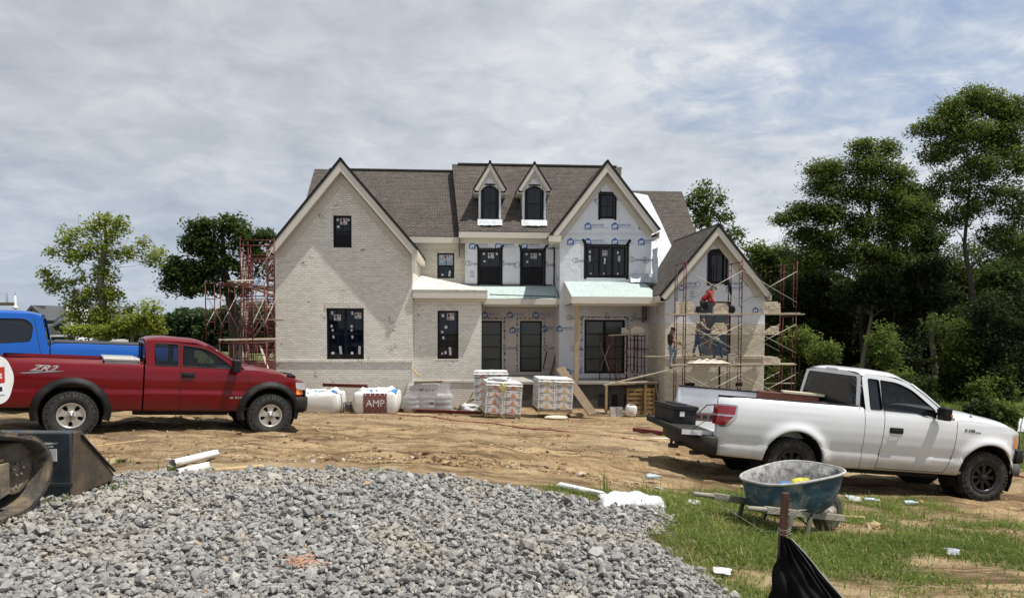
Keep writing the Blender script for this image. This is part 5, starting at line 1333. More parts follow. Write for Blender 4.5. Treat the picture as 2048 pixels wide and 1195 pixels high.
# ---- red extended cab pickup
YR = R(30.5); PR = .06; r_r = .39
hub = at(142, 828, 12.0)
paintr = mt('dark_red_truck_paint', (.135, .0008, .005), .30, var=.08, vs=1.3, coat=.45, spec=.2, dirt=((.12, .05, .035), .42, .66, .35), coatr=.08)
gr_ = glass_mat('truck_glass_green', (.008, .011, .011), .5)
top_r = [(-1.3, 1.285), (1.0, 1.285), (1.06, 1.24), (2.5, 1.225), (2.66, 1.20), (2.85, 1.20), (3.2, 1.15), (3.5, 1.06), (3.74, .96)]
sr = dict(name='red_pickup_truck', label='dark red extended cab pickup truck with black wheel flares, parked left of the house', loc=place(hub, YR, PR, .90, .26, r_r), yaw=YR, pitch=PR,
 hw=.90, r=r_r, wb=3.12, tw=.26, tin=-.06, rr=.20, rim='five', z_rock=.46, x_rear=-1.05, x_gap=1.03, x_front=3.76, arch_r=.465, arch_z=.43, top=top_r, paint=paintr,
 bot=[(-1.3, .52), (-.49, .50), (.5, .46), (2.6, .46), (3.5, .50), (3.68, .60)],
 prof=[(.44, .07), (.60, .035), (.785, .012), (.80, .032), (.90, .02), (1.0, .018), (1.12, .03), (1.22, .065), (1.3, .12)], creases=[.785, .80, 1.0, 1.12], flare=0., ftaper=.20, bed_floor=.85, railin=.06, railcap=False,
 x_seam=2.70, green=rpoly([(1.06, 1.22), (2.66, 1.19), (2.62, 1.22), (2.22, 1.50), (2.0, 1.60), (1.3, 1.66), (1.06, 1.655), (1.03, 1.6)], [0, 0, .02, .2, .1, .1, .05, .03], 5), z_sill=1.22, tumble=.27,
 windows=[rpoly([(1.20, 1.235), (1.555, 1.235), (1.545, 1.605), (1.185, 1.605)], .035), rpoly([(1.64, 1.225), (2.46, 1.215), (2.42, 1.26), (2.16, 1.46), (1.98, 1.55), (1.63, 1.59)], [.03, .02, .06, .08, .08, .03])],
 apil=[(2.02, 1.60), (2.22, 1.49), (2.44, 1.35), (2.64, 1.21)], roof=(1.03, 2.05), roofline=[(1.0, 1.695), (1.3, 1.735), (1.8, 1.72), (2.05, 1.66)], x_back_low=1.03, cowl=(2.68, 1.215), crown=.06, glass=gr_, backglass=glass_mat('back_glass', (.008, .010, .012), .7), slider=True,
 x_seat=1.75, x_dash=2.3, tyre=mt('black_tyre', (.022, .021, .020), .8, var=.3, vs=9, stain=((.07, .06, .05), .4)), rimmat=mt('silver_alloy', (.50, .49, .46), .35, metal=.55, var=.12), bolt=mt('dark_chrome', (.30, .30, .30), .25, metal=.9),
 seams=[[(1.60, .48), (1.60, 1.23), (1.585, 1.62)], [(2.62, .50), (2.72, .80), (2.72, 1.0), (2.69, 1.2)], [(1.60, .49), (2.62, .50)], [(1.10, .48), (1.10, 1.26)][:0] or [(1.60, 1.0), (1.60, 1.1)]],
 handles=[(1.72, 1.085)], mirror=(2.44, 1.25), mirh=.14,
 bumpers=[('rear_bumper', -1.05, -.15, .52, .68, .86, M['blackpl'], .05, .02), ('front_bumper', 3.66, .26, .44, .72, .82, M['blackpl'], .16, .24)])
TR, SR, GR = pickup(sr)
# black wheel flares
for xa_ in (0, 3.12):
 for s in (-1, 1):
  fl_ = MB(); g = []
  for t in np.linspace(-.32, math.pi + .32, 31):
   row = []
   for rr_, off in ((.455, -.03), (.455, .065), (.475, .085), (.515, .075), (.555, .035), (.575, .004)):
    x = xa_ + rr_ * math.cos(t); z = .43 + rr_ * math.sin(t) * (1 if math.sin(t) > 0 else .75); row.append(S_ if False else Vector((x, s * (.90 - pw(z, sr['prof']) - (.2 * max(0, (x - 3.21) / .55) ** 2.2 if x > 3.21 else 0) + off), z)))
   g.append(row)
  fl_.sheet(g); fl_.build('wheel_flare', mt('faded_black_flare', (.014, .014, .014), .6, var=.4, vs=3, stain=((.06, .055, .05), .4), spec=.2), TR)
lm = MB(); lm.box(3.58, 3.78, -.76, -.58, .86, .98); spatch(lm, SR, rpoly([(3.60, .88), (3.58, 1.0), (3.755, .97), (3.755, .88)], .01), off=.006); lm.build('headlight', clearlens, TR)
lm = MB(); spatch(lm, SR, rpoly([(3.61, .77), (3.605, .87), (3.755, .87), (3.755, .77)], .01), off=.010); lm.build('side_marker', amber, TR)
lm = MB(); stext(lm, SR, 'S10', 2.50, .685, .13, .045, bold=.04); spatch(lm, SR, [(2.40, .70), (2.425, .72), (2.475, .715), (2.47, .69), (2.42, .685)], off=.006); lm.build('door_badge', M['galv'], TR)
lm = MB(); stext(lm, SR, 'ZR2', -.60, 1.09, .40, .10, shear=.6, bold=.03); spatch(lm, SR, [(-.72, 1.06), (-.1, 1.11), (-.22, 1.085), (-.66, 1.045)], off=.006); lm.build('bed_decal', mt('grey_decal', (.24, .22, .22), .5, var=.3, vs=20), TR)
lm = MB(); lm.box(-1.08, -1.04, -.84, .84, .68, 1.27); lm.build('tailgate', paintr, TR, bevel=.02)
lm = MB(); lm.tube([(3.45, -.72, 1.10), (3.60, -.60, 1.09), (3.66, 0, 1.10), (3.60, .6, 1.09)], .03, 6); lm.build('bug_deflector', M['frame'], TR)
# silver toolbox across the bed
tb = MB(); tb.box(.46, .96, -.86, .86, 1.14, 1.335); tb.box(.44, .98, -.88, -.0, 1.336, 1.385, 1); tb.box(.44, .98, .02, .88, 1.336, 1.37, 0)
tbx = tb.build('truck_toolbox', [mt('dull_aluminium', (.36, .38, .40), .4, metal=.6, var=.15), mt('tread_plate', (.62, .60, .56), .35, metal=.5, var=.25, vs=60, bump=.6, bs=160)], None, bevel=.012, label='silver tread plate toolbox lying across the red pickup bed', cat='toolbox')
tbx.location = on(TR, -.02, 0, -.045); tbx.rotation_euler = on_rot(TR)
tbx.scale = (1.0, .95, 1)
# ---- blue crew cab pickup, nose out of frame on the left
YB = math.pi + R(30)
paintb = mt('bright_blue_truck_paint', (.004, .085, .38), .3, var=.04, vs=1.2, coat=.4, spec=.3)
top_b = [(-1.5, 1.475), (.92, 1.475), (1.0, 1.40), (3.3, 1.385), (3.6, 1.40), (4.3, 1.36), (4.75, 1.22)]
cb_ = at(97, 686, 14.2)
sb = dict(sr); sb.update(name='blue_pickup_truck', label='bright blue crew cab pickup truck with a black bed cover, behind the red pickup', yaw=YB, pitch=-.052,
 hw=1.0, r=.42, wb=3.75, tw=.28, tin=.03, rr=.24, rim='eight', z_rock=.5, x_rear=-1.30, x_gap=.95, x_front=4.70, arch_r=.50, arch_z=.46, top=top_b, paint=paintb, bot=[(-2, .5), (5, .5)],
 prof=[(.5, .06), (.7, .03), (.9, .02), (1.0, .03), (1.25, .02), (1.38, .05), (1.475, .09)], creases=[.9, 1.25], flare=.035, bed_floor=.9, x_seam=3.35,
 green=rpoly([(.98, 1.38), (3.3, 1.36), (3.25, 1.40), (2.7, 1.88), (2.4, 1.99), (1.25, 2.03), (1.10, 1.97)], [0, 0, .02, .25, .2, .2, .1], 5), z_sill=1.38, tumble=.26,
 windows=[rpoly([(1.28, 1.50), (2.02, 1.42), (2.0, 1.90), (1.36, 1.92), (1.24, 1.80)], [.05, .03, .03, .1, .15]), rpoly([(2.10, 1.42), (3.0, 1.41), (2.96, 1.47), (2.6, 1.80), (2.35, 1.90), (2.08, 1.90)], [.03, .03, .08, .1, .1, .03])],
 apil=[(2.44, 1.97), (2.7, 1.86), (3.0, 1.62), (3.28, 1.39)], roof=(1.12, 2.46), roofline=[(1.1, 2.045), (1.5, 2.085), (2.1, 2.07), (2.46, 2.03)], x_back_low=1.0, cowl=(3.3, 1.40), crown=.07, glass=glass_mat('dark_tint', (.01, .013, .018), .9), backglass=glass_mat('dark_tint2', (.01, .013, .018), .9), slider=False,
 x_seat=2.2, x_dash=2.9, seams=[[(2.06, .6), (2.06, 1.9)], [(1.04, .9), (1.12, 1.4), (1.24, 1.95)], [(3.3, .6), (3.33, 1.38)]], handles=[(2.9, 1.24)], mirror=(3.0, 1.48), mirh=.25,
 bumpers=[('rear_bumper', -1.30, -.18, .55, .78, .97, M['chrome'], .06, .02), ('front_bumper', 4.65, .2, .5, .8, .92, M['chrome'], .2, .2)])
# rear corner of the cab (x=.98, near side) sits at photo x 97
off_ = Matrix.Rotation(YB, 3, 'Z') @ Matrix.Rotation(-.052, 3, 'Y') @ Vector((.98, .95, 1.475))
sb['loc'] = cb_ - off_
TB, SB, GB = pickup(sb)
lm = MB(); lm.box(-1.28, .93, -.90, .90, 1.485, 1.515); lm.build('bed_cover', mt('black_vinyl_cover', (.03, .03, .032), .55, var=.2, vs=3), TB, bevel=.01)
# ------------------------------------------------------------------ skid steer at the left edge
def skid():
 T = empty('skid_steer_loader', (-3.55, 5.72, EYE - 1.40), R(89), 'muddy tracked loader with a white lift arm and its bucket resting on the gravel', 'loader')
 # local: x forward, y left, near track's outer face at y = 0; z up
 rub = mt('muddy_rubber', (.045, .04, .034), .85, var=.4, vs=9, bump=.6, bs=50, stain=((.20, .145, .085), .75)); mud = mt('mud_caked_steel', (.16, .13, .09), .9, var=.4, vs=7, bump=.8, bs=30, stain=((.05, .05, .05), .8))
 lug = mt('dried_mud', (.33, .24, .14), .95, var=.3, vs=12, bump=.8)
 for yo in (0, 1.35):
  prof = rpoly([(-.02, .33), (-.10, .12), (-.32, .0), (-1.65, 0), (-1.95, .12), (-2.0, .5), (-1.75, .78), (-1.25, .76), (-.55, .60), (-.16, .50)], .14, 5)
  n = len(prof); mb = MB()
  def P(i, ins, y):
   a = Vector(prof[i - 1]); b = Vector(prof[(i + 1) % n]); d = (b - a).normalized(); nn = Vector((-d.y, d.x)); q = Vector(prof[i]) + nn * -ins * (-1)
   c = Vector((-1.0, .38)); q = Vector(prof[i]); q = q + (c - q).normalized() * ins
   return Vector((q.x, y, q.y))
  g = [[P(i, .0, yo + y) for y in (0, .04, .40, .44)] for i in range(n)];
  g2 = [[P(i, o, yo + y) for o, y in ((.0, 0), (.025, -.004), (.05, .03), (.05, .38), (.05, .41), (.025, .444), (0, .44))] for i in range(n)]
  mb.sheet([list(r) for r in zip(*g)], close=True); mb.sheet([list(r) for r in zip(*g2)], close=True)
  for i in range(0, n):
   for k in (0,):
    a = P(i, -.012, yo + .02); b = P(i, -.012, yo + .42); mb.beam(a, b, .035, .03, (0, 1, 0) if 0 else (1, 0, 0))
   q0, q1 = P(i, -.004, yo + .01), P((i + 1) % n, -.004, yo + .01); mb.beam(q0, q1, .02, .018)
  mb.build('rubber_track', rub, T)
  fr = MB(); fr.prism([[(-.42, .38), (-.42, .16), (-.85, .06), (-1.7, .08), (-1.7, .40)]], lambda a, b, d: (a, d, b), yo + .06, yo + .36); fr.build('track_frame', mud, T, bevel=.015)
  g = MB(); g.box(-1.6, -.46, yo + .08, yo + .34, .395, .41); g.build('mud_on_frame', lug, T)
  for x, z, r in ((-.30, .31, .19), (-.75, .10, .085), (-1.1, .10, .085), (-1.45, .10, .085), (-1.72, .42, .24)):
   w = MB(); w.lathe([(0, -.10), (.05, -.10), (.06, -.06), (r - .03, -.06), (r, -.09), (r, .09), (0, .09)], (x, yo + .2, z), (0, 1, 0), 24)
   for k in range(6): a = k * 1.047; w.cyl((x + .05 * math.cos(a), yo + .09, z + .05 * math.sin(a)), (x + .05 * math.cos(a), yo + .075, z + .05 * math.sin(a)), .009, n=6)
   w.build('track_roller', mud, T)
 body = MB(); body.box(-1.95, -.55, .50, 1.30, .25, .95); body.box(-2.1, -1.7, .1, 1.7, .80, 1.35); body.build('chassis', mt('loader_grey', (.03, .032, .034), .6, var=.2), T, bevel=.04)
 cabm = MB()
 for x, y in ((-.75, .45), (-.75, 1.35), (-1.7, .45), (-1.7, 1.35)): cabm.box(x - .04, x + .04, y - .03, y + .03, .9, 1.98)
 cabm.box(-1.75, -.7, .42, 1.38, 1.95, 2.02); cabm.box(-1.7, -1.66, .45, 1.35, .95, 1.9); cabm.box(-1.5, -1.1, .6, 1.2, .95, 1.15); cabm.build('cab_frame', M['blackpl'], T, bevel=.01)
 # lift arm: white plate with rounded nose reaching to px (30, 708-800)
 arm = rpoly([(-.49, 1.0), (-.57, 1.14), (-.80, 1.19), (-1.3, 1.26), (-2.2, 1.35), (-2.2, 1.0), (-1.3, .85), (-.80, .80), (-.56, .84)], .06, 5)
 for y0 in (.02, 1.68):
  a = MB(); a.prism([arm], lambda p, q, d: (p, d, q), y0 - .06, y0 + .06); ao = a.build('lift_arm', mt('loader_white', (.72, .72, .70), .4, var=.04, vs=3, stain=((.4, .36, .3), .4)), T, bevel=.025, seg=3)
  if y0 < 1:
   f = lambda p, q: (p, y0 - .064, q)
   d = MB(); d.add([f(-1.1, .97), f(-.60, .97), f(-.60, 1.08), f(-1.1, 1.08)], [(0, 1, 2, 3)]); d.build('red_decal', mt('decal_red', (.42, .03, .02), .4), ao)
   d = MB(); puttext(d, 'Bobcat', lambda p, q: (p, y0 - .066, q), -.76, 1.0, .13, .05, bold=.04); d.add([(p, y0 - .0645, q) for p, q in ((-1.1, .89), (-.60, .89), (-.60, .968), (-1.1, .968))], [(0, 1, 2, 3)]); d.build('white_decal', M['whiteplastic'], ao)
   d = MB(); [d.box(-1.0 + k * .1, -.93 + k * .1, y0 - .0665, y0 - .0655, .915, .945) for k in range(4)]; d.build('decal_print', M['blackpl'], ao)
 for y0 in (1.5,):
  a = MB(); a.cyl((-.5, y0, .95), (.20, y0, .45), .035); a.cyl((-.9, y0, 1.05), (-.4, y0, .86), .055); a.build('bucket_cylinder', M['chrome'], T)
 # bucket
 steel = mt('bucket_navy_steel', (.030, .042, .052), .55, var=.35, vs=5, stain=((.12, .085, .05), .5)); rust = mt('bucket_side_rusty', (.10, .07, .045), .6, var=.35, vs=5, bump=.3, stain=((.03, .03, .032), .55), metal=.2)
 zb = -.035; bx = .22
 b = MB(); y0, y1 = .02, 1.75
 side_ = [(bx - .02, .0 + zb), (bx + .58, .03 + zb), (bx + .61, .07 + zb), (bx + .14, .53 + zb), (bx + .04, .53 + zb)]
 b.box(bx - .0, bx + .03, y0, y1, zb + .0, zb + .53); b.box(bx, bx + .66, y0 + .02, y1, zb - .005, zb + .02); b.prism([[(bx, .53 + zb), (bx + .15, .53 + zb), (bx + .03, .42 + zb)]], lambda p, q, d: (p, d, q), y0 + .03, y1 - .03)
 bo = b.build('bucket', steel, T, bevel=.008)
 for yy in (y0 - .012, y1): s = MB(); s.prism([side_], lambda p, q, d: (p, d, q), yy, yy + .02); so_ = s.build('bucket_side_plate', rust, bo, bevel=.006)
 s = MB(); s.beam((bx + .12, y0 - .02, zb + .50), (bx + .60, y0 - .02, zb + .10), .02, .012, (0, 0, 1)); s.build('side_groove', M['dark'], bo)
 s = MB(); s.box(bx + .57, bx + .65, y0, y1, zb - .01, zb + .015); s.build('cutting_edge', rust, bo)
 s = MB(); s.tube([(bx - .03, .10, zb + .45), (bx - .08, .18, zb + .44), (bx - .08, .55, zb + .44), (bx - .02, .60, zb + .44)], .012, 6); s.box(bx - .012, bx, .0, 1.0, zb + .10, zb + .125); s.build('bucket_bracket', steel, bo)
 s = MB(); s.box(bx - .006, bx - .001, .13, .33, zb + .30, zb + .40); s.box(bx - .006, bx - .001, .16, .29, zb + .415, zb + .45); so2 = s.build('white_label', M['whiteplastic'], bo)
 s = MB(); puttext(s, '12366', lambda p, q: (bx - .0075, .33 - p, zb + q), .05, .33, .11, .04, bold=.01); s.build('label_print', mt('pale_ink', (.35, .35, .38), .5), bo)
skid()
# ------------------------------------------------------------------ wheelbarrow
def wheelbarrow():
 g = ghit(1575, 1068); g = Vector((at(1582, 1068, 7.6).x, 7.6, gz(at(1582, 1068, 7.6).x, 7.6)))
 T = empty('wheelbarrow', g + Vector((-.03, 0, -.06)), R(32), 'mortar crusted blue wheelbarrow with wooden handles standing in the grass', 'wheelbarrow'); T.scale = (1.12,) * 3
 bluep = mt('worn_blue_tray', (.04, .09, .13), .75, var=.5, vs=9, stain=((.24, .25, .23), 1.), bump=.5, bs=40); crust = mt('dried_mortar', (.17, .17, .17), .9, var=.75, vs=14, bump=1., bs=50, stain=((.42, .41, .38), .6))
 # tray: x forward; rim rounded rectangle
 def loop(hx, hy, cx, z, tilt, n=40, e=3.0):
  o = []
  for i in range(n):
   a = 2 * math.pi * i / n; c, s = math.cos(a), math.sin(a)
   x = cx + hx * abs(c) ** (2 / e) * (1 if c > 0 else -1); y = hy * abs(s) ** (2 / e) * (1 if s > 0 else -1); o.append(Vector((x, y * (1 - .18 * (x - cx) / hx * (-1)) , z + tilt * (x - cx))))
  return o
 L = [(.50, .33, .0, .60, .06), (.49, .32, 0, .59, .06), (.46, .30, .0, .46, .02), (.41, .265, -.02, .32, -.02), (.31, .20, -.03, .25, -.05)]
 mb = MB(); g1 = [loop(*q) for q in L]; mb.sheet(g1, close=True); mb.add(g1[-1], [tuple(range(40))], 0)
 tray = mb.build('tray', bluep, T)
 mb = MB(); g2 = [loop(a - .012, b - .012, c, d + .0, e) for a, b, c, d, e in L];
 for row in g2[1:]:
  for p in row: p.x += random.uniform(-.008, .008); p.y += random.uniform(-.008, .008); p.z += .008 + random.uniform(0, .012)
 mb.sheet(g2, close=True); mb.add(g2[-1], [tuple(range(40))], 0, True); mb.build('tray_mortar', crust, tray)
 mb = MB(); mb.sheet([[Vector((-.10 + .34 * q * math.cos(a), -.02 + .24 * q * math.sin(a), .50 - .17 * q * q + random.uniform(-.012, .012))) for a in np.linspace(0, 6.2832, 25)[:-1]] for q in (.02, .3, .55, .8, 1)], close=True); mb.build('mortar_fill', crust, tray)
 r = g1[0]; mb = MB(); mb.tube(r + [r[0]], .013, 8); mb.build('tray_rim', mt('crusted_rim', (.34, .34, .32), .8, var=.35, vs=20, bump=.6), tray)
 wood = mt('grey_handle_wood', (.27, .25, .20), .85, var=.35, vs=6, stretch=(1, 8, 8), stain=((.10, .09, .07), .6))
 for s in (-1, 1):
  mb = MB(); p0 = Vector((-.93, s * .30, .46)); p1 = Vector((-.68, s * .29, .41)); p2 = Vector((.64, s * .13, .12))
  mb.beam(p1, p2, .045, .062); mb.cyl(p0, p1, .020, .024, n=10); mb.build('handle', wood, T, bevel=.006)
  mb = MB(); mb.tube([(-.30, s * .27, .33), (-.36, s * .27, .16), (-.44, s * .27, .02), (-.22, s * .26, .02), (-.06, s * .25, .10), (.02, s * .22, .28)], .022, 6); mb.build('leg', mt('muddy_leg_steel', (.07, .068, .058), .9, var=.4, vs=12), T)
  mb = MB(); mb.beam((.15, s * .2, .27), (.42, s * .12, .04), .04, .012); mb.build('wheel_brace', mt('muddy_leg_steel', (.16, .15, .13), .8), T)
 mb = MB(); mb.beam((-.40, -.28, .04), (-.40, .28, .04), .05, .012); mb.build('cross_brace', wood, T)
 mb = MB(); mb.lathe([(.11, -.04), (.16, -.05), (.195, -.03), (.20, 0), (.195, .03), (.16, .05), (.11, .04)], (.58, 0, .16), (0, 1, 0), 28); w = mb.build('wheel', rubm, T)
 mb = MB(); mb.lathe([(0, -.05), (.03, -.05), (.035, -.02), (.11, -.035), (.112, .035), (.035, .02), (.03, .05), (0, .05)], (.58, 0, .16), (0, 1, 0), 20); mb.build('wheel_rim', M['galv'], w)
 # bags lying in the tray
 m4 = T.matrix_basis if 0 else (Matrix.Translation(T.location) @ Matrix.Rotation(T.rotation_euler.z, 4, 'Z'))
 for (x, y, col, nm, lb, sc) in ((-.27, -.10, (.03, .17, .42), 'plastic_bag', 'crumpled blue plastic bag in the wheelbarrow tray', (.085, .06, .03)), (-.08, -.15, (.55, .50, .03), 'plastic_bag', 'crumpled yellow plastic bag in the wheelbarrow tray', (.14, .06, .045))):
  bag(nm, m4 @ Vector((x + .10, y + .02, .555)), sc, mt('bag_' + lb.split()[1], col, .35, var=.5, vs=16, bump=.6), lb, 'bag', R(36), n=(14, 9), rough=.35)
def bag(name, loc, sc, mat, label, cat, rz=0, n=(18, 12), rough=.2, flatb=True, parent=None, e=2.6, group=None, seed=None):
 """lumpy closed form: superellipsoid with creases"""
 rg = np.random.default_rng(seed if seed is not None else random.randrange(10 ** 6)); mb = MB(); g = []
 ph = rg.uniform(0, 6, 8)
 for i in range(n[1] + 1):
  v = -math.pi / 2 + math.pi * i / n[1]; row = []
  for j in range(n[0]):
   u = 2 * math.pi * j / n[0]; f = lambda c: abs(c) ** (2 / e) * (1 if c > 0 else -1)
   x, y, z = f(math.cos(v)) * f(math.cos(u)), f(math.cos(v)) * f(math.sin(u)), f(math.sin(v))
   k = 1 + rough * .5 * (math.sin(3 * u + ph[0] + 2 * z) * .4 + math.sin(5 * u + ph[1] - 3 * z) * .3 + math.sin(7 * z + ph[2] + u) * .3) * math.cos(v) + rough * .22 * rg.normal() * math.cos(v)
   kz = 1 + (rough * .5 * (math.sin(4 * x + ph[3]) + math.sin(5 * y + ph[4])) * .5 if z > 0 else 0)
   row.append(Vector((x * k * sc[0], y * k * sc[1], z * kz * sc[2] + sc[2])))
  g.append(row)
 mb.sheet(g, close=True)
 return mb.build(name, mat, parent, label=label, cat=cat, loc=loc, rz=rz, subsurf=1, group=group)
rubm = mt('grey_dusty_rubber', (.07, .065, .055), .9, var=.3, vs=14)
wheelbarrow()
# ------------------------------------------------------------------ silt fence
def silt():
 p = at(1570, 985, 4.7); g = gz(p.x, p.y)
 T = empty('silt_fence', (p.x, p.y, 0), 0, 'sagging black silt fence fabric tied to a rough brown wooden stake', 'fence')
 mb = MB(); top = p.z; lean = .022
 pts = []
 for k in range(9):
  z = lerp(g - .25, top, k / 8); x = lerp(-.055, lean * .2, k / 8); pts.append((x, z))
 wv = []
 rows = []
 for x, z in pts:
  w = .019 + random.uniform(-.0015, .0015); rows.append([Vector((x - w, -w, z)), Vector((x + w, -w, z)), Vector((x + w, w, z)), Vector((x - w, w, z))])
 mb.sheet(rows, close=True, sm=False); mb.add(rows[-1], [(0, 1, 2, 3)])
 for z, sx in ((top - .04, .024), (top - .12, .022), (top - .2, .02)): mb.cyl((sx - .008, -.01, z), (sx + .008, -.012, z + .004), .005, n=6)
 mb.build('stake', mt('dark_wet_stake', (.085, .035, .018), .8, var=.4, vs=8, stretch=(5, 5, 1), bump=.6), T)
 z1 = at(1568, 1068, 4.7).z
 mb = MB(); g_ = []
 # fabric falls away from the stake towards the viewer and to the right
 for i in range(20):
  t = i / 19; row = []
  for j in range(26):
   u = j / 25
   xl = lerp(-.03, -.16, t); xr = lerp(.035, .62, t ** .95)
   x = lerp(xl, xr, u); z = lerp(z1 - .02 * u, g - .12, t) - .30 * (u > .5) * 0 - .10 * (u * t) ; y = -.03 - .08 * t + .05 * math.sin(u * 9 + t * 2) * t + .03 * math.sin(u * 23 + 3 * t) * t + .016 * math.sin(u * 31 - 14 * t) + .012 * math.sin(u * 8 + 22 * t) - .12 * u * t
   row.append(Vector((x, y, z)))
  g_.append(row)
 mb.sheet(g_); fo = mb.build('fabric', mt('black_woven_fabric', (.004, .004, .0045), .8, var=.3, vs=10, bump=.3, bs=220, stretch=(8, 8, 1), spec=.25), T)
 mb = MB(); mb.tube([r[-1] + Vector((.0, -.004, 0)) for r in g_], .005, 5); mb.build('frayed_edge', mt('frayed_threads', (.30, .30, .28), .8), fo)
 mb = MB(); mb.tube([r[-5] + Vector((.0, -.008, 0)) for r in g_], .0022, 5); mb.build('white_stitch', mt('frayed_threads', (.5, .5, .48), .8), fo)
 mb = MB(); zt = z1 + .03
 for dz in (0, .012, -.02): mb.tube([(-.035 + .0, -.03, zt + dz), (.0, -.036, zt + dz - .008), (.035, -.024, zt + dz + .006), (.02, .03, zt + dz), (-.03, .03, zt + dz), (-.035, -.03, zt + dz)], .0018, 5)
 mb.tube([(-.02, -.03, zt), (-.10, .1, zt - .04), (-.30, .5, zt + .06)], .0015, 4); mb.build('tie_wire', M['galv'], T)
silt()
# ------------------------------------------------------------------ pipes, boards and litter near the camera
def pipe(px0, py0, px1, py1, r, label, lift=0., wall_=.006, mat='whiteplastic', name='white_pipe', crush=1., cat='pipe'):
 a, b = ghit(px0, py0), ghit(px1, py1); a.z += r + lift; b.z += r + lift; L = (b - a).length; d = (b - a).normalized()
 mb = MB(); n = 18; g = []
 for i, t in enumerate((0, .02, .3, .6, .98, 1)):
  row = []
  for k in range(n): q = 2 * math.pi * k / n; row.append(Vector((r * math.cos(q) * (1 + .08 * math.sin(3 * q + i)), r * math.sin(q) * crush, t * L + (.02 * math.sin(4 * q) if i in (0, 5) else 0))))
  g.append(row)
 g = g + [[Vector((p.x * (1 - wall_ / r), p.y * (1 - wall_ / r), p.z)) for p in row] for row in g[::-1]]
 mb.sheet(g, close=True); o = mb.build(name, M[mat], label=label, cat=cat); o.location = a; o.rotation_euler = d.to_track_quat('Z', 'Y').to_euler(); return o
pipe(345, 944, 432, 921, .042, 'upper white plastic pipe of the two lying on the gravel edge', .05)
pipe(352, 956, 414, 940, .045, 'lower white plastic pipe with a broken end on the gravel edge', .0)
pipe(1118, 977, 1205, 996, .03, 'long thin white pipe in the grass behind the gravel', .01)
def board(px0, py0, px1, py1, w, h, mat, label, lift=.0, name='wooden_board', cat='board', Y=None, z2=0, group=None):
 a, b = (ghit(px0, py0), ghit(px1, py1)) if Y is None else (at(px0, py0, Y[0]), at(px1, py1, Y[1]))
 a.z += h / 2 + lift; b.z += h / 2 + lift + z2; c = (a + b) / 2; L = (b - a).length; mb = MB(); mb.box(-L / 2, L / 2, -w / 2, w / 2, -h / 2, h / 2)
 o = mb.build(name, mat, label=label, cat=cat, bevel=.004, seg=1, group=group); o.location = c; d = (b - a).normalized(); o.rotation_euler = Matrix((d, Vector((0, 0, 1)).cross(d).normalized(), d.cross(Vector((0, 0, 1)).cross(d).normalized()))).transposed().to_euler(); return o
board(287, 969, 380, 965, .05, .018, M['lumber'], 'thin yellowish lath lying on the gravel in front of the white pipes', .03)
board(415, 957, 455, 950, .09, .035, M['dplank'], 'short dark board stub on the gravel right of the pipes', .03)
board(425, 949, 528, 941, .10, .03, M['lumber'], 'pale weathered board at the gravel edge right of the pipes', .03)
board(190, 893, 292, 880, .04, .02, M['lumber'], 'thin pale stick on the dirt behind the bucket')
board(1640, 985 + 45, 1730, 1036, .07, .02, M['lumber'], 'old lath half buried in grass right of the wheelbarrow', .0)
# rebar scrap on the truck's left
board(1268, 862, 1345, 872, .12, .10, M['redbeam'], 'short red steel beam lying behind the open tailgate', .0, 'steel_beam', 'steel beam')
board(1258, 877, 1337, 879, .16, .02, M['whiteplastic'], 'white trim board lying on the dirt behind the open tailgate', .02)
# white fabric sheet at the gravel's right edge
def sheetcloth(pts, label, name='plastic_sheet', mat=None, amp=.05, cat='plastic sheet', n=(22, 10), lift=.03):
 P = [ghit(*p) for p in pts]; mb = MB(); g = []
 ph = [random.uniform(0, 6) for _ in range(4)]
 for i in range(n[1] + 1):
  row = []
  for j in range(n[0] + 1):
   u, v = j / n[0], i / n[1]; p = lerp(lerp(P[0], P[1], u), lerp(P[3], P[2], u), v)
   z = gz(p.x, p.y) + lift + amp * (abs(math.sin(u * 9 + ph[0] + v * 3)) * .5 + abs(math.sin(u * 17 + v * 8 + ph[1])) * .35 + abs(math.sin(u * 37 - v * 13)) * .25 + random.uniform(0, .25)) * math.sin(math.pi * min(1, max(0, u)) ) ** .4 * math.sin(math.pi * v) ** .5
   row.append(Vector((p.x + random.uniform(-.01, .01), p.y + random.uniform(-.015, .015), z)))
  g.append(row)
 mb.sheet(g); return mb.build(name, mat or MATS['cloth_white'], label=label, cat=cat, subsurf=1)
mt('cloth_white', (.52, .53, .54), .6, var=.06, vs=6, bump=.4, bs=12)
sheetcloth([(1196, 994), (1325, 1004), (1334, 1020), (1205, 1018)], 'crumpled white fabric sheet at the right edge of the gravel', amp=.085, n=(40, 16))
sheetcloth([(1372, 1004), (1402, 1006), (1400, 1013), (1374, 1012)], 'small scrap of white plastic in the grass left of the wheelbarrow', 'plastic_scrap', amp=.03, cat='litter', n=(8, 5))
sheetcloth([(1690, 992), (1722, 997), (1722, 1007), (1700, 1004)], 'white paper scrap on the grass under the white pickup', 'paper_scrap', amp=.03, cat='litter', n=(8, 5))
sheetcloth([(1424, 1140), (1462, 1143), (1462, 1156), (1430, 1152)], 'white scrap lying where the gravel meets the grass', 'paper_scrap', amp=.02, cat='litter', n=(8, 5))
sheetcloth([(1888, 1100), (1922, 1104), (1920, 1116), (1895, 1114)], 'grey crumpled plastic scrap alone in the grass at right', 'plastic_scrap', mat=mt('grey_scrap', (.35, .36, .40), .4, var=.3, vs=12), amp=.03, cat='litter', n=(8, 5))
sheetcloth([(2036, 850), (2060, 850), (2060, 866), (2034, 864)], 'pale plastic heap behind the nose of the white pickup', 'plastic_sheet', amp=.35)
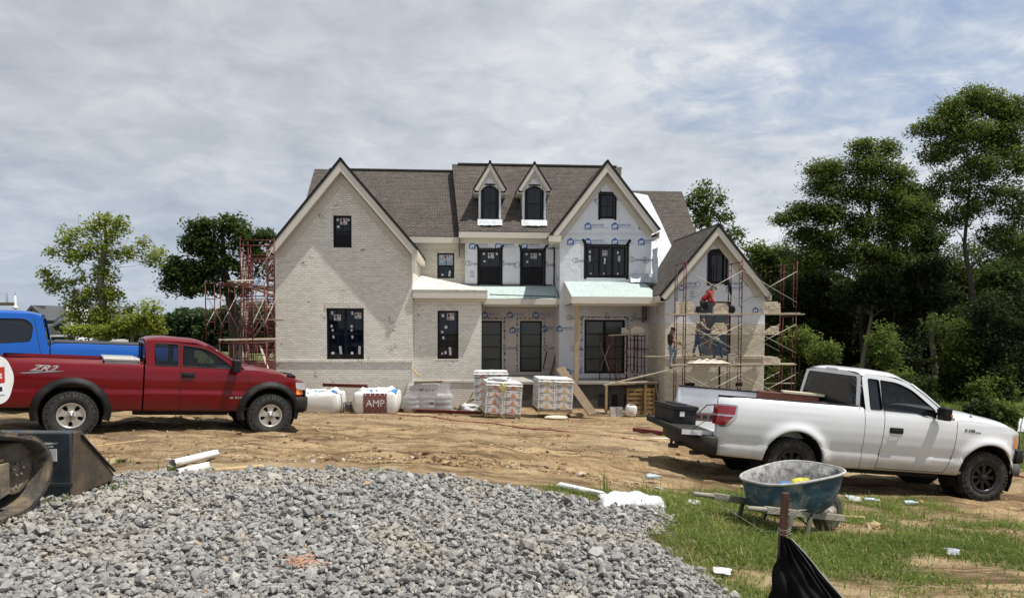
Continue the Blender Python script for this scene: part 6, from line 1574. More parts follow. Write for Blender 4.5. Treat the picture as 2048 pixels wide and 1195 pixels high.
def bottle(px, py, rz, label, r=.033, L=.2):
 g = ghit(px, py); mb = MB(); mb.lathe([(0, 0), (r * .95, 0), (r, .01), (r, L * .62), (r * .92, L * .68), (r * .4, L * .88), (r * .4, L * .95)], (0, 0, 0), (1, 0, 0), 14)
 o = mb.build('plastic_bottle', glass_mat('clear_bottle', (.55, .62, .68), .75, .15), label=label, cat='bottle', loc=g + Vector((0, 0, r)), rz=rz)
 c = MB(); c.lathe([(0, L * 1.02), (r * .45, L * 1.02), (r * .45, L * .94), (0, L * .94)], (0, 0, 0), (1, 0, 0), 12); c.build('cap', M['whiteplastic'], o)
 c = MB(); c.lathe([(r * 1.01, L * .2), (r * 1.01, L * .5)], (0, 0, 0), (1, 0, 0), 14); c.build('paper_band', mt('pale_blue_band', (.35, .5, .62), .5), o)
bottle(1292, 958, .2, 'clear bottle on bare dirt left of the white pickup')
bottle(1728, 1003, -.2, 'clear bottle beside the paper scrap in the grass'); bottle(1808, 1009, .05, 'clear bottle with blue band at the grass edge in front of the white pickup')
# orange twine on the gravel
mb = MB(); g0 = ghit(597, 1140)
for k in range(60):
 a = random.uniform(0, 6.28); r0 = random.uniform(0, .07); c = Vector((r0 * math.cos(a) * 1.3, r0 * math.sin(a), .03 + random.uniform(0, .05)))
 pts = []; d = random.uniform(0, 6.28)
 for q in range(6): pts.append(c.copy()); d += random.uniform(-.9, .9); c = c + Vector((math.cos(d) * .03, math.sin(d) * .022, random.uniform(-.012, .010)))
 mb.tube(pts, .0022, 4)
for k in range(10):
 c = Vector((random.uniform(.05, .22), random.uniform(-.05, .01), .035)); pts = []; d = random.uniform(-.6, .3)
 for q in range(6): pts.append(c.copy()); d += random.uniform(-.5, .5); c = c + Vector((math.cos(d) * .03, math.sin(d) * .02, random.uniform(-.004, .004)))
 mb.tube(pts, .002, 4)
mb.build('twine_tangle', mt('faded_orange_twine', (.60, .34, .22), .7, var=.2), label='tangle of faded orange twine lying on the gravel', cat='twine', loc=g0)
# air hose across the lot
hp_ = [(560, 812), (640, 818), (740, 824), (850, 833), (930, 843), (1010, 851), (1090, 861), (1180, 869), (1250, 878), (1310, 884), (1352, 892), (1400, 898)]
pts = []
for a, b in zip(hp_, hp_[1:]):
 for k in range(5): t = k / 5; q = ghit(lerp(a[0], b[0], t), lerp(a[1], b[1], t) + 1.2 * math.sin(a[0] * .05 + t * 3)); pts.append(q + Vector((0, 0, .02)))
mb = MB(); mb.tube(pts, .016, 6); mb.build('air_hose', mt('dusty_red_hose', (.20, .022, .03), .6, var=.2), label='red air hose running across the dirt from the bags to the white pickup', cat='hose')
q = [ghit(2026, 952) + Vector((0, 0, .02)), ghit(2040, 954) + Vector((0, 0, .02)), ghit(2060, 956) + Vector((0, 0, .02))]; mb = MB(); mb.tube(q, .016, 6); mb.build('air_hose', MATS['dusty_red_hose'], label='short stretch of red hose in front of the white pickup nose', cat='hose')
# ------------------------------------------------------------------ load of the white pickup
R4 = TW.rotation_euler.to_matrix().to_4x4()
def ontruck(name, mb, mats, x, y, z, rz, label, cat, **k):
 o = mb.build(name, mats, label=label, cat=cat, **k); o.location = on(TW, x, y, z); o.rotation_euler = on_rot(TW, rz); return o
mb = MB(); mb.box(-.20, .20, -.34, .34, 0, .22); mb.box(-.22, .22, -.36, .36, .22, .29); mb.box(-.10, .10, -.20, .20, .29, .31)
for s in (-1, 1): mb.box(.19, .23, s * .18 - .03, s * .18 + .03, .14, .25)
tb_ = ontruck('tool_box', mb, M['blackpl'], -1.46, .22, .80, R(8), 'black plastic toolbox standing on the lowered tailgate', 'toolbox', bevel=.02)
c = MB(); c.box(-.10, -.02, -.348, -.34, .12, .20); c.build('paper_tag', M['whiteplastic'], tb_)
mb = MB(); mb.box(-.35, .62, -.12, .12, 0, .25)
ontruck('painted_plank', mb, mt('oxide_red_board', (.13, .038, .022), .7, var=.35, vs=3), .40, .42, 1.14, R(-17), 'short red brown box section lying across the white pickup bed', 'beam', bevel=.006)
mb = MB(); mb.box(-.3, .35, -.13, .13, 0, .035); ontruck('corrugated_sheet', mb, mt('cream_foam', (.60, .52, .38), .8, var=.2, vs=30, bump=.5), .72, .30, 1.40, R(-17), 'cream ribbed strip on top of the red brown beam in the pickup bed', 'strip')
mb = MB(); mb.box(-.2, .2, -.1, .1, 0, .12)
for k in range(3): mb.box(-.17 + k * .12, -.09 + k * .12, -.102, -.1, .03, .09, 1)
ontruck('concrete_block', mb, [mt('red_block', (.11, .065, .055), .9, var=.2), M['dark']], -.80, .66, .81, 0, 'hollow reddish block in the open bed of the white pickup', 'block')
mb = MB(); mb.tube([(-.25, .1, .02), (-.15, .0, .06), (0, .05, .20), (.1, -.1, .23), (.22, .0, .18), (.3, .1, .05), (.15, .2, .02)], .010, 6); ontruck('coiled_hose', mb, mt('brown_hose', (.05, .028, .022), .7), -.75, .62, .87, 0, 'brown hose heaped on the block in the pickup bed', 'hose')
mb = MB(); mb.box(-.1, .12, -.12, .12, 0, .20); mb.box(-.11, .13, -.13, .13, .17, .20)
ontruck('blue_crate', mb, mt('blue_plastic', (.02, .13, .33), .45, var=.2), -1.34, .62, .80, 0, 'blue plastic crate at the far end of the lowered tailgate behind the toolbox', 'crate', bevel=.02)
# ------------------------------------------------------------------ scaffolding
def scaf_frame(px_, y0, y1, z0, z1, along='y', parent=None, r=.021, mat='redpaint'):
 """one welded frame: two posts with a ladder strip at each, looped legs inside; lies in the plane across `along`"""
 mb = MB(); P = (lambda a, z: Vector((px_, a, z))) if along == 'y' else (lambda a, z: Vector((a, px_, z)))
 w = y1 - y0; ins = .30 * (1 if w > 0 else -1)
 mb.cyl(P(y0, z0), P(y0, z1 + .06), r, n=6); mb.cyl(P(y1, z0), P(y1, z1 + .06), r, n=6)
 mb.cyl(P(y0, z1 - .04), P(y1, z1 - .04), r, n=6)
 for a, s in ((y0, 1), (y1, -1)):
  q = a + s * ins
  mb.tube([P(q, z1 - .05), P(q, z0 + .42), P(q - s * ins * .25, z0 + .28), P(a, z0 + .26)], r * .8, 6)
  z = z0 + .62
  while z < z1 - .2: mb.cyl(P(a, z), P(q, z), r * .7, n=5); z += .38
 mb.build('scaffold_frame', M[mat], parent)
def brace(a, b, parent, name='cross_brace'):
 mb = MB(); a = Vector(a); b = Vector(b); mb.cyl(a, b, .013, n=5); mb.build(name, M['galv'], parent)
def plank_(a, b, w=.24, th=.045, mat='plank', label=None, wob=0, group=None):
 a = Vector(a); b = Vector(b); L = (b - a).length; mb = MB(); n = 6
 for k in range(1): mb.box(-L / 2, L / 2, -w / 2, w / 2, -th / 2, th / 2)
 o = mb.build('scaffold_plank', M[mat], label=label, cat='plank', bevel=.004, seg=1, group=group); o.location = (a + b) / 2
 d = (b - a).normalized(); s_ = Vector((0, 0, 1)).cross(d).normalized(); o.rotation_euler = Matrix((d, s_, d.cross(s_))).transposed().to_euler(); return o
# right tower in front of the right wing. house-local coordinates (u, v, z)
def atv(px, py, v):
 u, z = hp(px, py, v); return u, z
T = empty('scaffold_tower', HO, HYAW, 'red tube scaffold tower standing in front of the right gable wing', 'scaffolding')
vn, vf = -2.35, -.83
zA = hz(627, vn, 1450) - .05; zB2 = hz(728, vn, 1450) - .05; zt = hz(523, vn, 1450); zg0 = .05
us = [hu(x, vn) for x in (1371, 1483, 1592)]
for k, u in enumerate(us):
 for z0, z1 in ((zg0, zB2), (zB2 + .06, zA), (zA + .06, zt + (.0, .05, .0)[k])): scaf_frame(u, vn, vf, z0, z1, 'y', T)
for u0, u1 in zip(us, us[1:]):
 for z0, z1 in ((zg0, zB2), (zB2 + .06, zA), (zA + .06, zt)):
  for v in (vn, vf):
   if v == vf and z0 > zA: continue
   brace((u0, v - .03, z0 + .45), (u1, v - .03, z1 - .35), T); brace((u0, v - .05, z1 - .35), (u1, v - .05, z0 + .45), T)
def HP3(px, py, v): u, z = hp(px, py, v); return H2W(u, v, z)
plank_(HP3(1333, 628, vn + .1), HP3(1607, 628, vn + .1), .26, .05, label='long top plank running along the front of the scaffold tower'); plank_(HP3(1336, 627, vn + .55), HP3(1598, 626, vn + .55), .26, .05, label='second top plank just behind the front one, carrying the kneeling man')
plank_(HP3(1340, 668, -.35), HP3(1558, 668, -.35), .24, .045, label='middle plank close against the brick wall at waist height of the workers')
plank_(HP3(1290, 712.5, -.62), HP3(1545, 713, -.62), .26, .05, label='mortar crusted plank close to the wall where a man stands')
plank_(HP3(1340, 729, vn + .05), HP3(1477, 729, vn + .05), .28, .05, label='left lower plank of the scaffold tower, under the mortar'); plank_(HP3(1470, 728, vn + .08), HP3(1590, 728, vn + .08), .28, .05, label='right lower plank of the scaffold tower with bricks on its end')
plank_(HP3(1342, 727, vn + .5), HP3(1588, 727, vn + .5), .3, .05, label='rear lower plank of the scaffold tower behind the mortar')
plank_(HP3(1366, 733, vn - .1), HP3(1208, 770, -1.9), .24, .045, label='sloping plank ramp running down left from the scaffold tower')
plank_(HP3(1316, 765, -1.2), HP3(1212, 769, -1.5), .26, .05, 'dplank', label='brown plank lying level on the pallets under the ramp'); plank_(HP3(1296, 763, -.8), HP3(1220, 766, -1.0), .22, .045, label='short grey plank behind the brown one on the pallets')
plank_(HP3(1530, 766, -1.6), HP3(1588, 766, -1.6), .1, .04, label='short rail low on the right end of the scaffold tower')
# mortar spilled on the lower plank
mb = MB(); g = []
for i in range(9):
 row = []
 for j in range(28):
  u = lerp(hu(1378, vn), hu(1462, vn), j / 27); t = math.sin(math.pi * i / 8); s = math.sin(math.pi * j / 27) ** .7
  row.append(Vector((u, vn - .12 + .75 * i / 8, zB2 + .08 + (.16 + .05 * math.sin(j * 1.3 + i)) * t * s + random.uniform(0, .02))))
 g.append(row)
mb.sheet(g); mb.build('mortar_heap', mt('pale_mortar', (.55, .50, .42), .95, var=.2, vs=12, bump=.8), label='heap of pale wet mortar spread on the lower scaffold plank', cat='mortar', loc=HO, rz=HYAW, subsurf=1)
u, z = hp(1463, 728, vn + .3); mb = MB(); mb.lathe([(.12, 0), (.15, .36), (.16, .36), (.16, .38), (.15, .38), (.12, .02), (0, .02)], (0, 0, 0), (0, 0, 1), 20)
mb.tube([(.15, 0, .34), (.12, -.09, .26), (0, -.16, .2), (-.12, -.09, .26), (-.15, 0, .34)], .005, 5); mb.build('bucket', mt('dirty_white_bucket', (.50, .48, .44), .6, var=.25, vs=9), label='dirty white plastic bucket standing on the lower scaffold plank', cat='bucket', loc=H2W(u, vn + .3, zB2 + .08))
# small tower on the porch
T2 = empty('scaffold_tower', HO, HYAW, 'small maroon scaffold standing on the porch slab before the glazed door', 'scaffolding')
zz0 = zS + .02; zz1 = hz(669, .9, 1240)
for (x, v0, v1) in ((1201, 1.0, 1.7), (1240, .96, .97)): pass
def frame_u(u0, u1, v, z0, z1, parent): scaf_frame(v, u0, u1, z0, z1, 'x', parent)
frame_u(hu(1221, .95), hu(1240, .95) + .3, .95, zS - .5, zz1, T2); frame_u(hu(1200, 1.9), hu(1218, 1.9) + .3, 1.9, zS + .02, zz1, T2); frame_u(hu(1270, .95), hu(1290, .95), .95, zS + .02, zz1, T2); frame_u(hu(1255, 1.9), hu(1275, 1.9), 1.9, zS + .02, zz1, T2)
brace((hu(1200, 1.9), 1.86, zS + .4), (hu(1221, .95), .98, zz1 - .4), T2); brace((hu(1200, 1.9), 1.86, zz1 - .4), (hu(1221, .95), .98, zS + .4), T2); brace((hu(1270, .95), .9, zS + .4), (hu(1290, .95), 1.9, zz1 - .4), T2)
plank_(HP3(1218, 670, 1.0), HP3(1297, 667, 1.0), .3, .05, label='plank across the top of the small porch scaffold with bricks on it'); plank_(HP3(1253, 703, 1.2), HP3(1300, 703, 1.2), .24, .05, label='plank half way up the small porch scaffold'); plank_(HP3(1250, 745, .8), HP3(1310, 752, .6), .24, .04, label='plank lying on the porch slab beside the small scaffold')
# left scaffold beside and behind the whitewashed gable
T3 = empty('scaffold_tower', (0, 0, 0), 0, 'near end of the red scaffold left of the house, wide ladder frames one behind another', 'scaffolding')
def WY(px, py, Y): return at(px, py, Y)
for k in range(3):
 Y = 24.6 + 1.45 * k; xl = WY(411 + 29.5 * k, 600, Y).x; z1 = WY(411, 563, 24.6).z - .02; zm = z1 - 1.93; zb = zm - 1.93
 w = min(1.55, WY(547, 600, Y).x - xl)
 scaf_frame(Y, xl, xl + w, zm, z1, 'x', T3);
 scaf_frame(Y, xl + .45, min(xl + .45 + w, WY(549, 600, Y).x), zb - .3, zm - .04, 'x', T3)
 if k < 2:
  for x in (xl, xl + w * .97): brace((x, Y, zm + .45), (x + .03, Y + 1.45, z1 - .35), T3); brace((x, Y, z1 - .35), (x + .03, Y + 1.45, zm + .45), T3)
zA3 = WY(411, 563, 24.6).z; zM3 = zA3 - 1.93
plank_((WY(440, 678, 25).x, 24.9, zM3), (WY(552, 678, 25.6).x, 25.8, zM3 + .02), .3, .05, label='plank across the left scaffold at the height of the red truck roof')
for k, (px0, py0, px1, py1, Y) in enumerate([(462, 562, 500, 560, 25.5), (485, 566, 545, 580, 27), (480, 568, 548, 590, 28.5), (482, 604, 520, 604, 26.5), (505, 612, 548, 614, 28), (517, 638, 560, 640, 26.5)]):
 plank_(WY(px0, py0, Y), WY(px1, py1, Y + 1.5), .28, .05, 'plank' if k % 2 == 0 else 'dplank', label=['pale plank on top of the left scaffold beside the ladder frames', 'upper brown plank sloping towards the house on the left scaffold', 'grey plank just under the brown one on the left scaffold', 'short brown plank in the middle of the left scaffold', 'longer grey plank near the brick corner in the left scaffold', 'yellowish brown plank near the brick corner below the others'][k])
T4 = empty('scaffold_tower', (0, 0, 0), 0, 'tall crowded red scaffold climbing the brick wall at the left corner of the house', 'scaffolding')
for k in range(9):
 Y = 28.0 + .95 * k; xr = WY(551, 600, Y).x - .03; zt4 = WY(520, 494 + 5 * (k % 4), 29.5).z + .4 * (k % 3 == 1)
 z = zt4
 while z > gz(xr, Y) + .4:
  zb = max(z - 1.9, gz(xr, Y)); scaf_frame(Y, xr - 1.28 - .04 * (k % 3), xr, zb, z - .05, 'x', T4)
  if k < 8:
   brace((xr - 1.3, Y, zb + .3), (xr - 1.6, Y + .95, z - .4), T4);
   if k % 2 == 0: brace((xr - .1, Y, z - .3), (xr - .9, Y + .05, zb + .4), T4)
  z -= 1.9
# bundled frames stacked against the foot of the scaffold
for k in range(18):
 Y = 26.2 + .15 * k; xl = WY(468, 700, 26.4).x + .15 * (k % 3); xr = WY(550, 700, Y).x - .05
 mb = MB(); zb = gz(xl, Y) + .02; z1 = zb + 1.75 - .06 * (k % 4)
 for x in np.linspace(xl, xr, 6): mb.cyl((x, Y, zb), (x, Y, z1), .019, n=5)
 for z in np.linspace(zb + .12, z1 - .02, 6): mb.cyl((xl, Y, z), (xr, Y, z), .019, n=5)
 lab = 'upright red scaffold frame in the dense row stored at the left corner of the house'
 mb.build('stored_scaffold_frame', M['redpaint'], label=lab, cat='scaffold frame', group='scaffold frames stored on end beside the brick corner')
mb = MB(); c = WY(514, 560, 27.4)
pts = [Vector((c.x - .05 + .14 * math.cos(t) , 27.4, c.z - .02 + .14 * math.sin(t * 1.15) - .02 * t)) for t in np.linspace(0, 9, 40)]; mb.tube(pts, .014, 5); mb.build('coiled_rope', mt('blue_rope', (.02, .14, .5), .5), label='coil of bright blue rope hung on the left scaffold', cat='rope')
plank_(WY(520, 690, 25.6), WY(536, 738, 24.9), .07, .04, label='thin pale board leaning at the foot of the left scaffold')
# ------------------------------------------------------------------ bricks on the planks
brk = MB(); brk.box(-.045, .045, -.095, .095, 0, .062)
for x in (-.026, 0, .026): brk.box(x - .008, x + .008, -.0955, -.095, .018, .046, 1)
brick0 = brk.build('brick', [mt('loose_cream_brick', (.78, .66, .52), .9, var=.3, vs=4), mt('brick_core_shadow', (.06, .035, .025), .9)], label='x', cat='brick')
first = [True]
def bricks(px, py, v, n, rows, label, shape='full', depth=1, zbase=None, rz=0.):
 u0, z0 = hp(px, py, v); z0 = zbase if zbase is not None else z0
 for r in range(rows):
  m = n - (r if shape == 'pyramid' else max(0, r - rows // 2) if shape == 'half' else (1 if r == rows - 1 else 0))
  off = (n - m) * .1 * (1 if shape in ('pyramid', 'half') else 0) * (.5 if shape == 'half' else .9)
  for c in range(max(0, m)):
   for d in range(depth):
    o = brick0 if first[0] else brick0.copy()
    if not first[0]: COL.objects.link(o)
    first[0] = False
    o.location = H2W(u0 + off + c * .098 + random.uniform(-.006, .006) + .049, v + .1 + d * .2 + random.uniform(-.01, .01), z0 + r * .0665)
    o.rotation_euler = (0, 0, HYAW + rz + random.uniform(-.05, .05)); o['label'] = label; o['group'] = label.replace('pale cored brick in ', 'bricks in ')
bricks(1353, 626, vn + .05, 7, 7, 'pale cored brick in the stack at the left end of the top scaffold plank')
bricks(1428, 626, vn + .15, 6, 6, 'pale cored brick in the stack beside the kneeling man in red', 'half')
bricks(1527, 626, vn + .05, 7, 7, 'pale cored brick in the stack at the right end of the top scaffold plank')
bricks(1424, 667, -.40, 7, 7, 'pale cored brick in the stepped pile on the middle plank before the grey film', 'half')
bricks(1527, 667, -.45, 7, 5, 'pale cored brick in the stepped pile on the right end of the middle plank', 'pyramid')
bricks(1527, 727, vn + .05, 7, 4, 'pale cored brick in the low stack on the right lower scaffold plank')
bricks(1262, 667, .98, 6, 5, 'pale cored brick in the pile on the small porch scaffold', 'half')
bricks(1244, 667, 1.1, 3, 4, 'dark shaded brick in the narrow pile left of the porch scaffold bricks')
bricks(1256, 830, -1.9, 3, 5, 'pale cored brick in the little stack on the ground by the pallets', zbase=gz(4.5, 28.9) + .01)
# ------------------------------------------------------------------ boxes on pallets
mt('pallet_wood', (.20, .145, .08), .85, var=.35, vs=3)
def pallet(loc, rot, w, d, label, h=.12):
 mb = MB()
 for k in range(3): mb.box(-w / 2, w / 2, -d / 2 + k * (d - .09) / 2, -d / 2 + .09 + k * (d - .09) / 2, .02, h - .02)
 n = 7
 for k in range(n): x = -w / 2 + k * (w - .09) / (n - 1); mb.box(x, x + .09, -d / 2, d / 2, h - .02, h)
 for k in range(3): x = -w / 2 + k * (w - .09) / 2; mb.box(x, x + .09, -d / 2, d / 2, 0, .02)
 return mb.build('pallet', MATS['pallet_wood'], label=label, cat='pallet', loc=loc, rot=rot)
cardm = mt('white_printed_carton', (.56, .55, .53), .7, var=.08, vs=5, stain=((.40, .36, .30), .35))
def carton(tri):
 bw, bd, bh = .66, .50, .285
 mb = MB(); mb.box(-bw / 2 + .003, bw / 2 - .003, -bd / 2 + .003, bd / 2 - .003, .002, bh - .002)
 o = mb.build('carton', cardm, cat='box', bevel=.006, seg=1)
 f = lambda x, z: (x, -bd / 2 - .001, z)
 p = MB(); p.poly([[(-.11, .05), (.11, .05), (0, .235)]], f, 0)
 for k in range(3): z = .085 + k * .045; w = .07 - k * .024; p.add([f(-w, z), f(w, z), (w * .8, -bd / 2 - .002, z + .014), (-w * .8, -bd / 2 - .002, z + .014)], [(0, 1, 2, 3)], 1)
 p.build('triangle_print', [tri, cardm], o, fixn=False)
 p = MB()
 for sx in (-1, 1): p.box(sx * .24 - .012, sx * .24 + .012, -bd / 2 - .002, -bd / 2 - .001, .10, .17); p.box(sx * .20 - .07, sx * .20 + .07, -bd / 2 - .0018, -bd / 2 - .001, .225, .237); p.box(sx * .22 - .08, sx * .22 + .06, -bd / 2 - .0018, -bd / 2 - .001, .245, .252)
 p.box(-.29, -.1, -bd / 2 - .0018, -bd / 2 - .001, .035, .05); p.box(.1, .28, -bd / 2 - .0018, -bd / 2 - .001, .02, .032); p.box(-.28, -.14, -bd / 2 - .0018, -bd / 2 - .001, .018, .028)
 for y in (-.12, .0, .12): p.box(-bw / 2 - .0005, -bw / 2 + .0025, y - .02, y + .02, .10, .17); p.box(bw / 2 - .0025, bw / 2 + .0005, y - .02, y + .02, .10, .17)
 p.box(-bw / 2 - .0005, -bw / 2 + .0025, -.2, .2, .22, .232)
 p.build('small_print', mt('carton_ink', (.05, .05, .05), .6), o); return o
def stack(px, py, Y, yaw, tilt, cols, rows, deep, proto, plabel, blabel, top=True, tlabel=None):
 """px, py: photo position of the pallet's front left foot"""
 a = at(px, py, Y); bw, bd, bh = .66, .50, .285; W = cols * bw; D = deep * bd
 Mx = Matrix.Translation(a) @ Matrix.Rotation(yaw, 4, 'Z') @ Matrix.Rotation(tilt, 4, 'Y'); rot = Mx.to_euler()
 pallet(Mx @ Vector((W / 2, D / 2, 0)), rot, W, D, plabel)
 for i in range(cols):
  for j in range(rows):
   for k in range(deep):
    o = copy_tree(proto); e = .008
    o.location = Mx @ Vector((bw / 2 + i * bw + random.uniform(-e, e), bd / 2 + k * bd + random.uniform(-e, e), .125 + j * bh)); o.rotation_euler = (rot[0], rot[1], rot[2] + random.uniform(-.012, .012))
    o['label'] = blabel; o['group'] = blabel.replace('white printed carton', 'cartons')
 if top:
  mb = MB(); g = []; zt = .125 + rows * bh
  for j in range(9):
   row = []
   for i in range(15):
    x = lerp(-.03, W + .03, i / 14); y = lerp(-.03, D + .03, j / 8); z = zt + .012 + random.uniform(0, .012); edge = min(i, 14 - i, j, 8 - j)
    if edge == 0: z = zt - .09 - random.uniform(0, .025)
    row.append(Vector((x, y, z)))
   g.append(row)
  mb.sheet(g); o = mb.build('cover_sheet', mt('white_cover_sheet', (.70, .70, .69), .5, var=.06, bump=.3, bs=10), label=tlabel, cat='sheet'); o.location = a; o.rotation_euler = rot
 return Mx
orange = mt('orange_triangle', (.55, .13, .06), .6, var=.1); yellow = mt('ochre_triangle', (.50, .33, .10), .6, var=.1)
c1 = carton(orange); c2 = carton(yellow)
MX1 = stack(969, 833, 26.6, R(8), R(3.5), 2, 4, 3, c1, 'wooden pallet under the cartons with orange triangles', 'white printed carton with orange triangle in the stack nearest the camera', True, 'white sheet draped over the orange triangle cartons')
stack(1075, 824, 27.6, R(6), R(2.), 2, 4, 3, c2, 'wooden pallet under the cartons with yellow triangles', 'white printed carton with yellow triangle in the right hand stack', True, 'white sheet draped over the yellow triangle cartons')
stack(948, 822, 28.8, R(3), 0, 2, 5, 2, c1, 'wooden pallet hidden behind the orange triangle cartons', 'white printed carton in the rear stack behind the orange triangle cartons', True, 'white sheet on the rear carton stack')
for o in (c1, c2):
 for ch in list(KIDS.get(o.name, [])): bpy.data.objects.remove(ch)
 bpy.data.objects.remove(o)
p = MX1 @ Vector((.55, .55, 1.30)); bag('plastic_film', p, (.42, .25, .07), MATS['cloth_white'], 'crumpled white film heaped on top of the orange triangle cartons', 'plastic film', 0, rough=.9)
mb = MB(); rope = mt('pale_yellow_rope', (.60, .52, .24), .8, var=.2)
for k in range(9):
 c = Vector((.62 + random.uniform(-.08, .08), -.03, 1.24)); mb.tube([c + Vector((random.uniform(-.12, .12) * math.sin(t), -.04 - .02 * k / 9, -.30 * math.sin(t / 2) * random.uniform(.5, 1.1) + .08 * math.sin(2 * t))) for t in np.linspace(0, 6.28, 14)], .010, 5)
mb.tube([(.62, -.05, 1.2), (.60, -.06, .9), (.64, -.07, .5), (.58, -.05, .1), (.72, -.12, .0)], .010, 5)
o = mb.build('rope_hank', rope, label='hank of pale yellow rope hanging down the orange triangle cartons', cat='rope'); o.location = MX1.translation; o.rotation_euler = MX1.to_euler()
# ------------------------------------------------------------------ bulk bags and wrapped pallets by the brick wall
def groundv(px, v):
 u = hu(px, v, 800); w = H2W(u, v, 0); return Vector((w.x, w.y, gz(w.x, w.y)))
poly_ = mt('woven_white_bag', (.68, .68, .66), .6, var=.08, vs=4, bump=.4, bs=14, stain=((.5, .42, .3), .35)); brickred = mt('maroon_brick_print', (.17, .045, .045), .6, var=.12, vs=8)
def bulk(px, v, w, h, label, printed):
 g = groundv(px, v); mb = MB(); L = []
 for z, k in ((0, .88), (.06, .97), (.35, 1.05), (.7, 1.05), (.96, 1.0), (1.0, .96)):
  row = []
  for i in range(40):
   a = 2 * math.pi * i / 40; c, s = math.cos(a), math.sin(a); e = .28; x = abs(c) ** e * (1 if c > 0 else -1); y = abs(s) ** e * (1 if s > 0 else -1)
   row.append(Vector((x * w / 2 * k * (1 + .02 * math.sin(9 * a + z * 4) + .02 * math.sin(15 * a - z * 9)) + random.uniform(-.008, .008), y * w * .45 * k * (1 + .02 * math.sin(13 * a + z * 7)), z * h + (.03 * math.sin(5 * a) if z > .6 else 0))))
  L.append(row)
 mb.sheet(L, close=True); mb.add(L[-1], [tuple(range(40))], 0, True)
 b = mb.build('bulk_bag', poly_, label=label, cat='bag', loc=g, rz=HYAW + R(-3), subsurf=1)
 if printed:
  f = lambda x, z: (x, -w * .45 * (1.055 - .25 * (z / h - .5) ** 2) - .012, z)
  x0, x1, z0, z1 = -.24 * w, .30 * w, h * .10, h * .98
  rows_ = 6; p = MB(); rh = (z1 - z0) / rows_
  for r in range(rows_):
   x = x0 - (.09 if r % 2 else 0)
   while x < x1: a, b_ = max(x, x0), min(x + .17, x1); (b_ - a > .02) and p.add([f(a, z0 + r * rh), f(b_ - .010, z0 + r * rh), f(b_ - .010, z0 + (r + 1) * rh - .010), f(a, z0 + (r + 1) * rh - .010)], [(0, 1, 2, 3)]); x += .18
  p.build('brick_pattern_print', brickred, b, fixn=False)
  p = MB(); puttext(p, 'AMP', lambda x, z: (f(x, z)[0], f(x, z)[1] - .006, z), x0 + .10, z0 + h * .28, (x1 - x0) * .78, h * .30, bold=-.005); p.build('bag_lettering', M['whiteplastic'], b, fixn=False)
 t = MB(); gg = []
 for j in range(7):
  gg.append([Vector((w * .5 * math.cos(2 * math.pi * i / 26) * (1.04 - j * .13), w * .43 * math.sin(2 * math.pi * i / 26) * (1.04 - j * .13), h - .06 + (.10 + .10 * random.random()) * math.sin(j / 6 * 2.8) + (.20 if (i in (3, 16, 22) and j in (1, 2)) else 0))) for i in range(26)])
 t.sheet(gg, close=True); t.build('folded_bag_top', mt('blue_striped_bag', (.66, .67, .69), .5, var=.1, bump=.4, bs=10), b, subsurf=1)
 for k in range(4):
  q = MB(); a = random.uniform(-.35, .35) * w; gg = [[Vector((a + i * .09, -.38 * w + j * .12 + .03 * math.sin(i), h + .06 + .05 * math.sin(i * 1.3 + j + k) - (.08 if j == 0 else 0))) for i in range(5)] for j in range(4)]; q.sheet(gg); q.build('blue_bag_flap', mt('blue_bag_stripe', (.06, .24, .56), .5, var=.3, vs=12), b, subsurf=1)
 return b
bulk(643, -1.7, 1.62, .80, 'white bulk bag without print next to the front of the red pickup', False)
bulk(755, -1.9, 1.66, .86, 'white bulk bag printed with maroon bricks and the letters AMP', True)
film_ = mt('clear_stretch_film', (.66, .63, .62), .25, var=.12, vs=5, bump=1., bs=16)
g = groundv(856, -1.9)
pallet(g + Vector((.0, .4, 0)), (0, 0, HYAW), 1.9, 1.0, 'wooden pallet under the film wrapped cement bags')
k = 0
for r in range(5):
 for c in range(3 if r < 3 else 2):
  x = -.62 + c * .60 + (0 if r < 3 else .1); o = bag('cement_bag', g + Vector((x, .38, .12 + r * .20)), (.33, .38, .10), film_, 'film wrapped cement bag in the pile at the brick bay', 'bag', HYAW + R(90) * 0, rough=.16, n=(20, 10), e=4, group='film wrapped cement bags piled at the brick bay')
mb = MB(); gg = []
for j in range(6):
 row = []
 for i in range(36):
  a = 2 * math.pi * i / 36; e = .4; c, s = math.cos(a), math.sin(a); x = abs(c) ** e * (1 if c > 0 else -1); y = abs(s) ** e * (1 if s > 0 else -1); top = j >= 3
  row.append(Vector((x * (1.02 if not top else .80) * (1 + .03 * math.sin(5 * a + j * 2)) + (.05 if top else 0), .38 + y * (.46 if not top else .42), [.05, .38, .70, .74, 1.0, 1.16][j] + .02 * math.sin(7 * a))))
 gg.append(row)
mb.sheet(gg, close=True); o = mb.build('stretch_film', glass_mat('film_clear', (.66, .64, .64), .42, .3), label='loose clear stretch film wound round the pile of cement bags', cat='plastic film', loc=g, rz=HYAW, subsurf=1)
for (dx, dz, nm) in ((-.35, .86, 0), (.05, .34, 1)):
 mb = MB(); puttext(mb, 'AMP', lambda a, b: (a, 0, b), 0, 0, .20, .12, bold=.01); puttext(mb, 'MORTAR', lambda a, b: (a, 0, b), .28, -.02, .34, .09, bold=.01)
 o = mb.build('bag_lettering', brickred, label=('maroon lettering on the upper cement bags', 'maroon lettering on the lower cement bags')[nm], cat='print', loc=g + Vector((dx, -.135, dz)), fixn=False)
plank_(g + Vector((-.55, .1, 1.18)), g + Vector((.55, .15, 1.22)), .3, .08, 'dplank', label='dark flat board lying on top of the cement bags')
bag('plastic_film', groundv(938, -2.2), (.32, .25, .20), MATS['cloth_white'], 'torn white film heaped on the ground left of the cartons', 'plastic film', rough=.8)
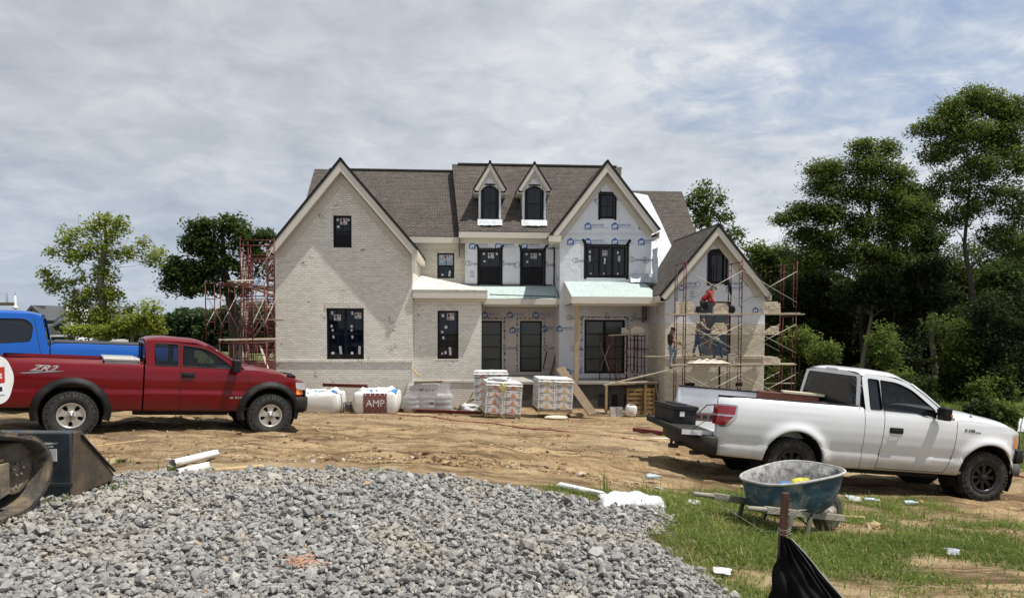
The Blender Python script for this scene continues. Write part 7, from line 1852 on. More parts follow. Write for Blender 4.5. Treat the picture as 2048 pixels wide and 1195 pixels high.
bag('plastic_film', groundv(905, -2.0), (.25, .2, .06), MATS['cloth_white'], 'flat strip of white film in front of the low brick bay', 'plastic film', rough=.8)
bag('paper_heap', groundv(920, -1.6), (.3, .2, .14), mt('brown_paper', (.25, .18, .11), .8, var=.3, bump=.6), 'crumpled brown paper between the cement bags and the cartons', 'paper', rough=.9)
plank_(HP3(921, 812, -2.2), HP3(965, 789, -1.8), .14, .04, 'dplank', label='short brown board leaning against the left side of the cartons'); plank_(HP3(938, 800, -2.0), HP3(947, 783, -2.0), .08, .04, 'lumber', label='tiny pale offcut standing in front of the cartons')
plank_(HP3(826, 738, -.1), HP3(838, 752, -.4), .06, .04, 'lumber', label='thin pale stick leaning on the brick bay above the bags')
# small engine between the bags
g = groundv(703, -2.3); E_ = empty('mortar_engine', g, .2, 'small dirty black engine on the ground between the two bulk bags', 'machine')
mb = MB(); mb.box(-.26, .26, -.15, .15, .10, .32); mb.build('engine_block', M['darkgrey'], E_, bevel=.03)
mb = MB(); mb.lathe([(0, -.18), (.13, -.16), (.13, .16), (0, .18)], (.20, 0, .17), (0, 1, 0), 16); mb.build('drum', M['blackpl'], E_); mb = MB(); mb.tube([(-.3, -.16, .02), (-.3, -.16, .40), (.1, -.16, .42), (.3, -.16, .05)], .015, 6); mb.tube([(-.3, .16, .02), (-.3, .16, .40), (.1, .16, .42), (.3, .16, .05)], .015, 6); mb.build('tube_frame', M['darkgrey'], E_); mb = MB(); mb.cyl((-.25, 0, .32), (.0, 0, .36), .07, n=12); mb.build('fuel_tank', mt('tank_grey', (.15, .14, .13), .5), E_)
mb = MB(); mb.tube([(.25, -.1, .25), (.42, -.14, .28), (.50, -.15, .24)], .012, 6); mb.build('handle', M['galv'], E_)
# steel beams
def beam_(a, b, w, h, label):
 a = Vector(a); b = Vector(b); L = (b - a).length; mb = MB(); mb.box(-L / 2, L / 2, -w / 2, w / 2, 0, .012); mb.box(-L / 2, L / 2, -w / 2, w / 2, h - .012, h); mb.box(-L / 2, L / 2, -.006, .006, .012, h - .012)
 d = (b - a).normalized(); o = mb.build('steel_beam', M['redbeam'], label=label, cat='steel beam'); o.location = (a + b) / 2; s_ = Vector((0, 0, 1)).cross(d).normalized(); o.rotation_euler = Matrix((d, s_, d.cross(s_))).transposed().to_euler()
a = ghit(728, 822); b = ghit(965, 831); beam_(a + Vector((0, 0, .05)), b + Vector((0, 0, .05)), .14, .12, 'long oxide red steel beam on the ground in front of the cement bags')
beam_(HP3(645, 772, -2.2), HP3(735, 775, -2.0), .14, .12, 'dark red steel beam lying across the tops of the two bulk bags')
# long board leaning against the right carton stack, boards in the porch corner
def leaning(a, b, w, th, mat, label, up=(0, 1, 0)):
 a = Vector(a); b = Vector(b); mb = MB(); L = (b - a).length; mb.box(-L / 2, L / 2, -w / 2, w / 2, -th / 2, th / 2); d = (b - a).normalized(); y = Vector(up); y = (y - d * y.dot(d)).normalized()
 o = mb.build('wooden_board', mat, label=label, cat='board', bevel=.004, seg=1); o.location = (a + b) / 2; o.rotation_euler = Matrix((d, y, d.cross(y))).transposed().to_euler()
leaning(HP3(1186, 828, -3.0), HP3(1120, 735, -1.9), .42, .05, M['dplank'], 'wide brown board leaning steeply against the yellow triangle cartons', (.3, .6, .5))
leaning(HP3(1102, 750, 4.2), HP3(1113, 706, 4.6), .14, .04, M['dplank'], 'short brown board leaning in the corner of the recessed entrance', (1, 0, 0))
leaning(HP3(1086, 738, 4.6), HP3(1094, 702, 4.75), .05, .03, M['frame'], 'black strip of flashing leaning beside the recessed windows', (1, 0, 0))
# pallets standing under the porch edge, buckets, cement sack
def uppallet(px0, px1, v, label):
 u0, u1 = hu(px0, v), hu(px1, v); g0 = H2W(u0, v, 0); z0 = gz(g0.x, g0.y); L = u1 - u0; h = 1.05; mb = MB()
 for k in range(6): z = z0 + .04 + k * .18; mb.box(0, L, -.02, 0, z, z + .11)
 for x in (0, L / 2 - .04, L - .08): mb.box(x, x + .08, 0, .09, z0, z0 + h)
 for k in range(4): z = z0 + .05 + k * .3; mb.box(0, L, .09, .11, z, z + .1)
 mb.build('pallet', mt('pallet_yellow', (.30, .19, .08), .85, var=.3, vs=3), label=label, cat='pallet', loc=H2W(u0, v, 0), rz=HYAW)
uppallet(1256, 1287, -.9, 'left wooden pallet standing on edge below the porch'); uppallet(1289, 1312, -.95, 'right wooden pallet standing on edge below the porch')
leaning(H2W(hu(1214, -1.1), -1.1, gz(4, 29)), H2W(hu(1214, -1.1), -1.1, hz(770, -1.1)), .09, .09, M['lumber'], 'timber prop at the left end of the planks below the porch', (1, 0, 0)); leaning(H2W(hu(1293, -1.2), -1.2, gz(6, 29)), H2W(hu(1293, -1.2), -1.2, hz(768, -1.2)), .1, .09, M['lumber'], 'timber prop between the two standing pallets', (1, 0, 0)); leaning(H2W(hu(1323, -1.0), -1.0, gz(6, 29)), H2W(hu(1310, -1.0), -1.0, hz(752, -1.0)), .06, .05, M['dplank'], 'thin reddish prop leaning beside the right pallet', (1, 0, 0))
for px, lb in ((1226, 'small white printed carton, left of the two by the cement sack'), (1239, 'small white printed carton, right of the two by the cement sack')):
 g = groundv(px, -1.9); mb = MB(); mb.box(-.12, .12, -.12, .12, 0, .36); o = mb.build('carton', cardm, label=lb, cat='box', loc=g, rz=.1, bevel=.005); p = MB(); [p.box(-.09, .09, -.122, -.1205, .10 + k * .05, .115 + k * .05) for k in range(3)]; p.build('small_print', mt('pink_ink', (.45, .25, .22), .7), o)
g = groundv(1262, -2.1); b = bag('cement_sack', g, (.24, .17, .25), poly_, 'open white cement sack standing on the ground below the porch', 'sack', rough=.2, e=3);
mb = MB(); mb.tube([(.17 * math.cos(t), .11 * math.sin(t), .47 + .03 * math.sin(3 * t)) for t in np.linspace(0, 6.28, 18)], .025, 6); mb.build('rolled_sack_top', mt('brown_paper', (.25, .18, .11), .8), b)
mb = MB(); [mb.box(-.08, .08, -.175, -.172, .12 + k * .04, .135 + k * .04) for k in range(3)]; mb.build('small_print', MATS['pink_ink'], b)
bag('sand_heap', ghit(1112, 838), (.45, .22, .07), mt('white_sand', (.60, .52, .40), .95, var=.15, vs=20), 'small pale heap of sand on the dirt in front of the cartons', 'sand', rough=.2)
bag('paper_heap', groundv(1150, -2.6), (.35, .2, .08), MATS['brown_paper'], 'brown paper litter at the foot of the leaning board', 'paper', rough=.9)
pipe(1132, 806, 1165, 816, .07, 'thick pale pipe lying behind the leaning board', .0, .01)
pipe(1168, 818, 1210, 826, .03, 'thin pale pipe on the ground right of the leaning board', .0, .008)
# green pipe behind the red truck
mb = MB(); a = at(205, 833, 17.5); b = at(358, 833, 17.8); mb.cyl(a, b, .035, n=10); mb.build('green_pipe', mt('green_pvc', (.10, .35, .24), .45), label='long green plastic pipe lying behind the red pickup', cat='pipe')
# ------------------------------------------------------------------ workers
def skinned(name, pts, edges, mat, parent, sub=1, label=None, cat=None):
 keys = list(pts); me = bpy.data.meshes.new(name); me.from_pydata([pts[k][0] for k in keys], [(keys.index(a), keys.index(b)) for a, b in edges], [])
 o = bpy.data.objects.new(name, me); COL.objects.link(o); setparent(o, parent); me.materials.append(mat)
 md = o.modifiers.new('skin', 'SKIN'); md.use_smooth_shade = True
 if not me.skin_vertices: return o
 for i, k in enumerate(keys):
  sv = me.skin_vertices[0].data[i]; r = pts[k][1]; sv.radius = r if isinstance(r, tuple) else (r, r); sv.use_root = (i == 0)
 s = o.modifiers.new('sub', 'SUBSURF'); s.levels = sub; s.render_levels = sub; return o
skin_m = mt('skin', (.20, .105, .065), .6, var=.1); boot_m = mt('brown_boot', (.16, .10, .055), .8, var=.3)
def worker(loc, rz, J, shirt, trousers, hat, label, hatname='cap', sc=1.0, sleeves='long'):
 """J: joint positions in metres (x: facing, y: left, z up)"""
 T = empty('person', loc, rz, label, 'person'); T.scale = (sc,) * 3
 J = {k: Vector(v) for k, v in J.items()}; hd = (J['head'] - J['neck']).normalized(); fw = J['face'].normalized(); sd = hd.cross(fw).normalized(); fw = sd.cross(hd).normalized()
 H = J['head']; P = {'pel': (J['hip'], .10), 'ch': (J['chest'], (.13, .10)), 'nk': (J['neck'], .055), 'h1': (H - hd * .05 + fw * .015, (.065, .075)), 'h2': (H + hd * .03, (.078, .09)), 'h3': (H + hd * .10 - fw * .01, .06), 'nose': (H + fw * .115 - hd * .01, .012), 'chin': (H + fw * .06 - hd * .085, .03),
  'eL': (H + sd * .085, .014), 'eR': (H - sd * .085, .014)}
 E = [('pel', 'ch'), ('ch', 'nk'), ('nk', 'h1'), ('h1', 'h2'), ('h2', 'h3'), ('h2', 'nose'), ('h1', 'chin'), ('h2', 'eL'), ('h2', 'eR')]
 for s in ('L', 'R'):
  P['s' + s] = (J['sh' + s], .05); P['e' + s] = (J['el' + s], .038); P['w' + s] = (J['wr' + s], .027)
  d = (J['wr' + s] - J['el' + s]).normalized(); q = d.orthogonal().normalized(); r = d.cross(q)
  P['p' + s] = (J['wr' + s] + d * .06, (.036, .02)); E += [('ch', 's' + s), ('s' + s, 'e' + s), ('e' + s, 'w' + s), ('w' + s, 'p' + s)]
  for k in range(4):
   o = q * (k - 1.5) * .019; L = (.062, .075, .07, .052)[k]; P['f%d%s' % (k, s)] = (J['wr' + s] + d * .10 + o, .009); P['g%d%s' % (k, s)] = (J['wr' + s] + d * (.10 + L * .55) + o * 1.1 + r * .02, .008); P['t%d%s' % (k, s)] = (J['wr' + s] + d * (.10 + L * .75) + o + r * .045, .007)
   E += [('p' + s, 'f%d%s' % (k, s)), ('f%d%s' % (k, s), 'g%d%s' % (k, s)), ('g%d%s' % (k, s), 't%d%s' % (k, s))]
  P['a' + s] = (J['wr' + s] + d * .055 + q * .045 + r * .01, .010); P['b' + s] = (J['wr' + s] + d * .09 + q * .055 + r * .03, .009); E += [('w' + s, 'a' + s), ('a' + s, 'b' + s)]
 skinned('body', P, E, skin_m, T)
 # shirt
 P = {'hip': (J['hip'] + (J['chest'] - J['hip']) * .12, (.155, .12)), 'mid': (J['hip'].lerp(J['chest'], .5), (.15, .12)), 'ch': (J['chest'], (.175, .125)), 'up': (J['chest'].lerp(J['neck'], .6), (.11, .09)), 'nk': (J['chest'].lerp(J['neck'], .9), .065)}
 E = [('hip', 'mid'), ('mid', 'ch'), ('ch', 'up'), ('up', 'nk')]
 for s in ('L', 'R'):
  P['s' + s] = (J['sh' + s], .078); E.append(('up', 's' + s)); P['m' + s] = (J['sh' + s].lerp(J['el' + s], .55), .064); E.append(('s' + s, 'm' + s))
  if sleeves == 'long': P['e' + s] = (J['el' + s], .052); P['w' + s] = (J['el' + s].lerp(J['wr' + s], .9), .038); E += [('m' + s, 'e' + s), ('e' + s, 'w' + s)]
 skinned('shirt', P, E, shirt, T)
 P = {'hip': (J['hip'] + (J['chest'] - J['hip']) * .10, (.15, .115)), 'pel': (J['hip'] - Vector((0, 0, .03)), (.155, .125))}; E = [('hip', 'pel')]
 for s in ('L', 'R'):
  P['t' + s] = (J['hip'].lerp(J['kn' + s], .25) + Vector((0, .05 if s == 'L' else -.05, 0)), .098); P['k' + s] = (J['kn' + s], .068); P['a' + s] = (J['kn' + s].lerp(J['an' + s], .92), .055); E += [('pel', 't' + s), ('t' + s, 'k' + s), ('k' + s, 'a' + s)]
 skinned('trousers', P, E, trousers, T)
 for s in ('L', 'R'):
  a = J['an' + s]; t = J['toe' + s]; P = {'a': (a, .05), 'h': (a + (t - a) * .1 - Vector((0, 0, .05)) * 1, .042), 'm': (a.lerp(t, .6), .042), 't': (t, .038)}; skinned('boot', P, [('a', 'h'), ('h', 'm'), ('m', 't')], boot_m, T)
 hm = MB(); Q = Matrix((sd, fw, hd)).transposed(); g = []
 for i in range(7):
  v = lerp(-.25, 1.5, i / 6); g.append([H + Q @ Vector((.096 * math.cos(v) * math.cos(u), .108 * math.cos(v) * math.sin(u), .045 + .085 * math.sin(v))) for u in np.linspace(0, 2 * math.pi, 17)[:-1]])
 hm.sheet(g, close=True)
 if hatname in ('cap', 'hood'): hm.sheet([[H + Q @ Vector((x, .09 + y, .045 - .15 * y)) for x in (-.07, -.03, .03, .07)] for y in (0, .05, .085)])
 if hatname == 'hood': hm.sheet([[H + Q @ Vector((.10 * math.cos(u) * k, .10 * math.sin(u) * k, z)) for u in np.linspace(math.pi * .9, math.pi * 2.1, 9)] for z, k in ((.04, 1.0), (-.05, 1.05), (-.14, 1.2), (-.22, 1.35))])
 hm.build(hatname, hat, T)
 return T
def wpos(px, py, v): u, z = hp(px, py, v); return H2W(u, v, z)
jeans = mt('blue_jeans', (.05, .085, .16), .85, var=.35, vs=8); paleJ = mt('pale_jeans', (.17, .21, .27), .85, var=.3, vs=8)
# 1: kneeling in red on the top plank, leaning right over the bricks
worker(wpos(1405, 625, vn + .5), HYAW, dict(hip=(-.05, 0, .42), chest=(.20, 0, .74), neck=(.33, 0, .88), head=(.42, 0, 1.0), face=(.8, -.1, -.5), shL=(.24, .19, .78), shR=(.24, -.19, .78), elL=(.30, .25, .52), elR=(.28, -.27, .50), wrL=(.50, .16, .42), wrR=(.48, -.18, .38), knL=(.22, .14, .10), knR=(.22, -.14, .10), anL=(-.18, .14, .09), anR=(-.18, -.14, .09), toeL=(-.30, .14, .05), toeR=(-.30, -.14, .05)),
 mt('red_shirt', (.33, .012, .02), .8, var=.2, vs=10, bump=.5, bs=14), mt('dark_work_trousers', (.03, .035, .028), .85, var=.3), mt('dark_navy_hood', (.014, .017, .035), .8), 'man in a red sweatshirt and dark hood kneeling on the top plank', 'hood', 1.0)
# 2: standing behind, grey shirt, laying bricks
worker(wpos(1394, 712, -.75), HYAW, dict(hip=(.0, 0, .93), chest=(.05, 0, 1.30), neck=(.13, 0, 1.47), head=(.20, 0, 1.59), face=(.9, .4, -.35), shL=(.07, .20, 1.40), shR=(.07, -.20, 1.40), elL=(.25, .28, 1.18), elR=(.28, -.26, 1.16), wrL=(.48, .20, 1.22), wrR=(.50, -.12, 1.12), knL=(.12, .12, .50), knR=(-.10, -.13, .50), anL=(.20, .13, .09), anR=(-.22, -.14, .09), toeL=(.36, .13, .05), toeR=(-.06, -.14, .05)),
 mt('grey_sweatshirt', (.28, .26, .24), .85, var=.2, vs=9, bump=.5, bs=14), jeans, mt('black_cap', (.015, .015, .017), .8), 'man in a grey sweatshirt, black cap and jeans standing against the brick wall', 'cap', .98)
# 3: bent double over the mortar
worker(wpos(1436, 722, vn + .55), HYAW + math.pi, dict(hip=(-.10, 0, .88), chest=(.26, 0, 1.02), neck=(.42, 0, .96), head=(.52, 0, .87), face=(.3, 0, -1), shL=(.34, .19, .98), shR=(.34, -.19, .98), elL=(.44, .20, .72), elR=(.42, -.22, .72), wrL=(.40, .12, .50), wrR=(.36, -.16, .48), knL=(.10, .16, .50), knR=(-.16, -.14, .50), anL=(.30, .20, .09), anR=(-.24, -.16, .09), toeL=(.44, .20, .05), toeR=(-.10, -.16, .05)),
 mt('grey_green_shirt', (.20, .23, .22), .85, var=.2, vs=9), jeans, mt('grey_cap', (.06, .06, .065), .8), 'man in a grey green shirt and jeans bent double over the mortar', 'cap', .92)
# 4: walking on to the scaffold from the ramp with a long handled tool
w4 = wpos(1339, 737, vn + .2)
worker(w4, HYAW, dict(hip=(.02, 0, .93), chest=(.0, 0, 1.30), neck=(.03, 0, 1.47), head=(.10, 0, 1.60), face=(1, -.2, -.2), shL=(.0, .19, 1.40), shR=(.0, -.19, 1.40), elL=(.10, .24, 1.12), elR=(.12, -.24, 1.10), wrL=(.36, .18, 1.08), wrR=(.38, -.16, 1.02), knL=(.30, .10, .66), knR=(.04, -.10, .48), anL=(.16, .12, .27), anR=(-.04, -.12, .09), toeL=(.32, .12, .22), toeR=(.10, -.12, .05)),
 mt('dark_brown_shirt', (.035, .022, .02), .85, var=.3, vs=9), paleJ, mt('black_cap', (.015, .015, .017), .8), 'man in a dark shirt and pale jeans stepping from the ramp on to the scaffold', 'cap', .95, 'short')
mb = MB(); a = w4 + Vector((.28, -.16, 1.28)); b = w4 + Vector((.98, -.1, .10)); mb.cyl(a, b, .016, n=6); mb.build('mortar_hoe', M['lumber'], label='long pale wooden hoe held by the man in the dark shirt', cat='hoe')
# black water jug / bag by the kneeling man
bag('black_bag', wpos(1462, 626, vn + .5), (.17, .13, .16), M['blackpl'], 'black bag on the top plank right of the bricks beside the kneeling man', 'bag', rough=.3)
bag('black_bag', wpos(1396, 625, vn + .15), (.10, .1, .13), M['blackpl'], 'small black bag on the top plank left of the kneeling man', 'bag', rough=.3)
mb = MB(); a = wpos(1456, 556, vn + .2); b = wpos(1462, 592, vn + .1); mb.tube([a, a.lerp(b, .5) + Vector((.03, 0, 0)), b], [.05, .07, .03], 8); mb.build('black_jacket', M['tape'], label='black jacket hanging from the top frame behind the kneeling man', cat='jacket')
# ------------------------------------------------------------------ trees
bark_l = mt('grey_bark', (.16, .14, .11), .9, var=.35, vs=3, bump=.8, bs=12, stretch=(3, 3, .6)); bark_d = mt('dark_bark', (.045, .038, .03), .95, var=.3, vs=3, bump=.8, bs=12, stretch=(3, 3, .6))
LF = dict(spring=leaf_mat('yellow_green_leaves', (.05, .085, .012), (.26, .30, .05), .4), oak=leaf_mat('dark_oak_leaves', (.012, .028, .008), (.085, .13, .03), .32),
  wood=leaf_mat('woodland_leaves', (.009, .020, .005), (.145, .19, .038), .34), deep=leaf_mat('shaded_leaves', (.006, .013, .004), (.048, .072, .018), .25), bright=leaf_mat('bright_understorey_leaves', (.03, .06, .012), (.16, .21, .045), .35),
  far=leaf_mat('far_leaves', (.02, .04, .018), (.06, .09, .035), .2))
def leafcloud(C, rad, n, size, flat=.7, tone_c=None, droop=0.):
 """C: cluster centres (k,3); n leaves per cluster; returns V, F, tone"""
 C = np.asarray(C, float); k = len(C); rad = np.broadcast_to(np.asarray(rad, float), (k,)); n_ = np.broadcast_to(np.asarray(n), (k,)).astype(int)
 idx = np.repeat(np.arange(k), n_); m = len(idx)
 d = RNG.normal(size=(m, 3)); d /= np.linalg.norm(d, axis=1, keepdims=True); rr = RNG.uniform(0, 1, m) ** .45
 off = d * rr[:, None] * rad[idx][:, None]; off[:, 2] *= flat; off[:, 2] -= droop * rr * rad[idx]
 P = C[idx] + off
 nrm = RNG.normal(size=(m, 3)); nrm[:, 2] = np.abs(nrm[:, 2]) + .5; nrm /= np.linalg.norm(nrm, axis=1, keepdims=True)
 a = np.cross(nrm, RNG.normal(size=(m, 3))); a /= np.linalg.norm(a, axis=1, keepdims=True) + 1e-9; b = np.cross(nrm, a)
 s = size * RNG.uniform(.6, 1.3, m)[:, None]
 V = np.stack([P - a * s, P - b * s * .5, P + a * s, P + b * s * .5], 1).reshape(-1, 3); Fc = np.arange(m * 4).reshape(-1, 4)
 tc = RNG.uniform(.15, .75, k) if tone_c is None else tone_c
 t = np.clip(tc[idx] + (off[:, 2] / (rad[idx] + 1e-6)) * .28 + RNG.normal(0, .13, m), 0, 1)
 return V, Fc, np.repeat(t, 4)
def grow(mb, root, tips, r0, levels=2, wob=.12):
 """limbs from the trunk polyline to the cluster centres"""
 trunk = [Vector(p) for p in root]; n = len(trunk); H = trunk[-1].z - trunk[0].z
 rs = [r0 * (1 - .8 * (i / (n - 1)) ** 1.1) for i in range(n)]; mb.tube(trunk, rs, 9)
 nodes_ = [(trunk[i], rs[i]) for i in range(n)]
 tips = sorted([Vector(t) for t in tips], key=lambda t: (t - trunk[n // 2]).length)
 for t in tips:
  best = None
  for p, r in nodes_:
   if r < .012: continue
   dz = t.z - p.z; c = (t - p).length + max(0, -dz + .2 * (t - p).length) * 2.2 + (0 if r < r0 * .6 else .2 * H * .1)
   if best is None or c < best[0]: best = (c, p, r)
  _, p, r = best; L = (t - p).length; r1 = min(r * .62, .012 + L * .022); mid1 = p.lerp(t, .35) + Vector((random.uniform(-1, 1), random.uniform(-1, 1), random.uniform(.1, 1))) * L * wob * .7; mid2 = p.lerp(t, .7) + Vector((random.uniform(-1, 1), random.uniform(-1, 1), random.uniform(-.2, .8))) * L * wob * .6
  pts = [p, mid1, mid2, t]; rr = [r1, r1 * .75, r1 * .5, max(.006, r1 * .18)]; mb.tube(pts, rr, 5)
  nodes_ += [(mid1, rr[1]), (mid2, rr[2])]
def tree(label, base, Y, trunk, blobs, r0, leaf, lsize, bark=None, crad=.6, nl=55, name='tree', cat='tree', group=None, twigs=0, depth=1., tone=(.15, .8), dens=1., flat=.7, droop=0.):
 """base/trunk/blobs in photo positions at depth Y: trunk [(px,py)...], blobs [(px,py,rx,ry,n)]"""
 g = at(base[0], base[1], Y); gzv = gz(g.x, Y); T = empty(name, (g.x, Y, gzv), 0, label, cat, group); O = Vector((g.x, Y, gzv))
 tr = [O - O] + [at(px, py, Y) - O for px, py in trunk]
 if tr[1].z < .3: tr = [tr[0]] + tr[2:]
 for i in range(1, len(tr)): tr[i].y += random.uniform(-.2, .2)
 tr[0].z -= .3
 C = []; crad *= 1.32 if leaf in ('wood', 'oak') else 1
 for (px, py, rx, ry, n) in blobs:
  c = at(px, py, Y) - O; sx = rx / F * Y; sz = ry / F * Y
  for _ in range(int(n * dens)):
   d = RNG.normal(size=3); d /= np.linalg.norm(d); q = RNG.uniform(.0, 1) ** .4
   C.append((c.x + d[0] * sx * q, c.y + d[1] * sx * q * depth, c.z + d[2] * sz * q))
 mb = MB(); step = max(1, len(C) // 90); grow(mb, tr, C[::step], r0)
 for _ in range(twigs):
  c = Vector(C[random.randrange(len(C))]); d = Vector((random.uniform(-1, 1), random.uniform(-.6, .6), random.uniform(.1, 1))).normalized(); mb.tube([c, c + d * .5 + Vector((0, 0, .1)), c + d * 1.0], [.014, .009, .004], 4)
 mb.build('trunk', bark or bark_d, T, fixn=False)
 C = np.array(C); zc = (C[:, 2] - C[:, 2].min()) / (np.ptp(C[:, 2]) + 1e-6)
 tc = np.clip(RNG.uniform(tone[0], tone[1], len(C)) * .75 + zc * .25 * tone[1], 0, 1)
 V, Fc, t = leafcloud(C, RNG.uniform(.6, 1.25, len(C)) * crad, nl, lsize, flat, tc, droop)
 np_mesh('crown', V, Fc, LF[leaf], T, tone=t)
 return T
# loose yellow-green tree on the left
tree('tall thin yellow green tree with bare upper branches, left of the house', (203, 668), 40, [(205, 640), (207, 600), (205, 560), (208, 520), (212, 485), (208, 450), (212, 425)],
 [(140, 470, 28, 18, 12), (125, 500, 22, 18, 8), (150, 520, 25, 22, 9), (215, 435, 14, 14, 7), (190, 455, 18, 16, 9), (240, 445, 16, 16, 7), (200, 500, 40, 24, 20), (255, 505, 28, 20, 12), (285, 485, 10, 10, 4), (310, 510, 16, 10, 6), (300, 525, 18, 7, 4), (100, 560, 14, 14, 6), (115, 580, 20, 14, 6), (165, 555, 30, 20, 9),
 (215, 560, 14, 40, 18), (190, 590, 45, 18, 22), (150, 600, 25, 16, 12), (235, 590, 12, 12, 5), (165, 640, 38, 26, 26), (215, 630, 30, 30, 26), (265, 625, 16, 16, 8), (203, 530, 10, 22, 9), (95, 545, 10, 8, 4), (230, 470, 34, 20, 9)], .26, 'spring', .10, bark_l, crad=.55, nl=42, twigs=34, tone=(.35, 1.), depth=.7)
tree('low bushy yellow green tree beside the tall thin one, behind the red cab', (262, 672), 38, [(265, 655), (285, 630)], [(300, 632, 18, 22, 18), (270, 650, 26, 18, 22), (240, 655, 20, 14, 12), (312, 655, 14, 16, 12), (290, 612, 8, 8, 3)], .12, 'spring', .10, bark_l, crad=.5, nl=45, tone=(.35, 1.), depth=.7)
tree('small yellow green bush at the foot of the tall thin tree', (175, 672), 38, [(172, 660)], [(175, 662, 30, 12, 22), (210, 664, 24, 12, 18), (150, 660, 16, 10, 8)], .08, 'spring', .10, bark_l, crad=.45, nl=45, tone=(.25, .8), depth=.7, name='shrub', cat='shrub')
# dark oak behind the left scaffold
tree('dark green oak leaning left behind the left scaffold', (470, 690), 46, [(472, 660), (468, 625), (462, 595), (455, 570), (450, 545), (448, 515), (446, 480), (440, 455)],
 [(405, 455, 22, 18, 22), (385, 490, 20, 20, 20), (415, 490, 28, 26, 30), (445, 460, 10, 16, 5), (465, 450, 20, 16, 16), (490, 475, 16, 22, 16), (500, 495, 14, 14, 8), (350, 535, 20, 16, 22), (375, 550, 30, 20, 30), (410, 540, 32, 24, 34), (340, 570, 14, 12, 8), (385, 575, 24, 12, 14), (455, 520, 22, 16, 9), (470, 495, 6, 30, 5), (528, 478, 14, 12, 12), (520, 510, 12, 14, 8), (490, 540, 22, 12, 10), (430, 575, 26, 12, 12), (480, 580, 20, 14, 8), (540, 545, 10, 30, 6)], .42, 'oak', .13, bark_d, crad=.62, nl=60, twigs=10, tone=(.0, .9), depth=.8)
# tree behind the right roofs
tree('airy green tree rising behind the right hand roofs', (1420, 700), 52, [(1422, 600), (1424, 520), (1420, 470), (1415, 420), (1412, 390)],
 [(1412, 375, 12, 12, 7), (1395, 395, 20, 16, 12), (1430, 400, 22, 16, 12), (1410, 425, 34, 18, 20), (1445, 432, 20, 16, 10), (1465, 468, 22, 14, 12), (1400, 450, 24, 16, 12), (1480, 480, 8, 10, 3), (1380, 405, 10, 10, 4)], .26, 'wood', .13, bark_d, crad=.55, nl=34, twigs=20, tone=(.25, .8))
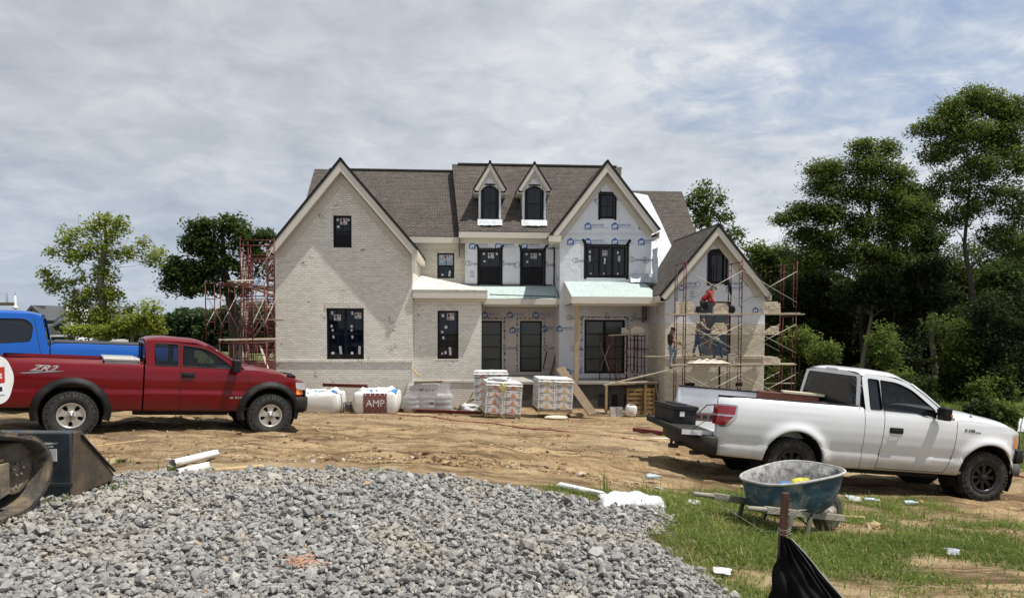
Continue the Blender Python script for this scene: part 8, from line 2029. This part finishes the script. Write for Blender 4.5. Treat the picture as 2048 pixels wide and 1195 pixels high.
# right-hand woodland: individually placed front trees
RW = [
 ('tallest tree at the right edge with a forked dark trunk and high crown', (1962, 860), 34, [(1960, 780), (1956, 700), (1950, 640), (1944, 590), (1936, 540), (1930, 490), (1934, 430), (1946, 340)], [(1950, 195, 26, 22, 26), (1905, 225, 30, 20, 24), (1985, 215, 30, 26, 28), (2030, 225, 26, 26, 24), (1865, 255, 26, 14, 14), (1930, 265, 50, 28, 50), (2010, 275, 40, 34, 46), (1880, 300, 34, 24, 26), (1960, 330, 60, 30, 44), (2040, 330, 24, 40, 24), (1900, 370, 40, 24, 22), (1840, 260, 10, 6, 3), (1985, 390, 50, 24, 26), (1930, 420, 40, 16, 14), (2030, 420, 26, 30, 16), (1890, 440, 34, 16, 14), (2000, 470, 40, 26, 20), (2045, 500, 26, 40, 16)], .20, 'wood', .068, .44, 88),
 ('broad green tree with twin rounded tops in the middle of the wood', (1735, 860), 38, [(1733, 760), (1728, 680), (1722, 600), (1730, 520), (1735, 440), (1738, 360)], [(1725, 292, 16, 16, 14), (1775, 300, 18, 16, 14), (1735, 335, 40, 24, 36), (1790, 350, 28, 24, 22), (1660, 340, 30, 18, 24), (1625, 335, 8, 10, 4), (1650, 375, 36, 24, 30), (1710, 385, 40, 24, 26), (1775, 400, 44, 30, 40), (1610, 420, 34, 14, 18), (1575, 438, 26, 9, 14), (1660, 425, 40, 26, 38), (1725, 450, 46, 26, 34), (1800, 455, 40, 30, 36), (1640, 475, 44, 24, 36), (1840, 420, 30, 24, 20), (1700, 510, 60, 26, 44), (1790, 520, 50, 30, 40), (1600, 470, 16, 14, 8), (1620, 520, 36, 20, 20)], .24, 'wood', .075, .5, 88),
 ('slimmer leafy tree between the broad one and the tallest one', (1840, 850), 42, [(1838, 760), (1835, 650), (1832, 560), (1828, 470), (1822, 410)], [(1818, 380, 26, 18, 18), (1845, 400, 26, 18, 18), (1820, 440, 36, 28, 30), (1860, 480, 34, 30, 28), (1830, 530, 44, 36, 36), (1870, 560, 34, 30, 24)], .24, 'oak', .11, .55, 60),
 ('pale trunked tree standing straight behind the white cab', (1866, 830), 36, [(1866, 740), (1864, 660), (1862, 600), (1860, 540)], [(1855, 540, 40, 30, 26), (1880, 590, 40, 24, 18), (1840, 600, 36, 24, 18)], .17, 'deep', .10, .55, 60),
 ('leaning slender tree left of the pale trunked one', (1718, 840), 36, [(1722, 760), (1732, 700), (1738, 640), (1748, 580), (1758, 540)], [(1750, 560, 44, 26, 26), (1700, 590, 40, 30, 28), (1770, 600, 36, 30, 20)], .13, 'deep', .10, .55, 60),
 ('second slender tree with a bare grey lower trunk', (1775, 840), 37, [(1776, 760), (1782, 690), (1788, 620), (1790, 560)], [(1790, 570, 40, 30, 26), (1815, 620, 36, 30, 22), (1750, 640, 30, 26, 14)], .13, 'deep', .10, .55, 60),
 ('small yellowish green tree at the left edge of the wood, beside the scaffold', (1530, 760), 44, [(1528, 680), (1526, 600), (1524, 540)], [(1520, 505, 20, 16, 14), (1540, 525, 26, 20, 20), (1515, 545, 18, 18, 12), (1565, 510, 20, 18, 14), (1560, 560, 28, 22, 20), (1590, 540, 24, 22, 16)], .16, 'wood', .11, .5, 50),
 ('dark tree filling the gap behind the right end of the scaffold', (1585, 800), 40, [(1586, 720), (1588, 640), (1590, 580)], [(1590, 590, 44, 36, 40), (1560, 640, 36, 30, 28), (1620, 640, 44, 40, 40), (1590, 690, 50, 30, 30)], .2, 'deep', .10, .55, 66),
 ('dark tree behind the rear window of the white cab', (1660, 820), 41, [(1658, 740), (1655, 660), (1652, 600)], [(1650, 570, 50, 34, 40), (1660, 620, 56, 40, 50), (1690, 670, 50, 36, 36), (1640, 690, 40, 30, 26)], .22, 'deep', .10, .55, 66),
 ('dark tree at the right edge under the tallest crown', (2010, 850), 38, [(2012, 760), (2014, 680), (2016, 600)], [(2010, 560, 44, 36, 40), (2040, 620, 36, 40, 36), (1990, 640, 44, 36, 34), (2030, 700, 40, 36, 28)], .24, 'oak', .11, .55, 62),
 ('dark tree in the hollow between pale trunk and tallest tree', (1920, 850), 43, [(1920, 760), (1922, 680), (1925, 600)], [(1920, 570, 44, 34, 36), (1930, 640, 50, 40, 44), (1900, 700, 44, 36, 30), (1950, 720, 36, 30, 20)], .22, 'deep', .11, .6, 66)]
GW = 'trees of the wood on the right'
for i, (lb, base, Y, trk, bl, r0, lf, ls, cr, nl) in enumerate(RW):
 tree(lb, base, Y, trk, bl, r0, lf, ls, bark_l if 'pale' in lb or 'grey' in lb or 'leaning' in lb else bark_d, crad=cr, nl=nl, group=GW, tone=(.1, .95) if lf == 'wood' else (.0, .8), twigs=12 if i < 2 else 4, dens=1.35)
# further trees making the depth of the wood
for k in range(13):
 px = 1540 + k * 44 + random.uniform(-12, 12); Y = random.uniform(47, 60);
 top = 560 + random.uniform(-45, 35) if px < 1980 else 520
 tree('tall shaded tree deep inside the wood', (px, 740), Y, [(px + 2, 700), (px, 640), (px - 3, top + 30)], [(px, top + 20, 44, 34, 26), (px + random.uniform(-20, 20), top + 80, 56, 44, 40), (px, top + 150, 60, 50, 40), (px, top + 215, 56, 36, 22)], .2, 'deep', .14, bark_d, crad=.75, nl=52, group='shaded trees deep inside the wood')
# leafy trees clothed to the ground in front of the wood
for k, (px, tp, Y) in enumerate([(1575, 560, 43), (1625, 500, 41), (1680, 520, 42), (1735, 480, 43), (1790, 510, 41), (1850, 470, 44), (1905, 510, 42), (1985, 500, 43), (2035, 470, 41), (1950, 560, 45), (1985, 610, 32), (2040, 590, 33), (1925, 660, 32.5), (1895, 640, 37)]):
 bl = []; y = tp
 while y < 800: bl.append((px + random.uniform(-22, 22), y, 30 + random.uniform(0, 22) + (y - tp) * .05, 28, 20)); y += 34
 tree('leafy tree clothed almost to the ground, at the front of the wood', (px, 820), Y, [(px, 740), (px + 4, 660), (px, tp + 40)], bl, .13, 'wood' if k % 3 == 0 else 'deep', .08, bark_d, crad=.5, nl=60, group='leafy trees clothed to the ground at the front of the wood', tone=(.0, .62))
# undergrowth along the edge
UB = [(1770, 690, 30, 48, 'bright', 'bright green sapling catching the sun behind the white cab roof', 36), (1795, 760, 34, 30, 'bright', 'sunlit green bush low behind the white cab', 30), (1600, 680, 36, 26, 'bright', 'bright green bush between the scaffold and the white cab', 34), (1650, 705, 30, 22, 'wood', 'mid green bush left of the white cab', 26), (1560, 745, 30, 26, 'wood', 'low bush at the foot of the scaffold tower', 20),
 (2005, 770, 30, 44, 'bright', 'leafy sapling above the white pickup nose', 30), (2035, 800, 24, 34, 'bright', 'green bush at the right edge beside the white pickup nose', 20), (1965, 780, 30, 30, 'wood', 'bush over the white pickup bonnet', 26), (1900, 770, 40, 36, 'deep', 'dark bush behind the windscreen of the white pickup', 30), (1840, 780, 36, 34, 'deep', 'dark bush behind the open side window of the white pickup', 30), (1700, 760, 50, 30, 'deep', 'dark bush behind the white cab', 30), (1610, 770, 50, 30, 'deep', 'dark bush right of the scaffold foot', 28)]
UB += [(2000, 822, 26, 16, 'wood', 'low weedy bush just behind the white pickup nose', 22), (2042, 835, 18, 16, 'bright', 'weedy clump at the right edge under the saplings', 16), (1960, 815, 26, 14, 'deep', 'dark low bush right behind the white pickup bonnet', 20)]
for px, py, rx, ry, lf, lb, n in UB:
 Y = 24 if py > 812 else 31 + random.uniform(-1, 3) if px > 1560 else 34
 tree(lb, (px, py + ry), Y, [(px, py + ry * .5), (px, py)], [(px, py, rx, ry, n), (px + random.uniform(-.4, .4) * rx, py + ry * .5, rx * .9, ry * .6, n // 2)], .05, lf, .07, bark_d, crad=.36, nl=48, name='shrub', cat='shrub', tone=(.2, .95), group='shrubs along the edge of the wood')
# the dense far side of the wood reads as one mass
def woods(label, x0, x1, Y0, Y1, n, top, leaf, size, rad, nl, toneR=(.0, .6)):
 C = []
 for _ in range(n):
  Y = random.uniform(Y0, Y1); px = random.uniform(x0, x1); tp = top(px) ; g = at(px, 645, Y); zt = at(px, tp, Y).z; zb = gz(g.x, Y)
  C.append((g.x, Y, random.uniform(zb, zt) if random.random() < .7 else zt - abs(random.gauss(0, .6))))
 V, Fc, t = leafcloud(C, rad, nl, size, .8, RNG.uniform(toneR[0], toneR[1], len(C)))
 np_mesh('woodland', V, Fc, LF[leaf], tone=t, kind='stuff', label=label, cat='woodland')
woods('dark dense woodland behind the separate trees on the right', 1500, 2230, 60, 72, 3000, lambda px: 575 + 14 * math.sin(px * .03) + 9 * math.sin(px * .09), 'deep', .17, .95, 70)
woods('dark undergrowth and thickets at the foot of the wood on the right', 1545, 2200, 44, 50, 3300, lambda px: 620 + 22 * math.sin(px * .021) + 12 * math.sin(px * .07), 'deep', .115, .7, 70, (.0, .75))
woods('distant wooded ridge seen between the red pickup and the house', 300, 700, 120, 150, 1500, lambda px: sw(px, [(300, 655), (330, 642), (380, 628), (430, 632), (480, 618), (560, 622), (700, 630)]) + 3 * math.sin(px * .2), 'far', .40, 1.7, 60, (.1, .9))
woods('far low tree line to the left behind the neighbouring houses', -300, 330, 190, 230, 900, lambda px: 655 + 4 * math.sin(px * .06), 'far', .6, 2.6, 50, (.1, .7))
woods('low trees far behind the right side of the house', 1290, 1560, 75, 90, 500, lambda px: 600, 'deep', .2, 1.1, 60)
# ------------------------------------------------------------------ neighbouring houses, van, pole
def rectw(name, px0, py0, px1, py1, Y, mat, parent, th=.1, uv=False):
 a = at(px0, py1, Y) - parent.location; b = at(px1, py0, Y) - parent.location; mb = MB(); mb.box(a.x, b.x, a.y - th, a.y, a.z, b.z); return mb.build(name, mat, parent)
whitew = mt('white_painted_brick', (.62, .61, .58), .8, var=.08, vs=1); slate = mt('slate_grey_shingles', (.075, .078, .085), .9, var=.25, vs=.8); cream = mt('pale_beige_wall', (.44, .43, .39), .8, var=.06, vs=1)
def neighbour():
 Y = 92; c = at(105, 690, Y); T = empty('neighbouring_house', (c.x, Y, gz(c.x, Y)), 0, 'pale house with dark grey gabled roofs far behind the blue pickup', 'house'); O = T.location
 P = lambda px, py, dy=0: at(px, py, Y) - O + Vector((0, dy, 0))
 mb = MB(); a = [P(58, 624), P(66, 611), P(120, 662), P(124, 700), P(40, 700), P(40, 650)]; mb.add(a, [tuple(range(6))]);
 b = [p + Vector((0, 12, 0)) for p in a]; mb.add(b, [tuple(range(6))]); mb.add([a[3], b[3], b[2], a[2]], [(0, 1, 2, 3)]); mb.build('wall', cream, T)
 mb = MB(); mb.slab([P(66, 610, -.4), P(124, 661, -.4), P(136, 661, 10), P(136, 611, 10)], .3); mb.slab([P(66, 610, -.4), P(54, 624, -.4), P(60, 630, 9), P(80, 612, 9)], .3); r = mb.build('roof', slate, T)
 mb = MB(); mb.slab([P(82, 610, 1), P(136, 613, 1), P(137, 640, -3), P(110, 640, -3)], .3); mb.build('roof', slate, T)
 mb = MB(); mb.prism([[(P(133, 640).x, P(133, 640).z), (P(137, 611).x, P(137, 611).z), (P(149, 650).x, P(149, 650).z), (P(149, 700).x, P(149, 700).z), (P(133, 700).x, P(133, 700).z)]], lambda x, z, d: (x, d, z), -.6, 4); mb.build('wall', whitew, T)
 mb = MB(); mb.slab([P(112, 642, -2), P(141, 640, -2), P(136, 660, -5), P(122, 663, -5)], .25); mb.build('roof', slate, T)
 for px0, py0, px1, py1 in ((138, 628, 140, 638), (127, 671, 135, 682)):
  w = rectw('window', px0, py0, px1, py1, Y - .8, M['frame'], T)
 mb = MB(); a, b = P(98, 675, -.5), P(123, 683, -.5); mb.box(a.x, b.x, -.55, -.45, b.z - 1.2, a.z); d = mb.build('garage_door', mt('garage_brown', (.12, .11, .10), .7), T)
 mb = MB(); n = 6
 for k in range(n): x = lerp(a.x, b.x, (k + .12) / n); mb.box(x, x + (b.x - a.x) / n * .75, -.6, -.56, a.z - .42, a.z - .08)
 mb.build('garage_panes', M['glass'], d)
 mb = MB(); pts = [P(110 + 14 * math.cos(t), 612 - 5 * math.sin(t), 3) for t in np.linspace(.1, 3, 10)]; mb.tube(pts, .03, 4); mb.build('roof_cable', M['darkgrey'], T)
neighbour()
def small_house(px0, px1, pyr, pye, pyb, Y, label):
 c = at((px0 + px1) / 2, pyb, Y); T = empty('neighbouring_house', (c.x, Y, gz(c.x, Y)), 0, label, 'house'); O = T.location; P = lambda px, py, dy=0: at(px, py, Y) - O + Vector((0, dy, 0))
 mb = MB(); a, b = P(px0, pye), P(px1, pyb); mb.box(a.x, b.x, 0, 8, min(b.z, -1), a.z); mb.build('wall', whitew, T)
 mb = MB(); mb.slab([P(px0 - 1, pye, -.5), P(px1 + 1, pye, -.5), P(px1 - 2, pyr, 5), P(px0 + 2, pyr, 5)], .3); mb.build('roof', slate, T)
 rectw('window', lerp(px0, px1, .4), lerp(pye, pyb, .25), lerp(px0, px1, .6), lerp(pye, pyb, .7), Y - .2, M['frame'], T)
small_house(154, 172, 628, 645, 690, 112, 'white house with a steep grey roof half hidden behind the yellow green tree'); small_house(192, 206, 660, 680, 692, 120, 'low white house with a grey roof just left of the red cab, far away')
# small white van
g = at(140, 684, 86); T = empty('parked_van', (g.x, 86, g.z - .9), 0, 'tiny white van parked in front of the far pale house', 'van')
mb = MB(); mb.prism([rpoly([(-2.2, .4), (2.2, .4), (2.2, 1.0), (1.6, 1.15), (1.2, 1.7), (-2.0, 1.7), (-2.2, 1.3)], .1)], lambda x, z, d: (x, d, z), -.9, .9); mb.build('body', mt('van_white', (.7, .7, .7), .4), T, bevel=.05)
mb = MB(); mb.box(-1.6, 1.1, -.93, -.89, 1.12, 1.55); mb.build('window_band', M['frame'], T)
for x in (-1.4, 1.4): mb = MB(); mb.cyl((x, -.95, .33), (x, .95, .33), .33, n=16); mb.build('wheel', M['black'], T)
# plant rising over the blue cab: white mast with a boom
g = at(31, 612, 60); T = empty('lifting_mast', (g.x, 60, g.z), 0, 'small white mast and brown boom showing above the blue pickup roof', 'machine')
mb = MB(); mb.cyl((0, 0, -1.2), (0, 0, .85), .10, .06, n=10); mb.cyl((0, 0, -.2), (0, 0, .05), .28, .10, n=12); mb.build('mast', M['whiteplastic'], T); mb = MB(); mb.box(-1.6, -.1, -.12, .12, .05, .3); mb.cyl((-.75, 0, .3), (-.75, 0, 1.1), .02, n=5); mb.cyl((-.62, 0, .3), (-.62, 0, 1.1), .02, n=5); mb.cyl((-.02, 0, .3), (-.02, 0, 1.1), .03, n=5); mb.build('boom', M['dplank'], T)
# ------------------------------------------------------------------ sky and sun
SUND = Vector((1.32, -.36, 3.12)).normalized()
sd = bpy.data.lights.new('sun', 'SUN'); sd.energy = 5.6; sd.angle = R(.53); sd.color = (1., .95, .87)
so = bpy.data.objects.new('sun', sd); COL.objects.link(so); so.rotation_euler = SUND.to_track_quat('Z', 'Y').to_euler()
world = bpy.data.worlds.new('World'); SC.world = world; world.use_nodes = True
wn = world.node_tree; N = wn.nodes; L = wn.links; N.clear()
out = N.new('ShaderNodeOutputWorld'); bg = N.new('ShaderNodeBackground'); L.new(bg.outputs[0], out.inputs[0])
sky = N.new('ShaderNodeTexSky'); sky.sky_type = 'NISHITA'; sky.sun_disc = False
sky.sun_elevation = math.asin(SUND.z); sky.sun_rotation = math.atan2(SUND.x, SUND.y); sky.air_density = 1.; sky.dust_density = 1.; sky.ozone_density = 1.5
bg.inputs[1].default_value = .10
tc = N.new('ShaderNodeTexCoord'); G = tc.outputs['Generated']
sx = N.new('ShaderNodeSeparateXYZ'); L.new(G, sx.inputs[0])
zz = mathn(N, L, 'ADD', mathn(N, L, 'MAXIMUM', sx.outputs[2], 0.), .26)
cb = N.new('ShaderNodeCombineXYZ'); L.new(mathn(N, L, 'DIVIDE', sx.outputs[0], zz), cb.inputs[0]); L.new(mathn(N, L, 'DIVIDE', sx.outputs[1], zz), cb.inputs[1])
mp = N.new('ShaderNodeMapping'); mp.inputs['Rotation'].default_value = (0, 0, -.35); mp.inputs['Scale'].default_value = (1.25, 1.4, 1); L.new(cb.outputs[0], mp.inputs[0]); P = mp.outputs[0]
c1 = noise(N, L, P, .8, 8, .55, .3)       # broad cover
c2 = noise(N, L, P, 5.2, 8, .62, .35)         # altocumulus ripples
c3 = noise(N, L, P, 1.5, 6, .55, .4)
# more open sky towards the upper right, solid deck over the left and centre
az = mathn(N, L, 'DIVIDE', sx.outputs[0], mathn(N, L, 'MAXIMUM', sx.outputs[1], .05))
open_ = maprange(N, L, az, .05, .5, 0., 1.)
hi = maprange(N, L, sx.outputs[2], .07, .25, 0., 1.)
cov = mathn(N, L, 'ADD', mathn(N, L, 'MULTIPLY', c1, .45), mathn(N, L, 'MULTIPLY', c2, .55))
thr = mathn(N, L, 'ADD', .14, mathn(N, L, 'MULTIPLY', mathn(N, L, 'MULTIPLY', open_, hi), .25))
cl = mathn(N, L, 'MULTIPLY', mathn(N, L, 'SUBTRACT', cov, thr), 4.2, True)
# thin clouds low on the left
low = maprange(N, L, sx.outputs[2], -.02, .22, .52, 1.); left = maprange(N, L, az, -.7, .1, 0., 1.)
cl = mathn(N, L, 'MULTIPLY', cl, mathn(N, L, 'MAXIMUM', low, left))
shade = ramp(N, [(.32, (4.8, 5.25, 5.9)), (.5, (6.4, 6.8, 7.25)), (.68, (8.5, 8.65, 8.8))])
L.new(mathn(N, L, 'ADD', mathn(N, L, 'MULTIPLY', c3, .5), mathn(N, L, 'MULTIPLY', c2, .5)), shade.inputs[0])
deck = mixc(N, L, 1., shade.outputs[0], (.72, .72, .74), 'MULTIPLY')
dk2 = mixc(N, L, maprange(N, L, sx.outputs[2], .0, .45, 0., 1.), mixc(N, L, maprange(N, L, az, -.6, .5, 0., 1.), (.86, .88, .92), (1.12, 1.12, 1.12)), mixc(N, L, maprange(N, L, az, -.6, .5, 0., 1.), (.76, .77, .79), (1.02, 1.03, 1.05)))
cloud = mixc(N, L, 1., shade.outputs[0], dk2, 'MULTIPLY')
blue_ = mixc(N, L, .72, sky.outputs[0], (4.2, 5.2, 7.2))
L.new(mixc(N, L, cl, blue_, cloud), bg.inputs[0])
SC.view_settings.view_transform = 'Standard'; SC.view_settings.look = 'None'; SC.view_settings.exposure = 0; SC.view_settings.gamma = 1
SC.render.engine = 'CYCLES'; SC.cycles.max_bounces = 6; SC.cycles.transparent_max_bounces = 12; SC.cycles.use_denoising = True
